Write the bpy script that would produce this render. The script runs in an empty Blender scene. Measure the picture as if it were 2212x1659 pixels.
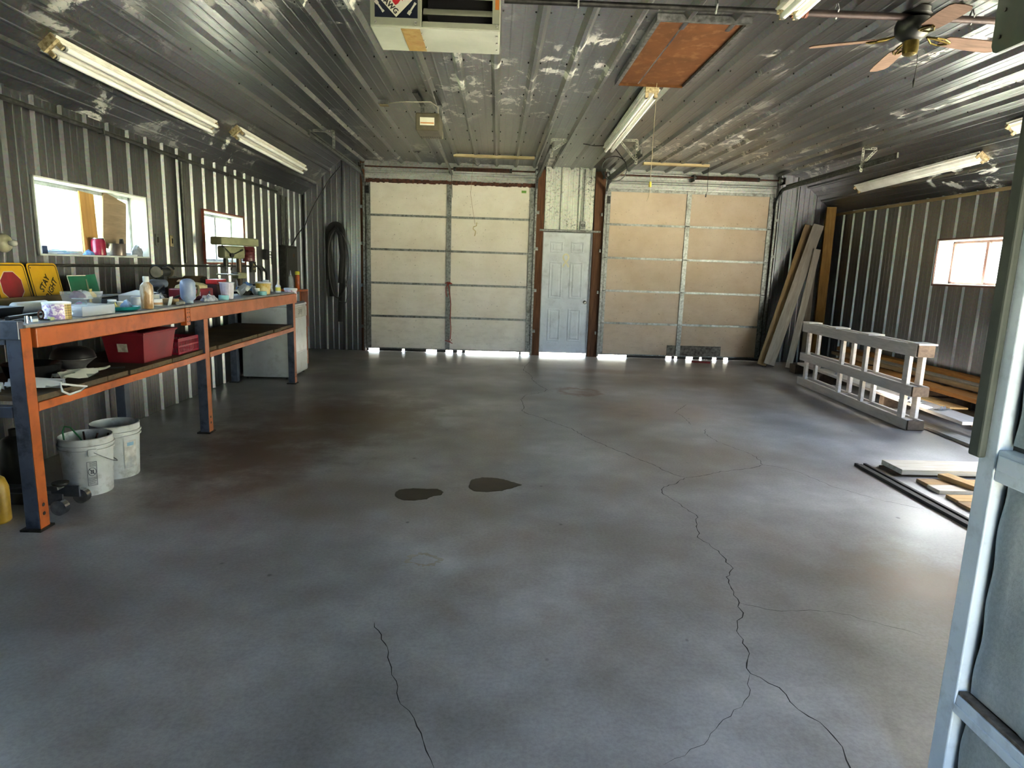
import bpy, math, random
from mathutils import Vector, Matrix, Euler
random.seed(11)
scene = bpy.context.scene
COL = scene.collection

# ------------------------------------------------------------------ camera
FPX, YAW, PITCH, ROLL = 1392.755, 0.0282281, 0.1786678, 0.0317488
_cy, _sy, _cp, _sp = math.cos(YAW), math.sin(YAW), math.cos(PITCH), math.sin(PITCH)
_fwd = Vector((_sy * _cp, _cy * _cp, -_sp))
_right = Vector((_cy, -_sy, 0))
_up = _right.cross(_fwd)
_c, _s = math.cos(ROLL), math.sin(ROLL)
_r2 = _c * _right + _s * _up
_u2 = -_s * _right + _c * _up
cam_data = bpy.data.cameras.new('camera')
cam_data.sensor_width = 36.0
cam_data.lens = 36.0 * FPX / 2212.0
cam_data.clip_start = 0.02
cam_data.clip_end = 400
cam = bpy.data.objects.new('camera', cam_data)
COL.objects.link(cam)
cam.matrix_world = Matrix(((_r2.x, _u2.x, -_fwd.x, 0), (_r2.y, _u2.y, -_fwd.y, 0), (_r2.z, _u2.z, -_fwd.z, 1.5), (0, 0, 0, 1)))
scene.camera = cam

# ------------------------------------------------------------------ sky, sun, exposure
SUN_DIR = Vector((0.80, 0.50, 1.0)).normalized()          # towards the sun: beyond the right-hand wall
world = bpy.data.worlds.new('sky')
scene.world = world
world.use_nodes = True
wn = world.node_tree
wn.nodes.clear()
sky = wn.nodes.new('ShaderNodeTexSky')
sky.sky_type = 'NISHITA'
sky.sun_disc = False
sky.sun_elevation = math.asin(SUN_DIR.z)
sky.sun_rotation = math.atan2(SUN_DIR.x, SUN_DIR.y)
sky.air_density = 1.0
sky.dust_density = 2.0
sky.ozone_density = 1.0
bg = wn.nodes.new('ShaderNodeBackground')
bg.inputs['Strength'].default_value = 0.26
wo = wn.nodes.new('ShaderNodeOutputWorld')
hs = wn.nodes.new('ShaderNodeHueSaturation')           # a thin summer haze takes some blue out of the sky
hs.inputs['Saturation'].default_value = 0.95
wn.links.new(sky.outputs[0], hs.inputs['Color'])
wn.links.new(hs.outputs[0], bg.inputs[0])
wn.links.new(bg.outputs[0], wo.inputs[0])
sun_data = bpy.data.lights.new('sun', 'SUN')
sun_data.energy = 25.0
sun_data.angle = math.radians(0.6)
sun_data.color = (1.0, 0.96, 0.90)
sun = bpy.data.objects.new('sun', sun_data)
COL.objects.link(sun)
sun.location = (20, 18, 30)
sun.rotation_euler = SUN_DIR.to_track_quat('Z', 'Y').to_euler()

vs = scene.view_settings
scene.display_settings.display_device = 'sRGB'
vs.view_transform = 'Standard'
vs.look = 'None'
vs.gamma = 1.0
vs.use_curve_mapping = False
vs.exposure = 4.35
cy = scene.cycles
cy.use_denoising = True
cy.denoiser = 'OPENIMAGEDENOISE'
cy.max_bounces = 6
cy.diffuse_bounces = 4
cy.glossy_bounces = 3
cy.transmission_bounces = 6
cy.transparent_max_bounces = 10
cy.sample_clamp_indirect = 6.0
cy.caustics_reflective = False
cy.caustics_refractive = False
cy.use_adaptive_sampling = True
cy.adaptive_threshold = 0.1

def portal(loc, direction, sx, sy):                        # guides sampling of the daylight through an opening
    return
    d = bpy.data.lights.new('daylight_portal', 'AREA')
    d.shape = 'RECTANGLE'
    d.size, d.size_y = sx, sy
    d.cycles.is_portal = True
    o = bpy.data.objects.new('daylight_portal', d)
    COL.objects.link(o)
    o.location = loc
    o.rotation_euler = (-Vector(direction)).to_track_quat('Z', 'Y').to_euler()

# ------------------------------------------------------------------ helpers
def lin(c):
    if isinstance(c, str):
        c = tuple(int(c[i:i + 2], 16) / 255 for i in (0, 2, 4))
    return tuple(x / 12.92 if x <= 0.04045 else ((x + 0.055) / 1.055) ** 2.4 for x in c)

class MB:
    """collects geometry for one mesh object"""
    def __init__(s):
        s.v, s.f, s.mi = [], [], []
        s.m = 0
    def add(s, vs_, fs_):
        b = len(s.v)
        s.v += [Vector(v) for v in vs_]
        for f in fs_:
            s.f.append(tuple(i + b for i in f))
            s.mi.append(s.m)
        return s
    def box(s, x0, x1, y0, y1, z0, z1):
        if x0 > x1: x0, x1 = x1, x0
        if y0 > y1: y0, y1 = y1, y0
        if z0 > z1: z0, z1 = z1, z0
        return s.add([(x0, y0, z0), (x1, y0, z0), (x1, y1, z0), (x0, y1, z0), (x0, y0, z1), (x1, y0, z1), (x1, y1, z1), (x0, y1, z1)],
                     [(0, 3, 2, 1), (4, 5, 6, 7), (0, 1, 5, 4), (1, 2, 6, 5), (2, 3, 7, 6), (3, 0, 4, 7)])
    def cbox(s, c, size, rot=None):
        hx, hy, hz = size[0] / 2, size[1] / 2, size[2] / 2
        m = MB().box(-hx, hx, -hy, hy, -hz, hz)
        R = Euler(rot).to_matrix() if rot is not None else Matrix.Identity(3)
        return s.add([Vector(c) + R @ v for v in m.v], m.f)
    def bar(s, p, q, w, h, up=(0, 0, 1)):
        p, q = Vector(p), Vector(q)
        d = (q - p)
        L = d.length
        d.normalize()
        side = d.cross(Vector(up))
        if side.length < 1e-4: side = d.cross(Vector((1, 0, 0)))
        side.normalize()
        u = side.cross(d)
        vs_ = []
        for e in (p, q):
            for a, b in ((-1, -1), (1, -1), (1, 1), (-1, 1)):
                vs_.append(e + side * a * w / 2 + u * b * h / 2)
        return s.add(vs_, [(0, 1, 2, 3), (7, 6, 5, 4), (0, 4, 5, 1), (1, 5, 6, 2), (2, 6, 7, 3), (3, 7, 4, 0)])
    def cyl(s, p, q, r1, r2=None, n=16, cap=True):
        r2 = r1 if r2 is None else r2
        return s.rings([p, q], [r1, r2], n, cap)
    def rings(s, pts, rad, n=12, cap=True, close=False):
        pts = [Vector(p) for p in pts]
        if not isinstance(rad, (list, tuple)): rad = [rad] * len(pts)
        k = len(pts)
        b = len(s.v)
        prev = None
        for i, p in enumerate(pts):
            a = pts[max(i - 1, 0)] if not close else pts[i - 1]
            c = pts[min(i + 1, k - 1)] if not close else pts[(i + 1) % k]
            d = (c - a).normalized() if (c - a).length > 1e-9 else Vector((0, 0, 1))
            if prev is None:
                u = d.cross(Vector((0, 0, 1)))
                if u.length < 1e-3: u = Vector((1, 0, 0))
            else:
                u = prev - d * prev.dot(d)
            u.normalize()
            prev = u
            w = d.cross(u)
            for j in range(n):
                t = 2 * math.pi * j / n
                s.v.append(p + (u * math.cos(t) + w * math.sin(t)) * rad[i])
        m = k if close else k - 1
        for i in range(m):
            for j in range(n):
                i2 = (i + 1) % k
                s.f.append((b + i * n + j, b + i * n + (j + 1) % n, b + i2 * n + (j + 1) % n, b + i2 * n + j))
                s.mi.append(s.m)
        if cap and not close:
            s.f.append(tuple(b + j for j in reversed(range(n))))
            s.f.append(tuple(b + (k - 1) * n + j for j in range(n)))
            s.mi += [s.m, s.m]
        return s
    def lathe(s, prof, c=(0, 0, 0), n=24, sx=1.0, sy=1.0, cap0=True, cap1=True):
        b = len(s.v)
        for r, z in prof:
            for j in range(n):
                t = 2 * math.pi * j / n
                s.v.append(Vector((c[0] + r * sx * math.cos(t), c[1] + r * sy * math.sin(t), c[2] + z)))
        k = len(prof)
        for i in range(k - 1):
            for j in range(n):
                s.f.append((b + i * n + j, b + i * n + (j + 1) % n, b + (i + 1) * n + (j + 1) % n, b + (i + 1) * n + j))
                s.mi.append(s.m)
        if cap0:
            s.f.append(tuple(b + j for j in reversed(range(n)))); s.mi.append(s.m)
        if cap1:
            s.f.append(tuple(b + (k - 1) * n + j for j in range(n))); s.mi.append(s.m)
        return s
    def prism(s, poly, o, ux, uy, un, depth):
        """polygon in the plane (ux, uy) at o, extruded along un"""
        o, ux, uy, un = Vector(o), Vector(ux), Vector(uy), Vector(un)
        n = len(poly)
        a = [o + ux * p[0] + uy * p[1] for p in poly]
        b_ = [p + un * depth for p in a]
        return s.add(a + b_, [tuple(reversed(range(n))), tuple(range(n, 2 * n))] + [(i, (i + 1) % n, n + (i + 1) % n, n + i) for i in range(n)])
    def xf(s, M):
        s.v = [M @ v for v in s.v]
        return s
    def bounds(s):
        return ([min(v[i] for v in s.v) for i in range(3)], [max(v[i] for v in s.v) for i in range(3)])
    def build(s, name, mat, parent=None, bevel=0.0, smooth=False, world_space=True, seg=2, fixn=False):
        vs_ = s.v
        loc = Vector((0, 0, 0))
        if parent is None:
            lo, hi = s.bounds()
            loc = Vector(((lo[0] + hi[0]) / 2, (lo[1] + hi[1]) / 2, lo[2]))
            vs_ = [v - loc for v in vs_]
        elif world_space:
            off = Vector((0, 0, 0)); p = parent
            while p is not None:
                off += p.location; p = p.parent
            vs_ = [v - off for v in vs_]
        me = bpy.data.meshes.new(name)
        me.from_pydata([tuple(v) for v in vs_], [], s.f)
        mats = mat if isinstance(mat, (list, tuple)) else [mat]
        for m in mats: me.materials.append(m)
        if len(mats) > 1: me.polygons.foreach_set('material_index', s.mi)
        if smooth: me.polygons.foreach_set('use_smooth', [True] * len(me.polygons))
        me.update()
        if fixn:
            import bmesh
            bm_ = bmesh.new(); bm_.from_mesh(me); bmesh.ops.recalc_face_normals(bm_, faces=bm_.faces); bm_.to_mesh(me); bm_.free()
        o = bpy.data.objects.new(name, me)
        COL.objects.link(o)
        o.location = loc
        o.parent = parent
        if bevel > 0:
            md = o.modifiers.new('bevel', 'BEVEL')
            md.width = bevel; md.segments = seg; md.limit_method = 'ANGLE'; md.angle_limit = math.radians(40)
        if smooth and bevel == 0:
            try: me.set_sharp_from_angle(angle=math.radians(42))
            except Exception: pass
        return o

def empty(name, loc=(0, 0, 0), rot=None, parent=None):
    o = bpy.data.objects.new(name, None)
    COL.objects.link(o)
    o.empty_display_size = 0.1
    o.location = loc
    if rot is not None: o.rotation_euler = rot
    o.parent = parent
    return o
def tag(o, label, cat=None, group=None, kind=None):
    o['label'] = label
    if cat: o['category'] = cat
    if group: o['group'] = group
    if kind: o['kind'] = kind
    return o
def structure(o, label=None):
    o['kind'] = 'structure'
    if label: o['label'] = label
    return o
def dup_tree(o, parent=None):
    c = o.copy(); COL.objects.link(c); c.parent = parent
    for ch in list(o.children): dup_tree(ch, c)
    return c
def beam_obj(name, p, q, w, t, mat, roll=0.0, parent=None, bevel=0.004, ends=None):
    """a board of width w and thickness t from p to q; local X runs along it"""
    p, q = Vector(p), Vector(q)
    d = q - p; L = d.length; d.normalize()
    side = Vector((0, 0, 1)).cross(d)
    if side.length < 1e-4: side = Vector((0, 1, 0))
    side.normalize()
    up = d.cross(side)
    M = Matrix((d, side, up)).transposed().to_4x4() @ Matrix.Rotation(roll, 4, 'X')
    M.translation = (p + q) / 2
    mb = MB().box(-L / 2, L / 2, -w / 2, w / 2, -t / 2, t / 2)
    me_o = mb.build(name, mat, parent=None, bevel=bevel)
    me = me_o.data
    for v in me.vertices: v.co.z -= t / 2          # undo the base origin: keep the origin in the middle
    me_o.parent = parent
    if parent is not None:
        off = Vector((0, 0, 0)); pp = parent
        while pp is not None: off += pp.location; pp = pp.parent
        M.translation = M.translation - off
    me_o.matrix_local = M
    return me_o
def roll_to_camera(p, q):
    """roll that turns a leaning board's wide face towards the middle of the room"""
    p, q = Vector(p), Vector(q)
    d = (q - p).normalized(); side = Vector((0, 0, 1)).cross(d).normalized(); up = d.cross(side)
    n = Vector((1.5, 2.0, 1.2)) - (p + q) / 2
    n = (n - d * n.dot(d)).normalized()
    return math.atan2(-n.dot(side), n.dot(up))
def text_obj(name, body, size, mat, loc, ux, uy, parent=None, extrude=0.0006, shear=0.0, align='CENTER', bold=0.0, sx=1.0):
    """flat lettering: ux is the reading direction, uy the upward direction"""
    cu = bpy.data.curves.new(name, 'FONT')
    cu.body = body; cu.size = size; cu.extrude = extrude; cu.align_x = align; cu.align_y = 'CENTER'; cu.offset = bold; cu.shear = shear
    cu.resolution_u = 2
    tmp = bpy.data.objects.new(name, cu); COL.objects.link(tmp)
    dg = bpy.context.evaluated_depsgraph_get()
    me = bpy.data.meshes.new_from_object(tmp.evaluated_get(dg))
    bpy.data.objects.remove(tmp)
    ux, uy = Vector(ux).normalized(), Vector(uy).normalized()
    n = ux.cross(uy)
    M = Matrix((ux * sx, uy, n)).transposed()
    off = Vector((0, 0, 0)); pp = parent
    while pp is not None: off += pp.location; pp = pp.parent
    for v in me.vertices: v.co = M @ v.co + Vector(loc) - off
    me.materials.clear(); me.materials.append(mat)
    o = bpy.data.objects.new(name, me); COL.objects.link(o); o.parent = parent
    return o

# ------------------------------------------------------------------ materials
def nodes_of(name):
    m = bpy.data.materials.new(name)
    m.use_nodes = True
    nt = m.node_tree
    nt.nodes.clear()
    out = nt.nodes.new('ShaderNodeOutputMaterial')
    bs = nt.nodes.new('ShaderNodeBsdfPrincipled')
    nt.links.new(bs.outputs[0], out.inputs[0])
    return m, nt, bs, out
def N(nt, typ, **kw):
    n = nt.nodes.new('ShaderNode' + typ)
    for k, v in kw.items():
        if k.startswith('i_'):
            key = k[2:]
            n.inputs[int(key) if key.isdigit() else key.replace('_', ' ')].default_value = v
        else: setattr(n, k, v)
    return n
def coords(nt, scale=(1, 1, 1), world=False, loc=(0, 0, 0), rot=(0, 0, 0)):
    mp = N(nt, 'Mapping')
    mp.inputs['Scale'].default_value = scale
    mp.inputs['Location'].default_value = loc
    mp.inputs['Rotation'].default_value = rot
    if world:
        g = N(nt, 'NewGeometry'); nt.links.new(g.outputs['Position'], mp.inputs[0])
    else:
        t = N(nt, 'TexCoord'); nt.links.new(t.outputs['Object'], mp.inputs[0])
    return mp.outputs[0]
def ramp(nt, src, stops):
    r = N(nt, 'ValToRGB')
    el = r.color_ramp.elements
    while len(el) < len(stops): el.new(0.5)
    for e, (p, c) in zip(el, stops):
        e.position = p
        c = c if isinstance(c, (tuple, list)) else (c, c, c)
        e.color = (*c[:3], 1)
    nt.links.new(src, r.inputs[0])
    return r.outputs[0]
def noise(nt, vec, scale, detail=4, rough=0.55, dist=0.0):
    n = N(nt, 'TexNoise'); n.inputs['Scale'].default_value = scale; n.inputs['Detail'].default_value = detail
    n.inputs['Roughness'].default_value = rough; n.inputs['Distortion'].default_value = dist
    nt.links.new(vec, n.inputs['Vector'])
    return n.outputs['Fac']
def mix(nt, fac, a, b, mode='MIX'):
    m = N(nt, 'Mix', data_type='RGBA', blend_type=mode)
    for key, val in (('Factor_Float', fac), ('A_Color', a), ('B_Color', b)):
        sock = [s for s in m.inputs if s.identifier == key][0]
        if isinstance(val, (int, float)): sock.default_value = val
        elif isinstance(val, (tuple, list)): sock.default_value = (*val[:3], 1)
        else: nt.links.new(val, sock)
    return [s for s in m.outputs if s.identifier == 'Result_Color'][0]
def mth(nt, op, a, b=None, clamp=False):
    m = N(nt, 'Math', operation=op); m.use_clamp = clamp
    for i, v in enumerate((a, b)):
        if v is None: continue
        if isinstance(v, (int, float)): m.inputs[i].default_value = v
        else: nt.links.new(v, m.inputs[i])
    return m.outputs[0]
def bump(nt, bs, h, strength=0.3, dist=0.01):
    b = N(nt, 'Bump'); b.inputs['Strength'].default_value = strength; b.inputs['Distance'].default_value = dist
    nt.links.new(h, b.inputs['Height']); nt.links.new(b.outputs[0], bs.inputs['Normal'])

def mat(name, c1, c2=None, rough=0.55, metal=0.0, scale=12.0, stretch=(1, 1, 1), bmp=0.0, spec=0.5, lo=0.35, hi=0.65, detail=4, dirt=None, dirt_amt=0.5, dirt_scale=7.0):
    m, nt, bs, out = nodes_of(name)
    c1 = lin(c1)
    c2 = lin(c2) if c2 is not None else tuple(x * 0.86 for x in c1)
    v = coords(nt, stretch)
    f = noise(nt, v, scale, detail)
    col = ramp(nt, f, [(lo, c2), (hi, c1)])
    if dirt is not None:
        d = noise(nt, coords(nt), dirt_scale, 6, 0.65)
        col = mix(nt, ramp(nt, d, [(0.52, 0.0), (0.68, dirt_amt)]), col, lin(dirt))
    nt.links.new(col, bs.inputs['Base Color'])
    bs.inputs['Roughness'].default_value = rough
    bs.inputs['Metallic'].default_value = metal
    bs.inputs['Specular IOR Level'].default_value = spec
    if bmp: bump(nt, bs, f, bmp)
    return m
def wood(name, light, dark, rough=0.75, stretch=(1.2, 14, 14), scale=3.0, grey=None, grey_amt=0.0):
    m, nt, bs, out = nodes_of(name)
    v = coords(nt, stretch)
    f = noise(nt, v, scale, 6, 0.6, 0.6)
    f2 = noise(nt, coords(nt, (0.6, 3, 3)), 2.2, 3)
    col = ramp(nt, f, [(0.28, lin(dark)), (0.5, tuple((a + b) / 2 for a, b in zip(lin(dark), lin(light)))), (0.72, lin(light))])
    if grey: col = mix(nt, ramp(nt, f2, [(0.4, 0.0), (0.62, grey_amt)]), col, lin(grey))
    oi = N(nt, 'ObjectInfo')
    hv = N(nt, 'HueSaturation')
    rv = N(nt, 'MapRange'); rv.inputs['To Min'].default_value = 0.78; rv.inputs['To Max'].default_value = 1.15
    nt.links.new(oi.outputs['Random'], rv.inputs[0]); nt.links.new(rv.outputs[0], hv.inputs['Value']); nt.links.new(col, hv.inputs['Color'])
    nt.links.new(hv.outputs[0], bs.inputs['Base Color'])
    bs.inputs['Roughness'].default_value = rough
    bs.inputs['Specular IOR Level'].default_value = 0.25
    bump(nt, bs, f, 0.35, 0.004)
    return m
def clear(name, tint, alpha=0.55, rough=0.15):
    """thin see-through plastic: part transparent, part glossy skin"""
    m, nt, bs, out = nodes_of(name)
    bs.inputs['Base Color'].default_value = (*lin(tint), 1)
    bs.inputs['Roughness'].default_value = rough
    tr = N(nt, 'BsdfTransparent'); ms = N(nt, 'MixShader')
    ms.inputs[0].default_value = alpha
    nt.links.new(tr.outputs[0], ms.inputs[1]); nt.links.new(bs.outputs[0], ms.inputs[2]); nt.links.new(ms.outputs[0], out.inputs[0])
    return m

# ------------------------------------------------------------------ materials of the building
XL, XR, YB, YF, ZC, ZW = -3.29, 5.72, 11.228, -0.30, 3.18, 2.58
BL, BR = -2.62, 5.02                                       # where the slanted sheets meet the flat ceiling

def galvanised(name, base, dark, flake=0.0, rough=0.36, mould=0.0, tint=None, along=(1, 1, 1)):
    m, nt, bs, out = nodes_of(name)
    v = coords(nt, (1, 1, 1), world=True)
    sp = N(nt, 'TexVoronoi'); sp.inputs['Scale'].default_value = 55; nt.links.new(v, sp.inputs['Vector'])
    big = noise(nt, v, 0.9, 4, 0.6)
    st = noise(nt, coords(nt, along, world=True), 5.0, 5, 0.65)
    col = ramp(nt, st, [(0.3, lin(dark)), (0.7, lin(base))])
    col = mix(nt, 0.16, col, sp.outputs['Color'], 'SOFT_LIGHT')
    col = mix(nt, ramp(nt, big, [(0.42, 0.0), (0.7, 0.35)]), col, lin(dark))
    met = 1.0
    rg = mth(nt, 'MULTIPLY_ADD', st, 0.12)
    nt.nodes[-1].inputs[2].default_value = rough - 0.06
    if flake:
        area = noise(nt, coords(nt, (0.7, 0.28, 1), world=True, loc=(3.1, 1.7, 0)), 1.3, 2)
        fl = noise(nt, coords(nt, (1, 0.55, 1), world=True), 5.5, 8, 0.72, 0.5)
        area = ramp(nt, area, [(0.49, 0.0), (0.60, 1.0)])
        fl = ramp(nt, fl, [(0.54, 0.0), (0.58, 1.0)])
        k = mth(nt, 'MULTIPLY', mth(nt, 'MULTIPLY', area, fl), flake)
        col = mix(nt, k, col, lin('ecebe0'))
        inv = mth(nt, 'SUBTRACT', 1.0, mth(nt, 'MULTIPLY', k, 0.9))
        nt.links.new(inv, bs.inputs['Metallic'])
        rg = mth(nt, 'ADD', rg, mth(nt, 'MULTIPLY', k, 0.3))
    elif mould:
        ms_ = noise(nt, v, 26, 6, 0.7)
        mb_ = noise(nt, v, 2.2, 3)
        k = mth(nt, 'MULTIPLY', ramp(nt, ms_, [(0.52, 0.0), (0.60, 1.0)]), ramp(nt, mb_, [(0.38, 0.1), (0.62, mould)]))
        col = mix(nt, k, col, lin('20241c'))
        bs.inputs['Metallic'].default_value = 0.35
    else:
        bs.inputs['Metallic'].default_value = met
    if tint: col = mix(nt, 0.5, col, lin(tint), 'MULTIPLY')
    nt.links.new(col, bs.inputs['Base Color'])
    nt.links.new(rg, bs.inputs['Roughness'])
    bump(nt, bs, st, 0.02, 0.004)
    return m
M_WALL = galvanised('galvanised_wall_sheet', '87888a', '717273', rough=0.31, along=(1, 1, 0.15))
M_CEIL = galvanised('galvanised_ceiling_sheet', '8f908e', '767775', flake=0.7, rough=0.36, along=(1, 0.12, 1))
M_PALE = galvanised('mouldy_pale_sheet', 'cfd2c6', 'a4a79c', mould=0.9, rough=0.5, along=(1, 1, 0.2))
M_HEAD = galvanised('header_sheet', 'b8bab6', '84867f', mould=0.35, rough=0.42, along=(0.2, 1, 1))
M_BACK = mat('dark_sheathing', '3a3a36', '2a2a27', rough=0.9)

def concrete():
    m, nt, bs, out = nodes_of('stained_concrete')
    v = coords(nt, world=True)
    n1 = noise(nt, v, 0.55, 3, 0.6)
    n2 = noise(nt, v, 3.0, 6, 0.68)
    n3 = noise(nt, v, 60, 2, 0.7)
    n4 = noise(nt, coords(nt, (1, 1, 1), world=True, loc=(7, 3, 0)), 0.8, 3, 0.62)
    col = ramp(nt, n2, [(0.3, lin('918d8b')), (0.55, lin('adaaa9')), (0.75, lin('c0bdbb'))])
    col = mix(nt, ramp(nt, n1, [(0.36, 0.75), (0.6, 0.0)]), col, lin('5b554f'))
    col = mix(nt, ramp(nt, n4, [(0.5, 0.0), (0.72, 0.5)]), col, lin('7c6650'))
    col = mix(nt, 0.35, col, ramp(nt, n3, [(0.35, 0.25), (0.62, 0.62)]), 'SOFT_LIGHT')
    sep = N(nt, 'SeparateXYZ'); nt.links.new(coords(nt, world=True), sep.inputs[0])
    dn = n2
    def blob(x, y, rx, ry, c, amt, ring=False):
        nonlocal col
        a = mth(nt, 'MULTIPLY', mth(nt, 'SUBTRACT', sep.outputs[0], x), 1 / rx)
        b = mth(nt, 'MULTIPLY', mth(nt, 'SUBTRACT', sep.outputs[1], y), 1 / ry)
        d = mth(nt, 'SQRT', mth(nt, 'ADD', mth(nt, 'MULTIPLY', a, a), mth(nt, 'MULTIPLY', b, b)))
        d = mth(nt, 'ADD', d, mth(nt, 'MULTIPLY', mth(nt, 'SUBTRACT', dn, 0.5), 1.5))
        f = ramp(nt, d, [(0.3, 0.0), (0.55, amt), (0.75, 0.0)] if ring else [(0.25, amt), (0.95, 0.0)])
        col = mix(nt, f, col, lin(c))
    blob(1.06, 7.9, 0.42, 0.42, '6a4526', 0.8, True)
    blob(1.1, 7.85, 0.2, 0.2, '7a5230', 0.6)
    blob(-1.5, 6.3, 1.2, 1.4, '5a3d22', 0.8)  # brown stain, deepened with the bench's shade put into the colour
    blob(-1.9, 4.9, 0.9, 1.2, '503722', 0.75)  # stain beside the bench, with its shade painted in too
    blob(2.25, 2.95, 0.6, 0.55, '6e5136', 0.8)
    blob(1.7, 9.6, 0.9, 0.3, '7a5a3c', 0.6)
    blob(2.6, 8.7, 1.2, 0.6, '6d5a48', 0.5)
    blob(1.9, 7.0, 1.0, 0.9, 'a08a80', 0.5)
    blob(-2.3, 8.6, 0.7, 0.6, '3d352d', 0.6)
    blob(-1.7, 9.9, 0.9, 0.5, '4b4038', 0.5)
    blob(2.75, 3.8, 0.3, 0.5, 'c9c8c4', 0.35)
    blob(0.02, 4.55, 0.5, 0.45, '5d5a58', 0.45)
    blob(-0.5, 4.25, 0.4, 0.35, '64605d', 0.4)
    # small dark specks and pale scuffs
    vo = N(nt, 'TexVoronoi'); vo.inputs['Scale'].default_value = 3.2; nt.links.new(coords(nt, (1, 0.8, 1), world=True), vo.inputs['Vector'])
    sp = mth(nt, 'ADD', vo.outputs['Distance'], mth(nt, 'MULTIPLY', mth(nt, 'SUBTRACT', n2, 0.5), 0.08))
    col = mix(nt, ramp(nt, sp, [(0.02, 0.7), (0.045, 0.0)]), col, lin('3a3633'))
    nt.links.new(col, bs.inputs['Base Color'])
    r = ramp(nt, n2, [(0.3, 0.32), (0.7, 0.46)])
    nt.links.new(r, bs.inputs['Roughness'])
    bs.inputs['Specular IOR Level'].default_value = 0.55
    bump(nt, bs, n2, 0.06, 0.01)
    return m
M_CONC = concrete()
M_CRACK = mat('crack_dark', '26221f', '15120f', rough=0.95)
M_GRASS = mat('sunlit_grass', 'a8ab88', '868b66', rough=0.95, scale=1.5, spec=0.1)
M_GRAVEL = mat('pale_gravel', 'cfc6b4', 'a89f8e', rough=0.95, scale=14, spec=0.2)
M_JAMB = wood('rusty_brown_jamb_wood', '6e4a30', '43291a', stretch=(14, 14, 1.0), rough=0.7)
M_LINER = mat('pale_painted_liner', 'd9dcd6', 'b9bdb8', rough=0.5, scale=6)
M_ALU = mat('window_aluminium', 'c9ccd0', 'a2a6aa', rough=0.35, metal=0.6)
M_BRWN = mat('window_brown_frame', '5f3d34', '4a2e27', rough=0.6)
M_STEEL = mat('galvanised_hardware', '8e908d', '61635f', rough=0.42, metal=0.9, scale=30, dirt='3c352c', dirt_amt=0.6)
M_DSTEEL = mat('dark_oiled_steel', '3a3a36', '22221f', rough=0.45, metal=0.7, scale=20)
M_RUST = mat('rusty_steel', '5a3524', '32201a', rough=0.8, metal=0.3, scale=25)
M_BLACK = mat('black_plastic', '18181a', '0e0e10', rough=0.4)
M_RUBBER = mat('black_rubber', '191816', '0f0f0e', rough=0.75)

def glass(name, dirt):
    m, nt, bs, out = nodes_of(name)
    nt.nodes.remove(bs)
    tr = N(nt, 'BsdfTransparent'); gl = N(nt, 'BsdfGlossy'); tl = N(nt, 'BsdfTranslucent')
    tr.inputs[0].default_value = (0.93, 0.96, 0.95, 1)
    gl.inputs['Roughness'].default_value = 0.05
    tl.inputs[0].default_value = (0.85, 0.9, 0.88, 1)
    a = N(nt, 'MixShader'); b = N(nt, 'MixShader')
    a.inputs[0].default_value = 0.06
    d = noise(nt, coords(nt, world=True), 9, 6, 0.7)
    nt.links.new(ramp(nt, d, [(0.35, dirt * 0.3), (0.7, dirt)]), b.inputs[0])
    nt.links.new(tr.outputs[0], a.inputs[1]); nt.links.new(gl.outputs[0], a.inputs[2])
    nt.links.new(a.outputs[0], b.inputs[1]); nt.links.new(tl.outputs[0], b.inputs[2]); nt.links.new(b.outputs[0], out.inputs[0])
    return m
M_GLASS = glass('dusty_window_glass', 0.25)

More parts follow.
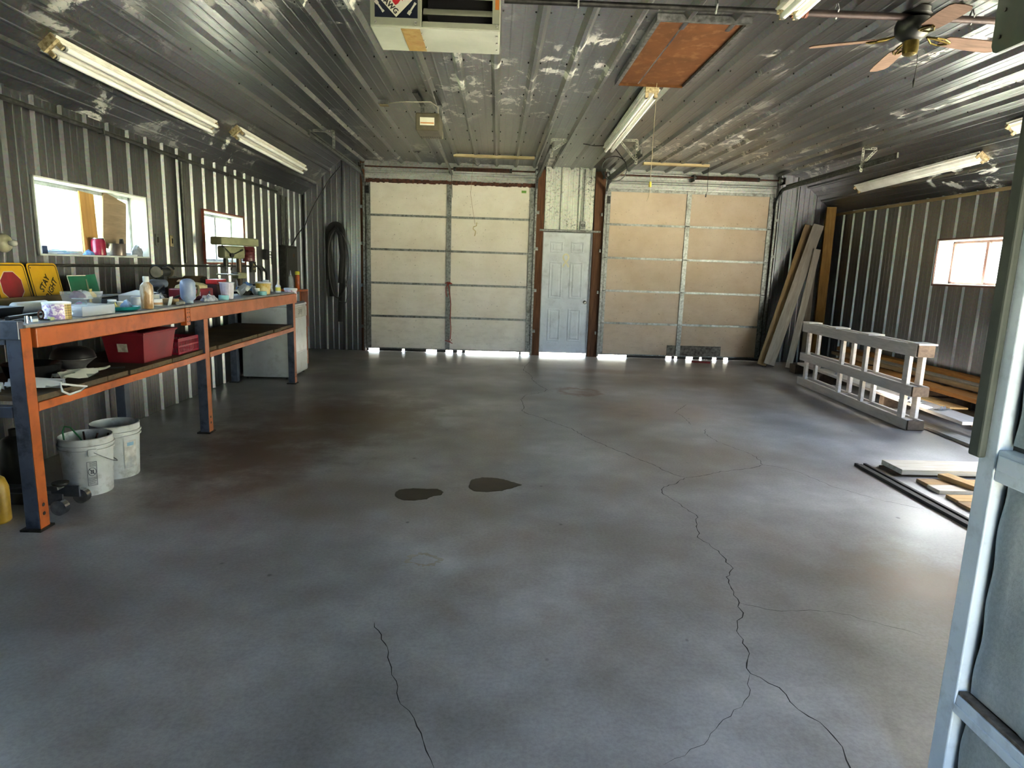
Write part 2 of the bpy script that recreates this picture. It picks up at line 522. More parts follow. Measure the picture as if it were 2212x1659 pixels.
# ------------------------------------------------------------------ floor, cracks and puddles
floor = structure(MB().box(XL - 0.18, XR + 0.22, YF - 0.15, YB + 0.16, -0.14, 0.0).build('floor', M_CONC))
CRACKS = [
(0.006, [(0.085, 10.149), (0.289, 10.047), (0.477, 9.906)] ),
(0.008, [(0.572, 10.385), (0.477, 9.906), (0.43, 9.487), (0.478, 9.256), (0.523, 9.034), (0.527, 8.609), (0.571, 8.321), (0.672, 7.97), (0.64, 7.862), (0.517, 7.695), (0.386, 7.596), (0.313, 7.317), (0.335, 6.931), (0.305, 6.7), (0.355, 6.582), (0.493, 6.408), (0.585, 6.233), (0.761, 5.963), (0.82, 5.752), (0.938, 5.503), (1.005, 5.355), (1.124, 5.161), (1.198, 5.001), (1.268, 4.898), (1.309, 4.771), (1.39, 4.625), (1.439, 4.589)] ),
(0.0075, [(2.179, 4.944), (2.08, 4.869), (1.929, 4.797), (1.768, 4.747), (1.59, 4.633), (1.43, 4.558), (1.354, 4.459), (1.254, 4.367), (1.21, 4.323), (1.18, 4.228), (1.201, 4.165), (1.239, 4.045), (1.266, 3.93), (1.296, 3.831), (1.296, 3.821), (1.24, 3.644), (1.228, 3.54), (1.197, 3.483), (1.238, 3.399), (1.255, 3.269), (1.265, 3.094), (1.194, 2.997), (1.182, 2.907), (1.178, 2.846), (1.166, 2.743), (1.146, 2.707), (1.151, 2.653), (1.098, 2.586), (1.08, 2.53), (1.056, 2.412), (1.057, 2.34), (1.02, 2.272), (1.01, 2.208), (1.055, 2.152), (1.085, 2.126), (1.09, 2.047), (1.121, 1.971), (1.154, 1.906), (1.158, 1.877), (1.163, 1.827), (1.145, 1.77), (1.14, 1.738), (1.131, 1.7)] ),
(0.006, [(2.232, 7.266), (2.187, 7.19), (2.083, 7.006), (1.975, 6.798), (2.012, 6.677), (1.989, 6.271)] ),
(0.006, [(2.078, 6.095), (2.022, 5.939), (2.039, 5.638), (2.158, 5.353), (2.219, 5.164), (2.179, 4.944), (2.281, 4.901), (2.391, 4.776), (2.491, 4.436), (2.7, 4.157), (2.892, 4.023)] ),
(0.006, [(-0.48, 2.522), (-0.452, 2.462), (-0.429, 2.398), (-0.386, 2.31), (-0.359, 2.215), (-0.328, 2.133), (-0.306, 2.035), (-0.295, 2.009), (-0.26, 1.974), (-0.224, 1.898), (-0.197, 1.835), (-0.183, 1.792), (-0.163, 1.751), (-0.151, 1.72)] ),
(0.004, [(1.166, 2.743), (1.238, 2.71), (1.298, 2.681), (1.443, 2.683), (1.564, 2.68), (1.641, 2.649), (1.74, 2.574), (1.842, 2.515), (1.875, 2.48)] ),
(0.003, [(1.004, 2.203), (0.971, 2.11), (0.903, 2.015), (0.814, 1.949), (0.748, 1.881), (0.711, 1.831), (0.659, 1.809), (0.597, 1.768), (0.556, 1.742)] ),
]
PUDDLE1= [(-0.64, 4.123), (-0.616, 4.183), (-0.532, 4.208), (-0.438, 4.203), (-0.364, 4.208), (-0.32, 4.155), (-0.333, 4.085), (-0.384, 4.064), (-0.417, 4.006), (-0.502, 3.972), (-0.567, 3.979), (-0.623, 4.03)]
PUDDLE2= [(-0.16, 4.253), (-0.144, 4.423), (-0.067, 4.472), (0.019, 4.47), (0.09, 4.439), (0.146, 4.391), (0.214, 4.328), (0.143, 4.253), (0.074, 4.196), (-0.033, 4.162), (-0.114, 4.176)]
PALE= [(-0.442, 3.109), (-0.401, 3.185), (-0.352, 3.206), (-0.297, 3.178), (-0.241, 3.122), (-0.267, 3.08), (-0.315, 3.052), (-0.366, 3.061)]
def subdivide(pts, step=0.03, amp=0.010):
    out = []
    rr = random.Random(len(pts) * 31 + int(abs(pts[0][0]) * 1000))
    for (x0, y0), (x1, y1) in zip(pts, pts[1:]):
        L = math.hypot(x1 - x0, y1 - y0); n = max(1, int(L / step))
        nx, ny = -(y1 - y0) / (L + 1e-9), (x1 - x0) / (L + 1e-9)
        for i in range(n):
            t = i / n
            j = 0 if i == 0 else rr.uniform(-amp, amp)
            out.append((x0 + (x1 - x0) * t + nx * j, y0 + (y1 - y0) * t + ny * j))
    out.append(pts[-1])
    return out
for wdt, pts in CRACKS:                                    # hairline cracks in the slab
    pl = subdivide(pts)
    mb = MB(); vs_, fs_ = [], []
    rr = random.Random(5)
    for i, (x, y) in enumerate(pl):
        a = pl[max(i - 1, 0)]; b = pl[min(i + 1, len(pl) - 1)]
        L = math.hypot(b[0] - a[0], b[1] - a[1]) + 1e-9
        nx, ny = -(b[1] - a[1]) / L, (b[0] - a[0]) / L
        w_ = wdt * 0.32 * rr.uniform(0.45, 1.25) * (0.35 if i in (0, len(pl) - 1) else 1)
        vs_ += [(x + nx * w_, y + ny * w_, 0.0008), (x - nx * w_, y - ny * w_, 0.0008)]
        if i: fs_.append((2 * i - 2, 2 * i - 1, 2 * i + 1, 2 * i))
    mb.add(vs_, fs_).build('crack', M_CRACK, floor)
def puddle_mat():
    m, nt, bs, out = nodes_of('wet_oily_patch')
    n_ = noise(nt, coords(nt), 9, 4)
    nt.links.new(ramp(nt, n_, [(0.3, lin('1c1712')), (0.7, lin('2c251c'))]), bs.inputs['Base Color'])
    bs.inputs['Roughness'].default_value = 0.45; bs.inputs['Specular IOR Level'].default_value = 0.3
    return m
M_WET = puddle_mat()
for pts, lab in ((PUDDLE1, 'dark oval wet spot on the concrete, left of the pair'), (PUDDLE2, 'dark pointed wet spot on the concrete, right of the pair')):
    cx = sum(p[0] for p in pts) / len(pts); cy_ = sum(p[1] for p in pts) / len(pts)
    ring = []
    rr = random.Random(3)
    for (x0, y0), (x1, y1) in zip(pts, pts[1:] + pts[:1]):
        for k in range(5):
            t = k / 5; j = rr.uniform(0.97, 1.03)
            ring.append((cx + (x0 + (x1 - x0) * t - cx) * j, cy_ + (y0 + (y1 - y0) * t - cy_) * j))
    n = len(ring)
    mb = MB().add([(cx, cy_, 0.0022)] + [(cx + (x - cx) * 0.94, cy_ + (y - cy_) * 0.94, 0.002) for x, y in ring] + [(x, y, 0.0004) for x, y in ring],
                  [(0, 1 + i, 1 + (i + 1) % n) for i in range(n)] + [(1 + i, 1 + n + i, 1 + n + (i + 1) % n, 1 + (i + 1) % n) for i in range(n)])
    tag(mb.build('oil_puddle', M_WET, fixn=True), lab, 'puddle', 'wet spots on the floor')
# pale dried ring left by an old spill
mb = MB(); n = len(PALE); rr = random.Random(4)
cx = sum(p[0] for p in PALE) / n; cy_ = sum(p[1] for p in PALE) / n
ro, ri = [], []
for i in range(40):
    t = i / 40 * n; a, b = PALE[int(t) % n], PALE[(int(t) + 1) % n]; f = t - int(t)
    x, y = a[0] + (b[0] - a[0]) * f, a[1] + (b[1] - a[1]) * f
    j = rr.uniform(0.80, 1.25); k = rr.uniform(0.66, 0.84)
    ro.append((cx + (x - cx) * j, cy_ + (y - cy_) * j, 0.0008)); ri.append((cx + (x - cx) * k, cy_ + (y - cy_) * k, 0.0008))
mb.add(ro + ri, [(i, (i + 1) % 40, 40 + (i + 1) % 40, 40 + i) for i in range(40)]).build('spill_ring', mat('dried_spill', 'a89f8e', '968c7a', rough=0.7), floor)

# ------------------------------------------------------------------ outside: ground and trees
ground = structure(MB().box(-60, 60, -60, 70, -0.5, -0.15).build('ground_grass', M_GRASS))
pad = structure(MB().box(-6, 9, YB + 0.17, YB + 7, -0.15, -0.03).build('ground_gravel', M_GRAVEL))
pad2 = structure(MB().box(-5, 7, -9, YF - 0.16, -0.15, -0.03).build('ground_bounce_front', M_GRAVEL))  # unseen pale pad added in front to bounce light up to the ceiling
pad3 = structure(MB().box(XR + 0.22 + 0.01, XR + 6, -1.0, 8.0, -0.15, -0.03).build('ground_bounce_right', M_GRAVEL))  # unseen pale pad added at the right, sends sunlight up to the ceiling
M_BARK = mat('tree_bark', '5a4a3a', '3c3026', rough=0.9)
M_LEAF = mat('tree_leaves', '5f8f3a', '3d6424', rough=0.6, scale=3)
def tree(x, y, h, r, label, seed):
    rr = random.Random(seed)
    t = empty('leafy_tree', (x, y, -0.15)); tag(t, label, 'tree', 'trees outside the garage')
    MB().rings([(x, y, -0.15), (x + 0.1, y, h * 0.35), (x, y + 0.1, h * 0.7)], [0.16, 0.12, 0.05], 8).build('trunk', M_BARK, t, smooth=True)
    mb = MB()
    for i in range(2600):
        a, b, c = rr.gauss(0, 1), rr.gauss(0, 1), rr.gauss(0, 1)
        L = math.sqrt(a * a + b * b + c * c); k = r * rr.uniform(0.55, 1.0) / L
        p = Vector((x + a * k, y + b * k, h * 0.62 + c * k * 0.95))
        e = Euler((rr.uniform(0, 6), rr.uniform(0, 6), rr.uniform(0, 6))).to_matrix()
        s = rr.uniform(0.14, 0.26)
        mb.add([p + e @ Vector(q) for q in ((-s, 0, 0), (0, -s * 0.45, 0.01), (s, 0, 0), (0, s * 0.45, 0.01))], [(0, 1, 2, 3)])
    lf = mb.build('foliage', M_LEAF, t); lf['kind'] = 'stuff'
tree(12.5, 13.4, 4.6, 2.1, 'leafy green tree seen through the right-hand window', 1)
tree(13.0, 9.0, 5.0, 2.15, 'unseen leafy green tree added outside the right wall to block sky, second from the back', 4)  # this and the two below: unseen trees added to keep skylight off the floor
tree(12.6, 4.4, 5.0, 2.15, 'unseen leafy green tree added outside the right wall to block sky, third from the back', 5)  # added out of view to block the low sky
tree(12.8, -0.4, 5.0, 2.15, 'unseen leafy green tree added outside the right wall to block sky, nearest the front', 6)  # unseen, added as the last of the sky blockers
tree(-10.5, 19.0, 4.4, 2.2, 'leafy green tree seen through the farther left-hand window', 2)

# ------------------------------------------------------------------ corrugated sheets
def corrugated(name, parent, mat_, O, U, V, Nn, u0, u1, v0, v1, pitch, phase, holes=(), h=0.021, top=0.022, base=0.064, vtop=None, n0=0.003, minor=True, extra=()):
    O, U, V, Nn = Vector(O), Vector(U), Vector(V), Vector(Nn)
    pts = []
    k = math.floor((u0 - phase) / pitch) - 1
    while phase + k * pitch < u1 + pitch:
        c = phase + k * pitch
        pts += [(c - base / 2, 0), (c - top / 2, h), (c + top / 2, h), (c + base / 2, 0)]
        if minor:
            for m_ in (c + pitch * 0.36, c + pitch * 0.64):
                pts += [(m_ - 0.011, 0), (m_ - 0.004, 0.0018), (m_ + 0.004, 0.0018), (m_ + 0.011, 0)]
        k += 1
    pts.sort()
    def hgt(u):
        for (a, ha), (b, hb) in zip(pts, pts[1:]):
            if a <= u <= b: return ha + (hb - ha) * ((u - a) / (b - a) if b > a else 0)
        return 0
    us = {u0, u1} | {p[0] for p in pts if u0 < p[0] < u1} | {e for e in extra if u0 < e < u1}
    for ha, hb, _, _ in holes: us |= {e for e in (ha, hb) if u0 < e < u1}
    us = sorted(us)
    mb = MB()
    def pt(u, v): return O + U * u + V * v + Nn * (n0 + hgt(u))
    for a, b in zip(us, us[1:]):
        if b - a < 1e-5: continue
        m_ = (a + b) / 2
        segs = [(v0, v1)]
        for ha, hb, va, vb in holes:
            if ha <= m_ <= hb:
                new = []
                for s0, s1 in segs:
                    if va > s0: new.append((s0, min(va, s1)))
                    if vb < s1: new.append((max(vb, s0), s1))
                segs = new
        for s0, s1 in segs:
            ta, tb = (s1, s1) if vtop is None or s1 < v1 else (vtop(a), vtop(b))
            if ta <= s0 and tb <= s0: continue
            mb.add([pt(a, s0), pt(b, s0), pt(b, tb), pt(a, ta)], [(0, 1, 2, 3)])
    if not mb.v: return None
    return mb.build(name, mat_, parent)
def sheet_row(parent, mat_, O, U, V, Nn, u0, u1, v0, v1, pitch, phase, per=3, **kw):
    e = phase + math.ceil((u0 - phase) / pitch) * pitch
    edges = [u0]
    while e < u1:
        if e - edges[-1] > pitch * (per - 0.5): edges.append(e)
        e += pitch
    if u1 - edges[-1] < pitch * 0.4 and len(edges) > 1: edges.pop()
    edges.append(u1)
    for i, (a, b) in enumerate(zip(edges, edges[1:])):
        k2 = dict(kw); k2['n0'] = kw.get('n0', 0.003) + 0.0012 * (i % 2)
        corrugated('metal_sheet', parent, mat_, O, U, V, Nn, a, b, v0, v1, pitch, phase, **k2)

W1 = (4.78, 6.265, 1.48, 2.035)                            # window openings: y0, y1, z0, z1
W2 = (7.44, 8.58, 1.447, 2.018)
W3 = (7.24, 8.41, 1.455, 2.018)
OPEN_R = (2.5, 5.6, 0.0, 2.5)                              # open side doorway, out of sight behind the open door leaf
W0 = (2.6, 3.75, 1.15, 2.15)                              # a near left window, outside the picture
TL, TR = 0.18, 0.22                                        # wall thickness

def wall_with_holes(x0, x1, y0, y1, z1, holes):
    mb = MB(); ys = sorted({y0, y1} | {h[0] for h in holes} | {h[1] for h in holes})
    for a, b in zip(ys, ys[1:]):
        m_ = (a + b) / 2; segs = [(0.0, z1)]
        for h in holes:
            if h[0] < m_ < h[1]: segs = [s for s in ((0.0, h[2]), (h[3], z1)) if s[1] - s[0] > 1e-4]
        for s0, s1 in segs: mb.box(x0, x1, a, b, s0, s1)
    return mb
wall_left = structure(wall_with_holes(XL - TL, XL, YF - 0.15, YB + 0.16, ZC + 0.1, [W0, W1, W2]).build('wall_left', M_BACK))
sheet_row(wall_left, M_WALL, (XL, 0, 0), (0, 1, 0), (0, 0, 1), (1, 0, 0), YF, YB, 0.005, ZW, 0.2955, 4.866, holes=[W0, W1, W2])
wall_right = structure(wall_with_holes(XR, XR + TR, YF - 0.15, YB + 0.16, ZC + 0.1, [W3, OPEN_R]).build('wall_right', M_BACK))
sheet_row(wall_right, M_WALL, (XR, 0, 0), (0, 1, 0), (0, 0, 1), (-1, 0, 0), YF, YB, 0.005, ZW, 0.3005, 9.665, holes=[W3, OPEN_R])
FO = (0.72, 1.36, 2.05)                                   # unseen doorway behind the camera, narrowed to darken the near floor: x0, x1, height
mb = MB().box(XL, FO[0], YF - 0.15, YF, 0, ZC + 0.1).box(FO[1], XR, YF - 0.15, YF, 0, ZC + 0.1).box(FO[0], FO[1], YF - 0.15, YF, FO[2], ZC + 0.1)
wall_front = structure(mb.build('wall_front', M_BACK))
sheet_row(wall_front, M_WALL, (0, YF, 0), (1, 0, 0), (0, 0, 1), (0, 1, 0), XL, XR, 0.005, ZC, 0.3, 0.1, holes=[(FO[0], FO[1], 0.0, FO[2])])
# back wall: two garage doors and a walk door between them
D1 = (-2.227, 0.602, 2.865); DE = (0.765, 1.605, 2.115); D2 = (1.808, 4.664, 2.832)
mb = MB()
zt = ZC + 0.1
mb.box(XL, D1[0], YB, YB + 0.16, 0, zt).box(D1[0], D1[1], YB, YB + 0.16, D1[2], zt).box(D1[1], DE[0], YB, YB + 0.16, 0, zt)
mb.box(DE[0], DE[1], YB, YB + 0.16, DE[2], zt).box(DE[1], D2[0], YB, YB + 0.16, 0, zt).box(D2[0], D2[1], YB, YB + 0.16, D2[2], zt).box(D2[1], XR, YB, YB + 0.16, 0, zt)
wall_back = structure(mb.build('wall_back', M_BACK))
def bev_l(u): return min(ZC, ZW + (u - XL) * (ZC - ZW) / (BL - XL))
def bev_r(u): return min(ZC, ZW + (XR - u) * (ZC - ZW) / (XR - BR))
BY = dict(O=(0, YB, 0), U=(1, 0, 0), V=(0, 0, 1), Nn=(0, -1, 0))
corrugated('metal_sheet', wall_back, M_WALL, u0=XL + 0.03, u1=-2.3, v0=0.005, v1=ZC, pitch=0.325, phase=-2.60, vtop=bev_l, extra=(BL,), **BY)
corrugated('metal_sheet', wall_back, M_WALL, u0=4.735, u1=XR - 0.03, v0=0.005, v1=ZC, pitch=0.305, phase=5.07, vtop=bev_r, extra=(BR,), **BY)
corrugated('metal_sheet', wall_back, M_PALE, u0=0.775, u1=1.605, v0=2.16, v1=ZC, pitch=0.30, phase=1.06, **BY)
for d in (D1, D2):                                         # horizontally ribbed headers above the garage doors
    BH = dict(O=(0, YB, 0), U=(0, 0, 1), V=(1, 0, 0), Nn=(0, -1, 0))
    corrugated('header_sheet', wall_back, M_HEAD, u0=d[2] - 0.03, u1=ZC, v0=d[0] - 0.03, v1=d[1] + 0.03, pitch=0.23, phase=d[2] + 0.135, h=0.016, base=0.05, top=0.02, **BH)
# jamb posts
for i, (a, b, z1) in enumerate(((-2.315, -2.245, ZC), (0.628, 0.765, 3.12), (1.615, 1.785, 3.12), (4.678, 4.735, 2.5))):
    structure(MB().box(a, b, YB - 0.035, YB - 0.004, 0.0, z1).build('trim_%d' % (i + 1), M_JAMB, bevel=0.004))
structure(MB().box(0.70, 1.74, YB - 0.055, YB - 0.002, 2.125, 2.155).build('trim_5', M_STEEL, bevel=0.003), 'grey drip ledge above the walk door')
structure(MB().box(XR - 0.035, XR - 0.026, YF, YB - 0.04, ZW - 0.055, ZW - 0.015).build('trim_6', wood('raw_pine_strip', 'a3906a', '80704e', stretch=(10, 1, 10)), bevel=0.002), 'raw wooden strip along the top of the right wall')

# ------------------------------------------------------------------ ceiling
mb = MB().box(XL - TL, XR + TR, YF - 0.15, YB + 0.16, ZC + 0.1, ZC + 0.25)
mb.box(XL, XR, YF, YB, ZC + 0.005, ZC + 0.1)
ceiling = structure(mb.build('ceiling', M_BACK))
LAPS = [YF, 4.7, 9.17, YB]
for i, (a, b) in enumerate(zip(LAPS, LAPS[1:])):
    off = 0.006 * (2 - i)
    b2 = b + (0.03 if i < 2 else 0)
    sheet_row(ceiling, M_CEIL, (0, 0, ZC), (1, 0, 0), (0, 1, 0), (0, 0, -1), BL, BR, a, b2, 0.3165, 0.262, h=0.034, base=0.085, top=0.026, n0=0.003 + off)
    for side in (-1, 1):
        xa, xb = (XL, BL) if side < 0 else (XR, BR)
        U = Vector((xb - xa, 0, ZC - ZW)); Ls = U.length; U.normalize()
        Nn = Vector((U.z, 0, -U.x)) if side < 0 else Vector((-abs(U.z), 0, -abs(U.x)))
        corrugated('metal_sheet', ceiling, M_CEIL, (xa, 0, ZW), U, (0, 1, 0), Nn, 0, Ls, a, b2, 0.33, 0.30, n0=0.003 + off, h=0.018)
# screw heads along the purlins
mb = MB()
for yr in (1.6, 3.6, 4.62, 5.7, 6.7, 7.6, 8.5, 9.1, 10.2):
    for k in range(-9, 16):
        for dx in (-0.05, 0.05):
            x = 0.262 + k * 0.3165 + dx
            if BL < x < BR: mb.cyl((x, yr, ZC), (x, yr, ZC - 0.022), 0.006, n=5)
sc = mb.build('screw_heads', M_DSTEEL, ceiling); sc['kind'] = 'stuff'

# ------------------------------------------------------------------ windows
def window(n, w, xw, s, depth, frame_m, trim_m, label, mull):
    y0, y1, z0, z1 = w
    root = empty('window_%d' % n, (xw + s * depth * 0.9, (y0 + y1) / 2, z0)); structure(root, label)
    xo = xw + s * depth
    t = 0.012
    for nm, bx in (('sill', (y0, y1, z0, z0 + t)), ('head_lining', (y0, y1, z1 - t, z1)), ('side_lining', (y0, y0 + t, z0, z1)), ('side_lining', (y1 - t, y1, z0, z1))):
        MB().box(xw - s * 0.02, xo, bx[0], bx[1], bx[2], bx[3]).build(nm, M_LINER, root)
    if trim_m:
        e = 0.016
        mb = MB()
        for a, b, c, d in ((y0 - e, y1 + e, z0 - e, z0), (y0 - e, y1 + e, z1, z1 + e), (y0 - e, y0, z0, z1), (y1, y1 + e, z0, z1)):
            mb.box(xw - s * 0.03, xw - s * 0.003, a, b, c, d)
        mb.build('casing', trim_m, root)
    f = 0.03
    xf0, xf1 = xo - s * 0.05, xo - s * 0.005
    mb = MB()
    a0, a1, c0, c1 = y0 + t, y1 - t, z0 + t, z1 - t
    mb.box(xf0, xf1, a0, a1, c0, c0 + f).box(xf0, xf1, a0, a1, c1 - f, c1).box(xf0, xf1, a0, a0 + f, c0, c1).box(xf0, xf1, a1 - f, a1, c0, c1)
    mb.build('frame', frame_m, root, bevel=0.003)
    ym = a0 + (a1 - a0) * mull
    MB().box(xf0 - s * 0.006, xf1, ym - 0.022, ym + 0.022, c0 + f * 0.5, c1 - f * 0.5).build('mullion', frame_m, root, bevel=0.003)
    for (p0, p1, dx) in ((a0 + f, ym - 0.02, 0.018), (ym + 0.02, a1 - f, 0.03)):
        MB().box(xo - s * dx, xo - s * (dx + 0.004), p0, p1, c0 + f, c1 - f).build('pane', M_GLASS, root)
    return root
window(1, W1, XL, -1, TL, M_ALU, None, 'wide sliding window with boards leaning in it, left wall near end', 0.5)
window(2, W2, XL, -1, TL, M_ALU, mat('red_brown_trim', '8f4a3a', '6d382c', rough=0.6), 'smaller sliding window behind the drill press, left wall', 0.56)
window(3, W3, XR, 1, TR, M_BRWN, M_BRWN, 'sliding window in the right wall above the lumber', 0.47)
window(4, W0, XL, -1, TL, M_ALU, None, 'large left window near the camera, outside the picture', 0.5)
portal((XL - TL - 0.02, (W1[0] + W1[1]) / 2, (W1[2] + W1[3]) / 2), (1, 0, 0), W1[1] - W1[0], W1[3] - W1[2])
portal((XL - TL - 0.02, (W2[0] + W2[1]) / 2, (W2[2] + W2[3]) / 2), (1, 0, 0), W2[1] - W2[0], W2[3] - W2[2])
portal((XR + TR + 0.02, (W3[0] + W3[1]) / 2, (W3[2] + W3[3]) / 2), (-1, 0, 0), W3[1] - W3[0], W3[3] - W3[2])
portal((XR + TR + 0.02, (OPEN_R[0] + OPEN_R[1]) / 2, 1.25), (-1, 0, 0), OPEN_R[1] - OPEN_R[0], 2.5)
portal(((FO[0] + FO[1]) / 2, YF - 0.17, FO[2] / 2), (0, 1, 0), FO[1] - FO[0], FO[2])

# ------------------------------------------------------------------ doors in the back wall
def cream(name, a, b, warm):
    m, nt, bs, out = nodes_of(name)
    v = coords(nt, world=True)
    n1 = noise(nt, v, 2.2, 5, 0.6); n2 = noise(nt, coords(nt, (0.5, 1, 1.4), world=True), 9, 7, 0.7)
    col = ramp(nt, n1, [(0.35, lin(b)), (0.65, lin(a))])
    sx = N(nt, 'SeparateXYZ'); nt.links.new(v, sx.inputs[0])
    low = ramp(nt, mth(nt, 'MULTIPLY', sx.outputs[2], 1 / 3.0), [(0.0, 0.55), (0.18, 0.35), (0.5, 0.15)])
    k = mth(nt, 'MULTIPLY', low, ramp(nt, n2, [(0.48, 0.0), (0.75, 0.55)]))
    col = mix(nt, k, col, lin('5c4a3a'))
    col = mix(nt, ramp(nt, noise(nt, v, 30, 3), [(0.66, 0.0), (0.74, 0.5)]), col, lin('4a4036'))
    nt.links.new(col, bs.inputs['Base Color']); bs.inputs['Roughness'].default_value = 0.6
    tl = N(nt, 'BsdfTranslucent'); ms = N(nt, 'MixShader'); ms.inputs[0].default_value = 0.020      # added translucency: panels pass some sun to light the back of the room
    nt.links.new(col, tl.inputs[0]); nt.links.new(bs.outputs[0], ms.inputs[1]); nt.links.new(tl.outputs[0], ms.inputs[2]); nt.links.new(ms.outputs[0], out.inputs[0])
    bump(nt, bs, n2, 0.05, 0.004)
    return m
M_CREAM1 = cream('cream_door_panel', 'dcd6cb', 'd0c8ba', 0)
M_CREAM2 = cream('peach_door_panel', 'cbb9a3', 'bea98f', 1)
M_FILTH = mat('dirty_patch', '8a8478', '4d463d', rough=0.9, scale=18)
def garage_door(n, d, pm, label):
    x0, x1, zt_ = d
    root = empty('door_%d' % n, ((x0 + x1) / 2, YB, 0)); structure(root, label)
    z0 = 0.045
    sh = (zt_ - z0) / 5
    yb = YB - 0.004                                        # the curtain hangs just inside the wall line
    sw = 0.075
    xm = (x0 + x1) / 2 - 0.02
    cols = [(x0 + sw, xm - sw / 2), (xm + sw / 2, x1 - sw)]
    for i in range(5):
        za, zb = z0 + i * sh, z0 + (i + 1) * sh
        for a, b in cols:
            MB().box(a, b, yb, YB + 0.012, za + 0.0175, zb - 0.0175).build('panel', pm, root)
        for a, b in ((x0, x0 + sw), (xm - sw / 2, xm + sw / 2), (x1 - sw, x1)):
            MB().box(a, b, yb - 0.022, YB + 0.012, za, zb + (0.03 if i == 4 else 0)).build('stile', M_STEEL, root)
        for a, b in cols:
            for r0, r1 in ((za, za + 0.018), (zb - 0.018, zb)):
                MB().box(a, b, yb - 0.013 + (0.003 if r0 == za else 0), YB + 0.012, r0, r1 + (0.03 if i == 4 and r1 == zb else 0)).build('rail', M_STEEL, root)
    for i in range(1, 5):
        z = z0 + i * sh
        for xh in (x0 + sw / 2, xm, x1 - sw / 2):
            mb = MB().prism([(-0.022, -0.03), (0.022, -0.03), (0.022, 0.03), (0.012, 0.085), (-0.012, 0.085), (-0.022, 0.03)], (xh, yb - 0.022, z), (1, 0, 0), (0, 0, 1), (0, -1, 0), 0.006)
            mb.prism([(-0.02, -0.09), (0.02, -0.09), (0.02, -0.02), (-0.02, -0.02)], (xh, yb - 0.022, z), (1, 0, 0), (0, 0, 1), (0, -1, 0), 0.005)
            mb.cyl((xh - 0.03, yb - 0.034, z), (xh + 0.03, yb - 0.034, z), 0.009, n=8)
            mb.build('hinge', M_STEEL, root)
    # top brackets with rollers
    for s, xe in ((-1, x0), (1, x1)):
        MB().box(xe - 0.01, xe + 0.06 if s < 0 else xe + 0.01, yb - 0.06, yb - 0.022, zt_ - 0.22, zt_ - 0.1).build('top_bracket', M_DSTEEL, root)
    return root, z0
g1, gz = garage_door(1, D1, M_CREAM1, 'cream sectional garage door left of the walk door')
g2, gz = garage_door(3, D2, M_CREAM2, 'peach sectional garage door right of the walk door')
# torn bottom seals: daylight shows where pieces are missing
rr = random.Random(9)
for root, d, gaps in ((g1, D1, ((-2.20, -2.02), (-1.62, -1.58), (-1.20, -1.02), (-0.86, -0.74), (-0.66, -0.58), (-0.52, 0.42), (0.455, 0.60))),
                      (g2, D2, ((1.79, 2.32), (3.02, 3.12), (3.17, 3.22), (3.38, 3.50), (3.62, 3.66), (3.85, 3.92), (4.05, 4.13)))):
    x = d[0]
    for a, b in list(gaps) + [(d[1], d[1])]:
        if a - x > 0.01: MB().box(x, a, YB - 0.0, YB + 0.03, 0.002, gz - 0.001).build('bottom_seal', M_RUBBER, root)
        x = b
# dented filthy scab on the right door, name plate on the left door
MB().box(3.02, 3.98, YB - 0.0085, YB - 0.004, 0.065, 0.24).build('dent_patch', M_FILTH, g2, bevel=0.002)
MB().box(0.375, 0.455, YB - 0.007, YB - 0.0035, 2.735, 2.775).build('maker_plate', mat('green_name_plate', '6f9a3a', '4f7a25', rough=0.4), g1)
# rust-stained weather strip over the left door
mb = MB(); rr = random.Random(2)
x = D1[0]
while x < D1[1]:
    w_ = rr.uniform(0.02, 0.05); mb.box(x, min(x + w_, D1[1]), YB - 0.03, YB - 0.02, D1[2] - rr.uniform(0.03, 0.045), D1[2] + rr.uniform(0.012, 0.03)); x += w_
mb.build('rust_strip', M_RUST, g1)
# walk door
M_DOORP = mat('pale_grey_blue_door_paint', 'd0d5da', 'c2c7cc', rough=0.4, scale=4, dirt='7f8285', dirt_amt=0.3)
wd = structure(empty('door_2', ((DE[0] + DE[1]) / 2, YB, 0)), 'pale six-panel walk door with a cream ribbon sticker')
dy0, dy1 = YB + 0.005, YB + 0.05
MB().box(DE[0] + 0.012, DE[1] - 0.012, dy0, dy1, 0.05, DE[2] - 0.012).build('leaf', M_DOORP, wd, bevel=0.003)
W_ = DE[1] - DE[0]
for cx0, cx1 in ((0.16, 0.42), (0.58, 0.84)):
    for z0, z1 in ((0.26, 0.82), (1.0, 1.62), (1.78, 1.96)):
        a, b = DE[0] + W_ * cx0, DE[0] + W_ * cx1
        mb = MB()
        def frm(a, b, z0, z1, t, y):
            mb.box(a, b, y, dy0, z0, z0 + t).box(a, b, y, dy0, z1 - t, z1).box(a, a + t, y, dy0, z0 + t, z1 - t).box(b - t, b, y, dy0, z0 + t, z1 - t)
        frm(a, b, z0, z1, 0.02, dy0 - 0.014)
        mb.box(a + 0.05, b - 0.05, dy0 - 0.012, dy0, z0 + 0.045, z1 - 0.045)
        mb.build('raised_panel', M_DOORP, wd, bevel=0.004)
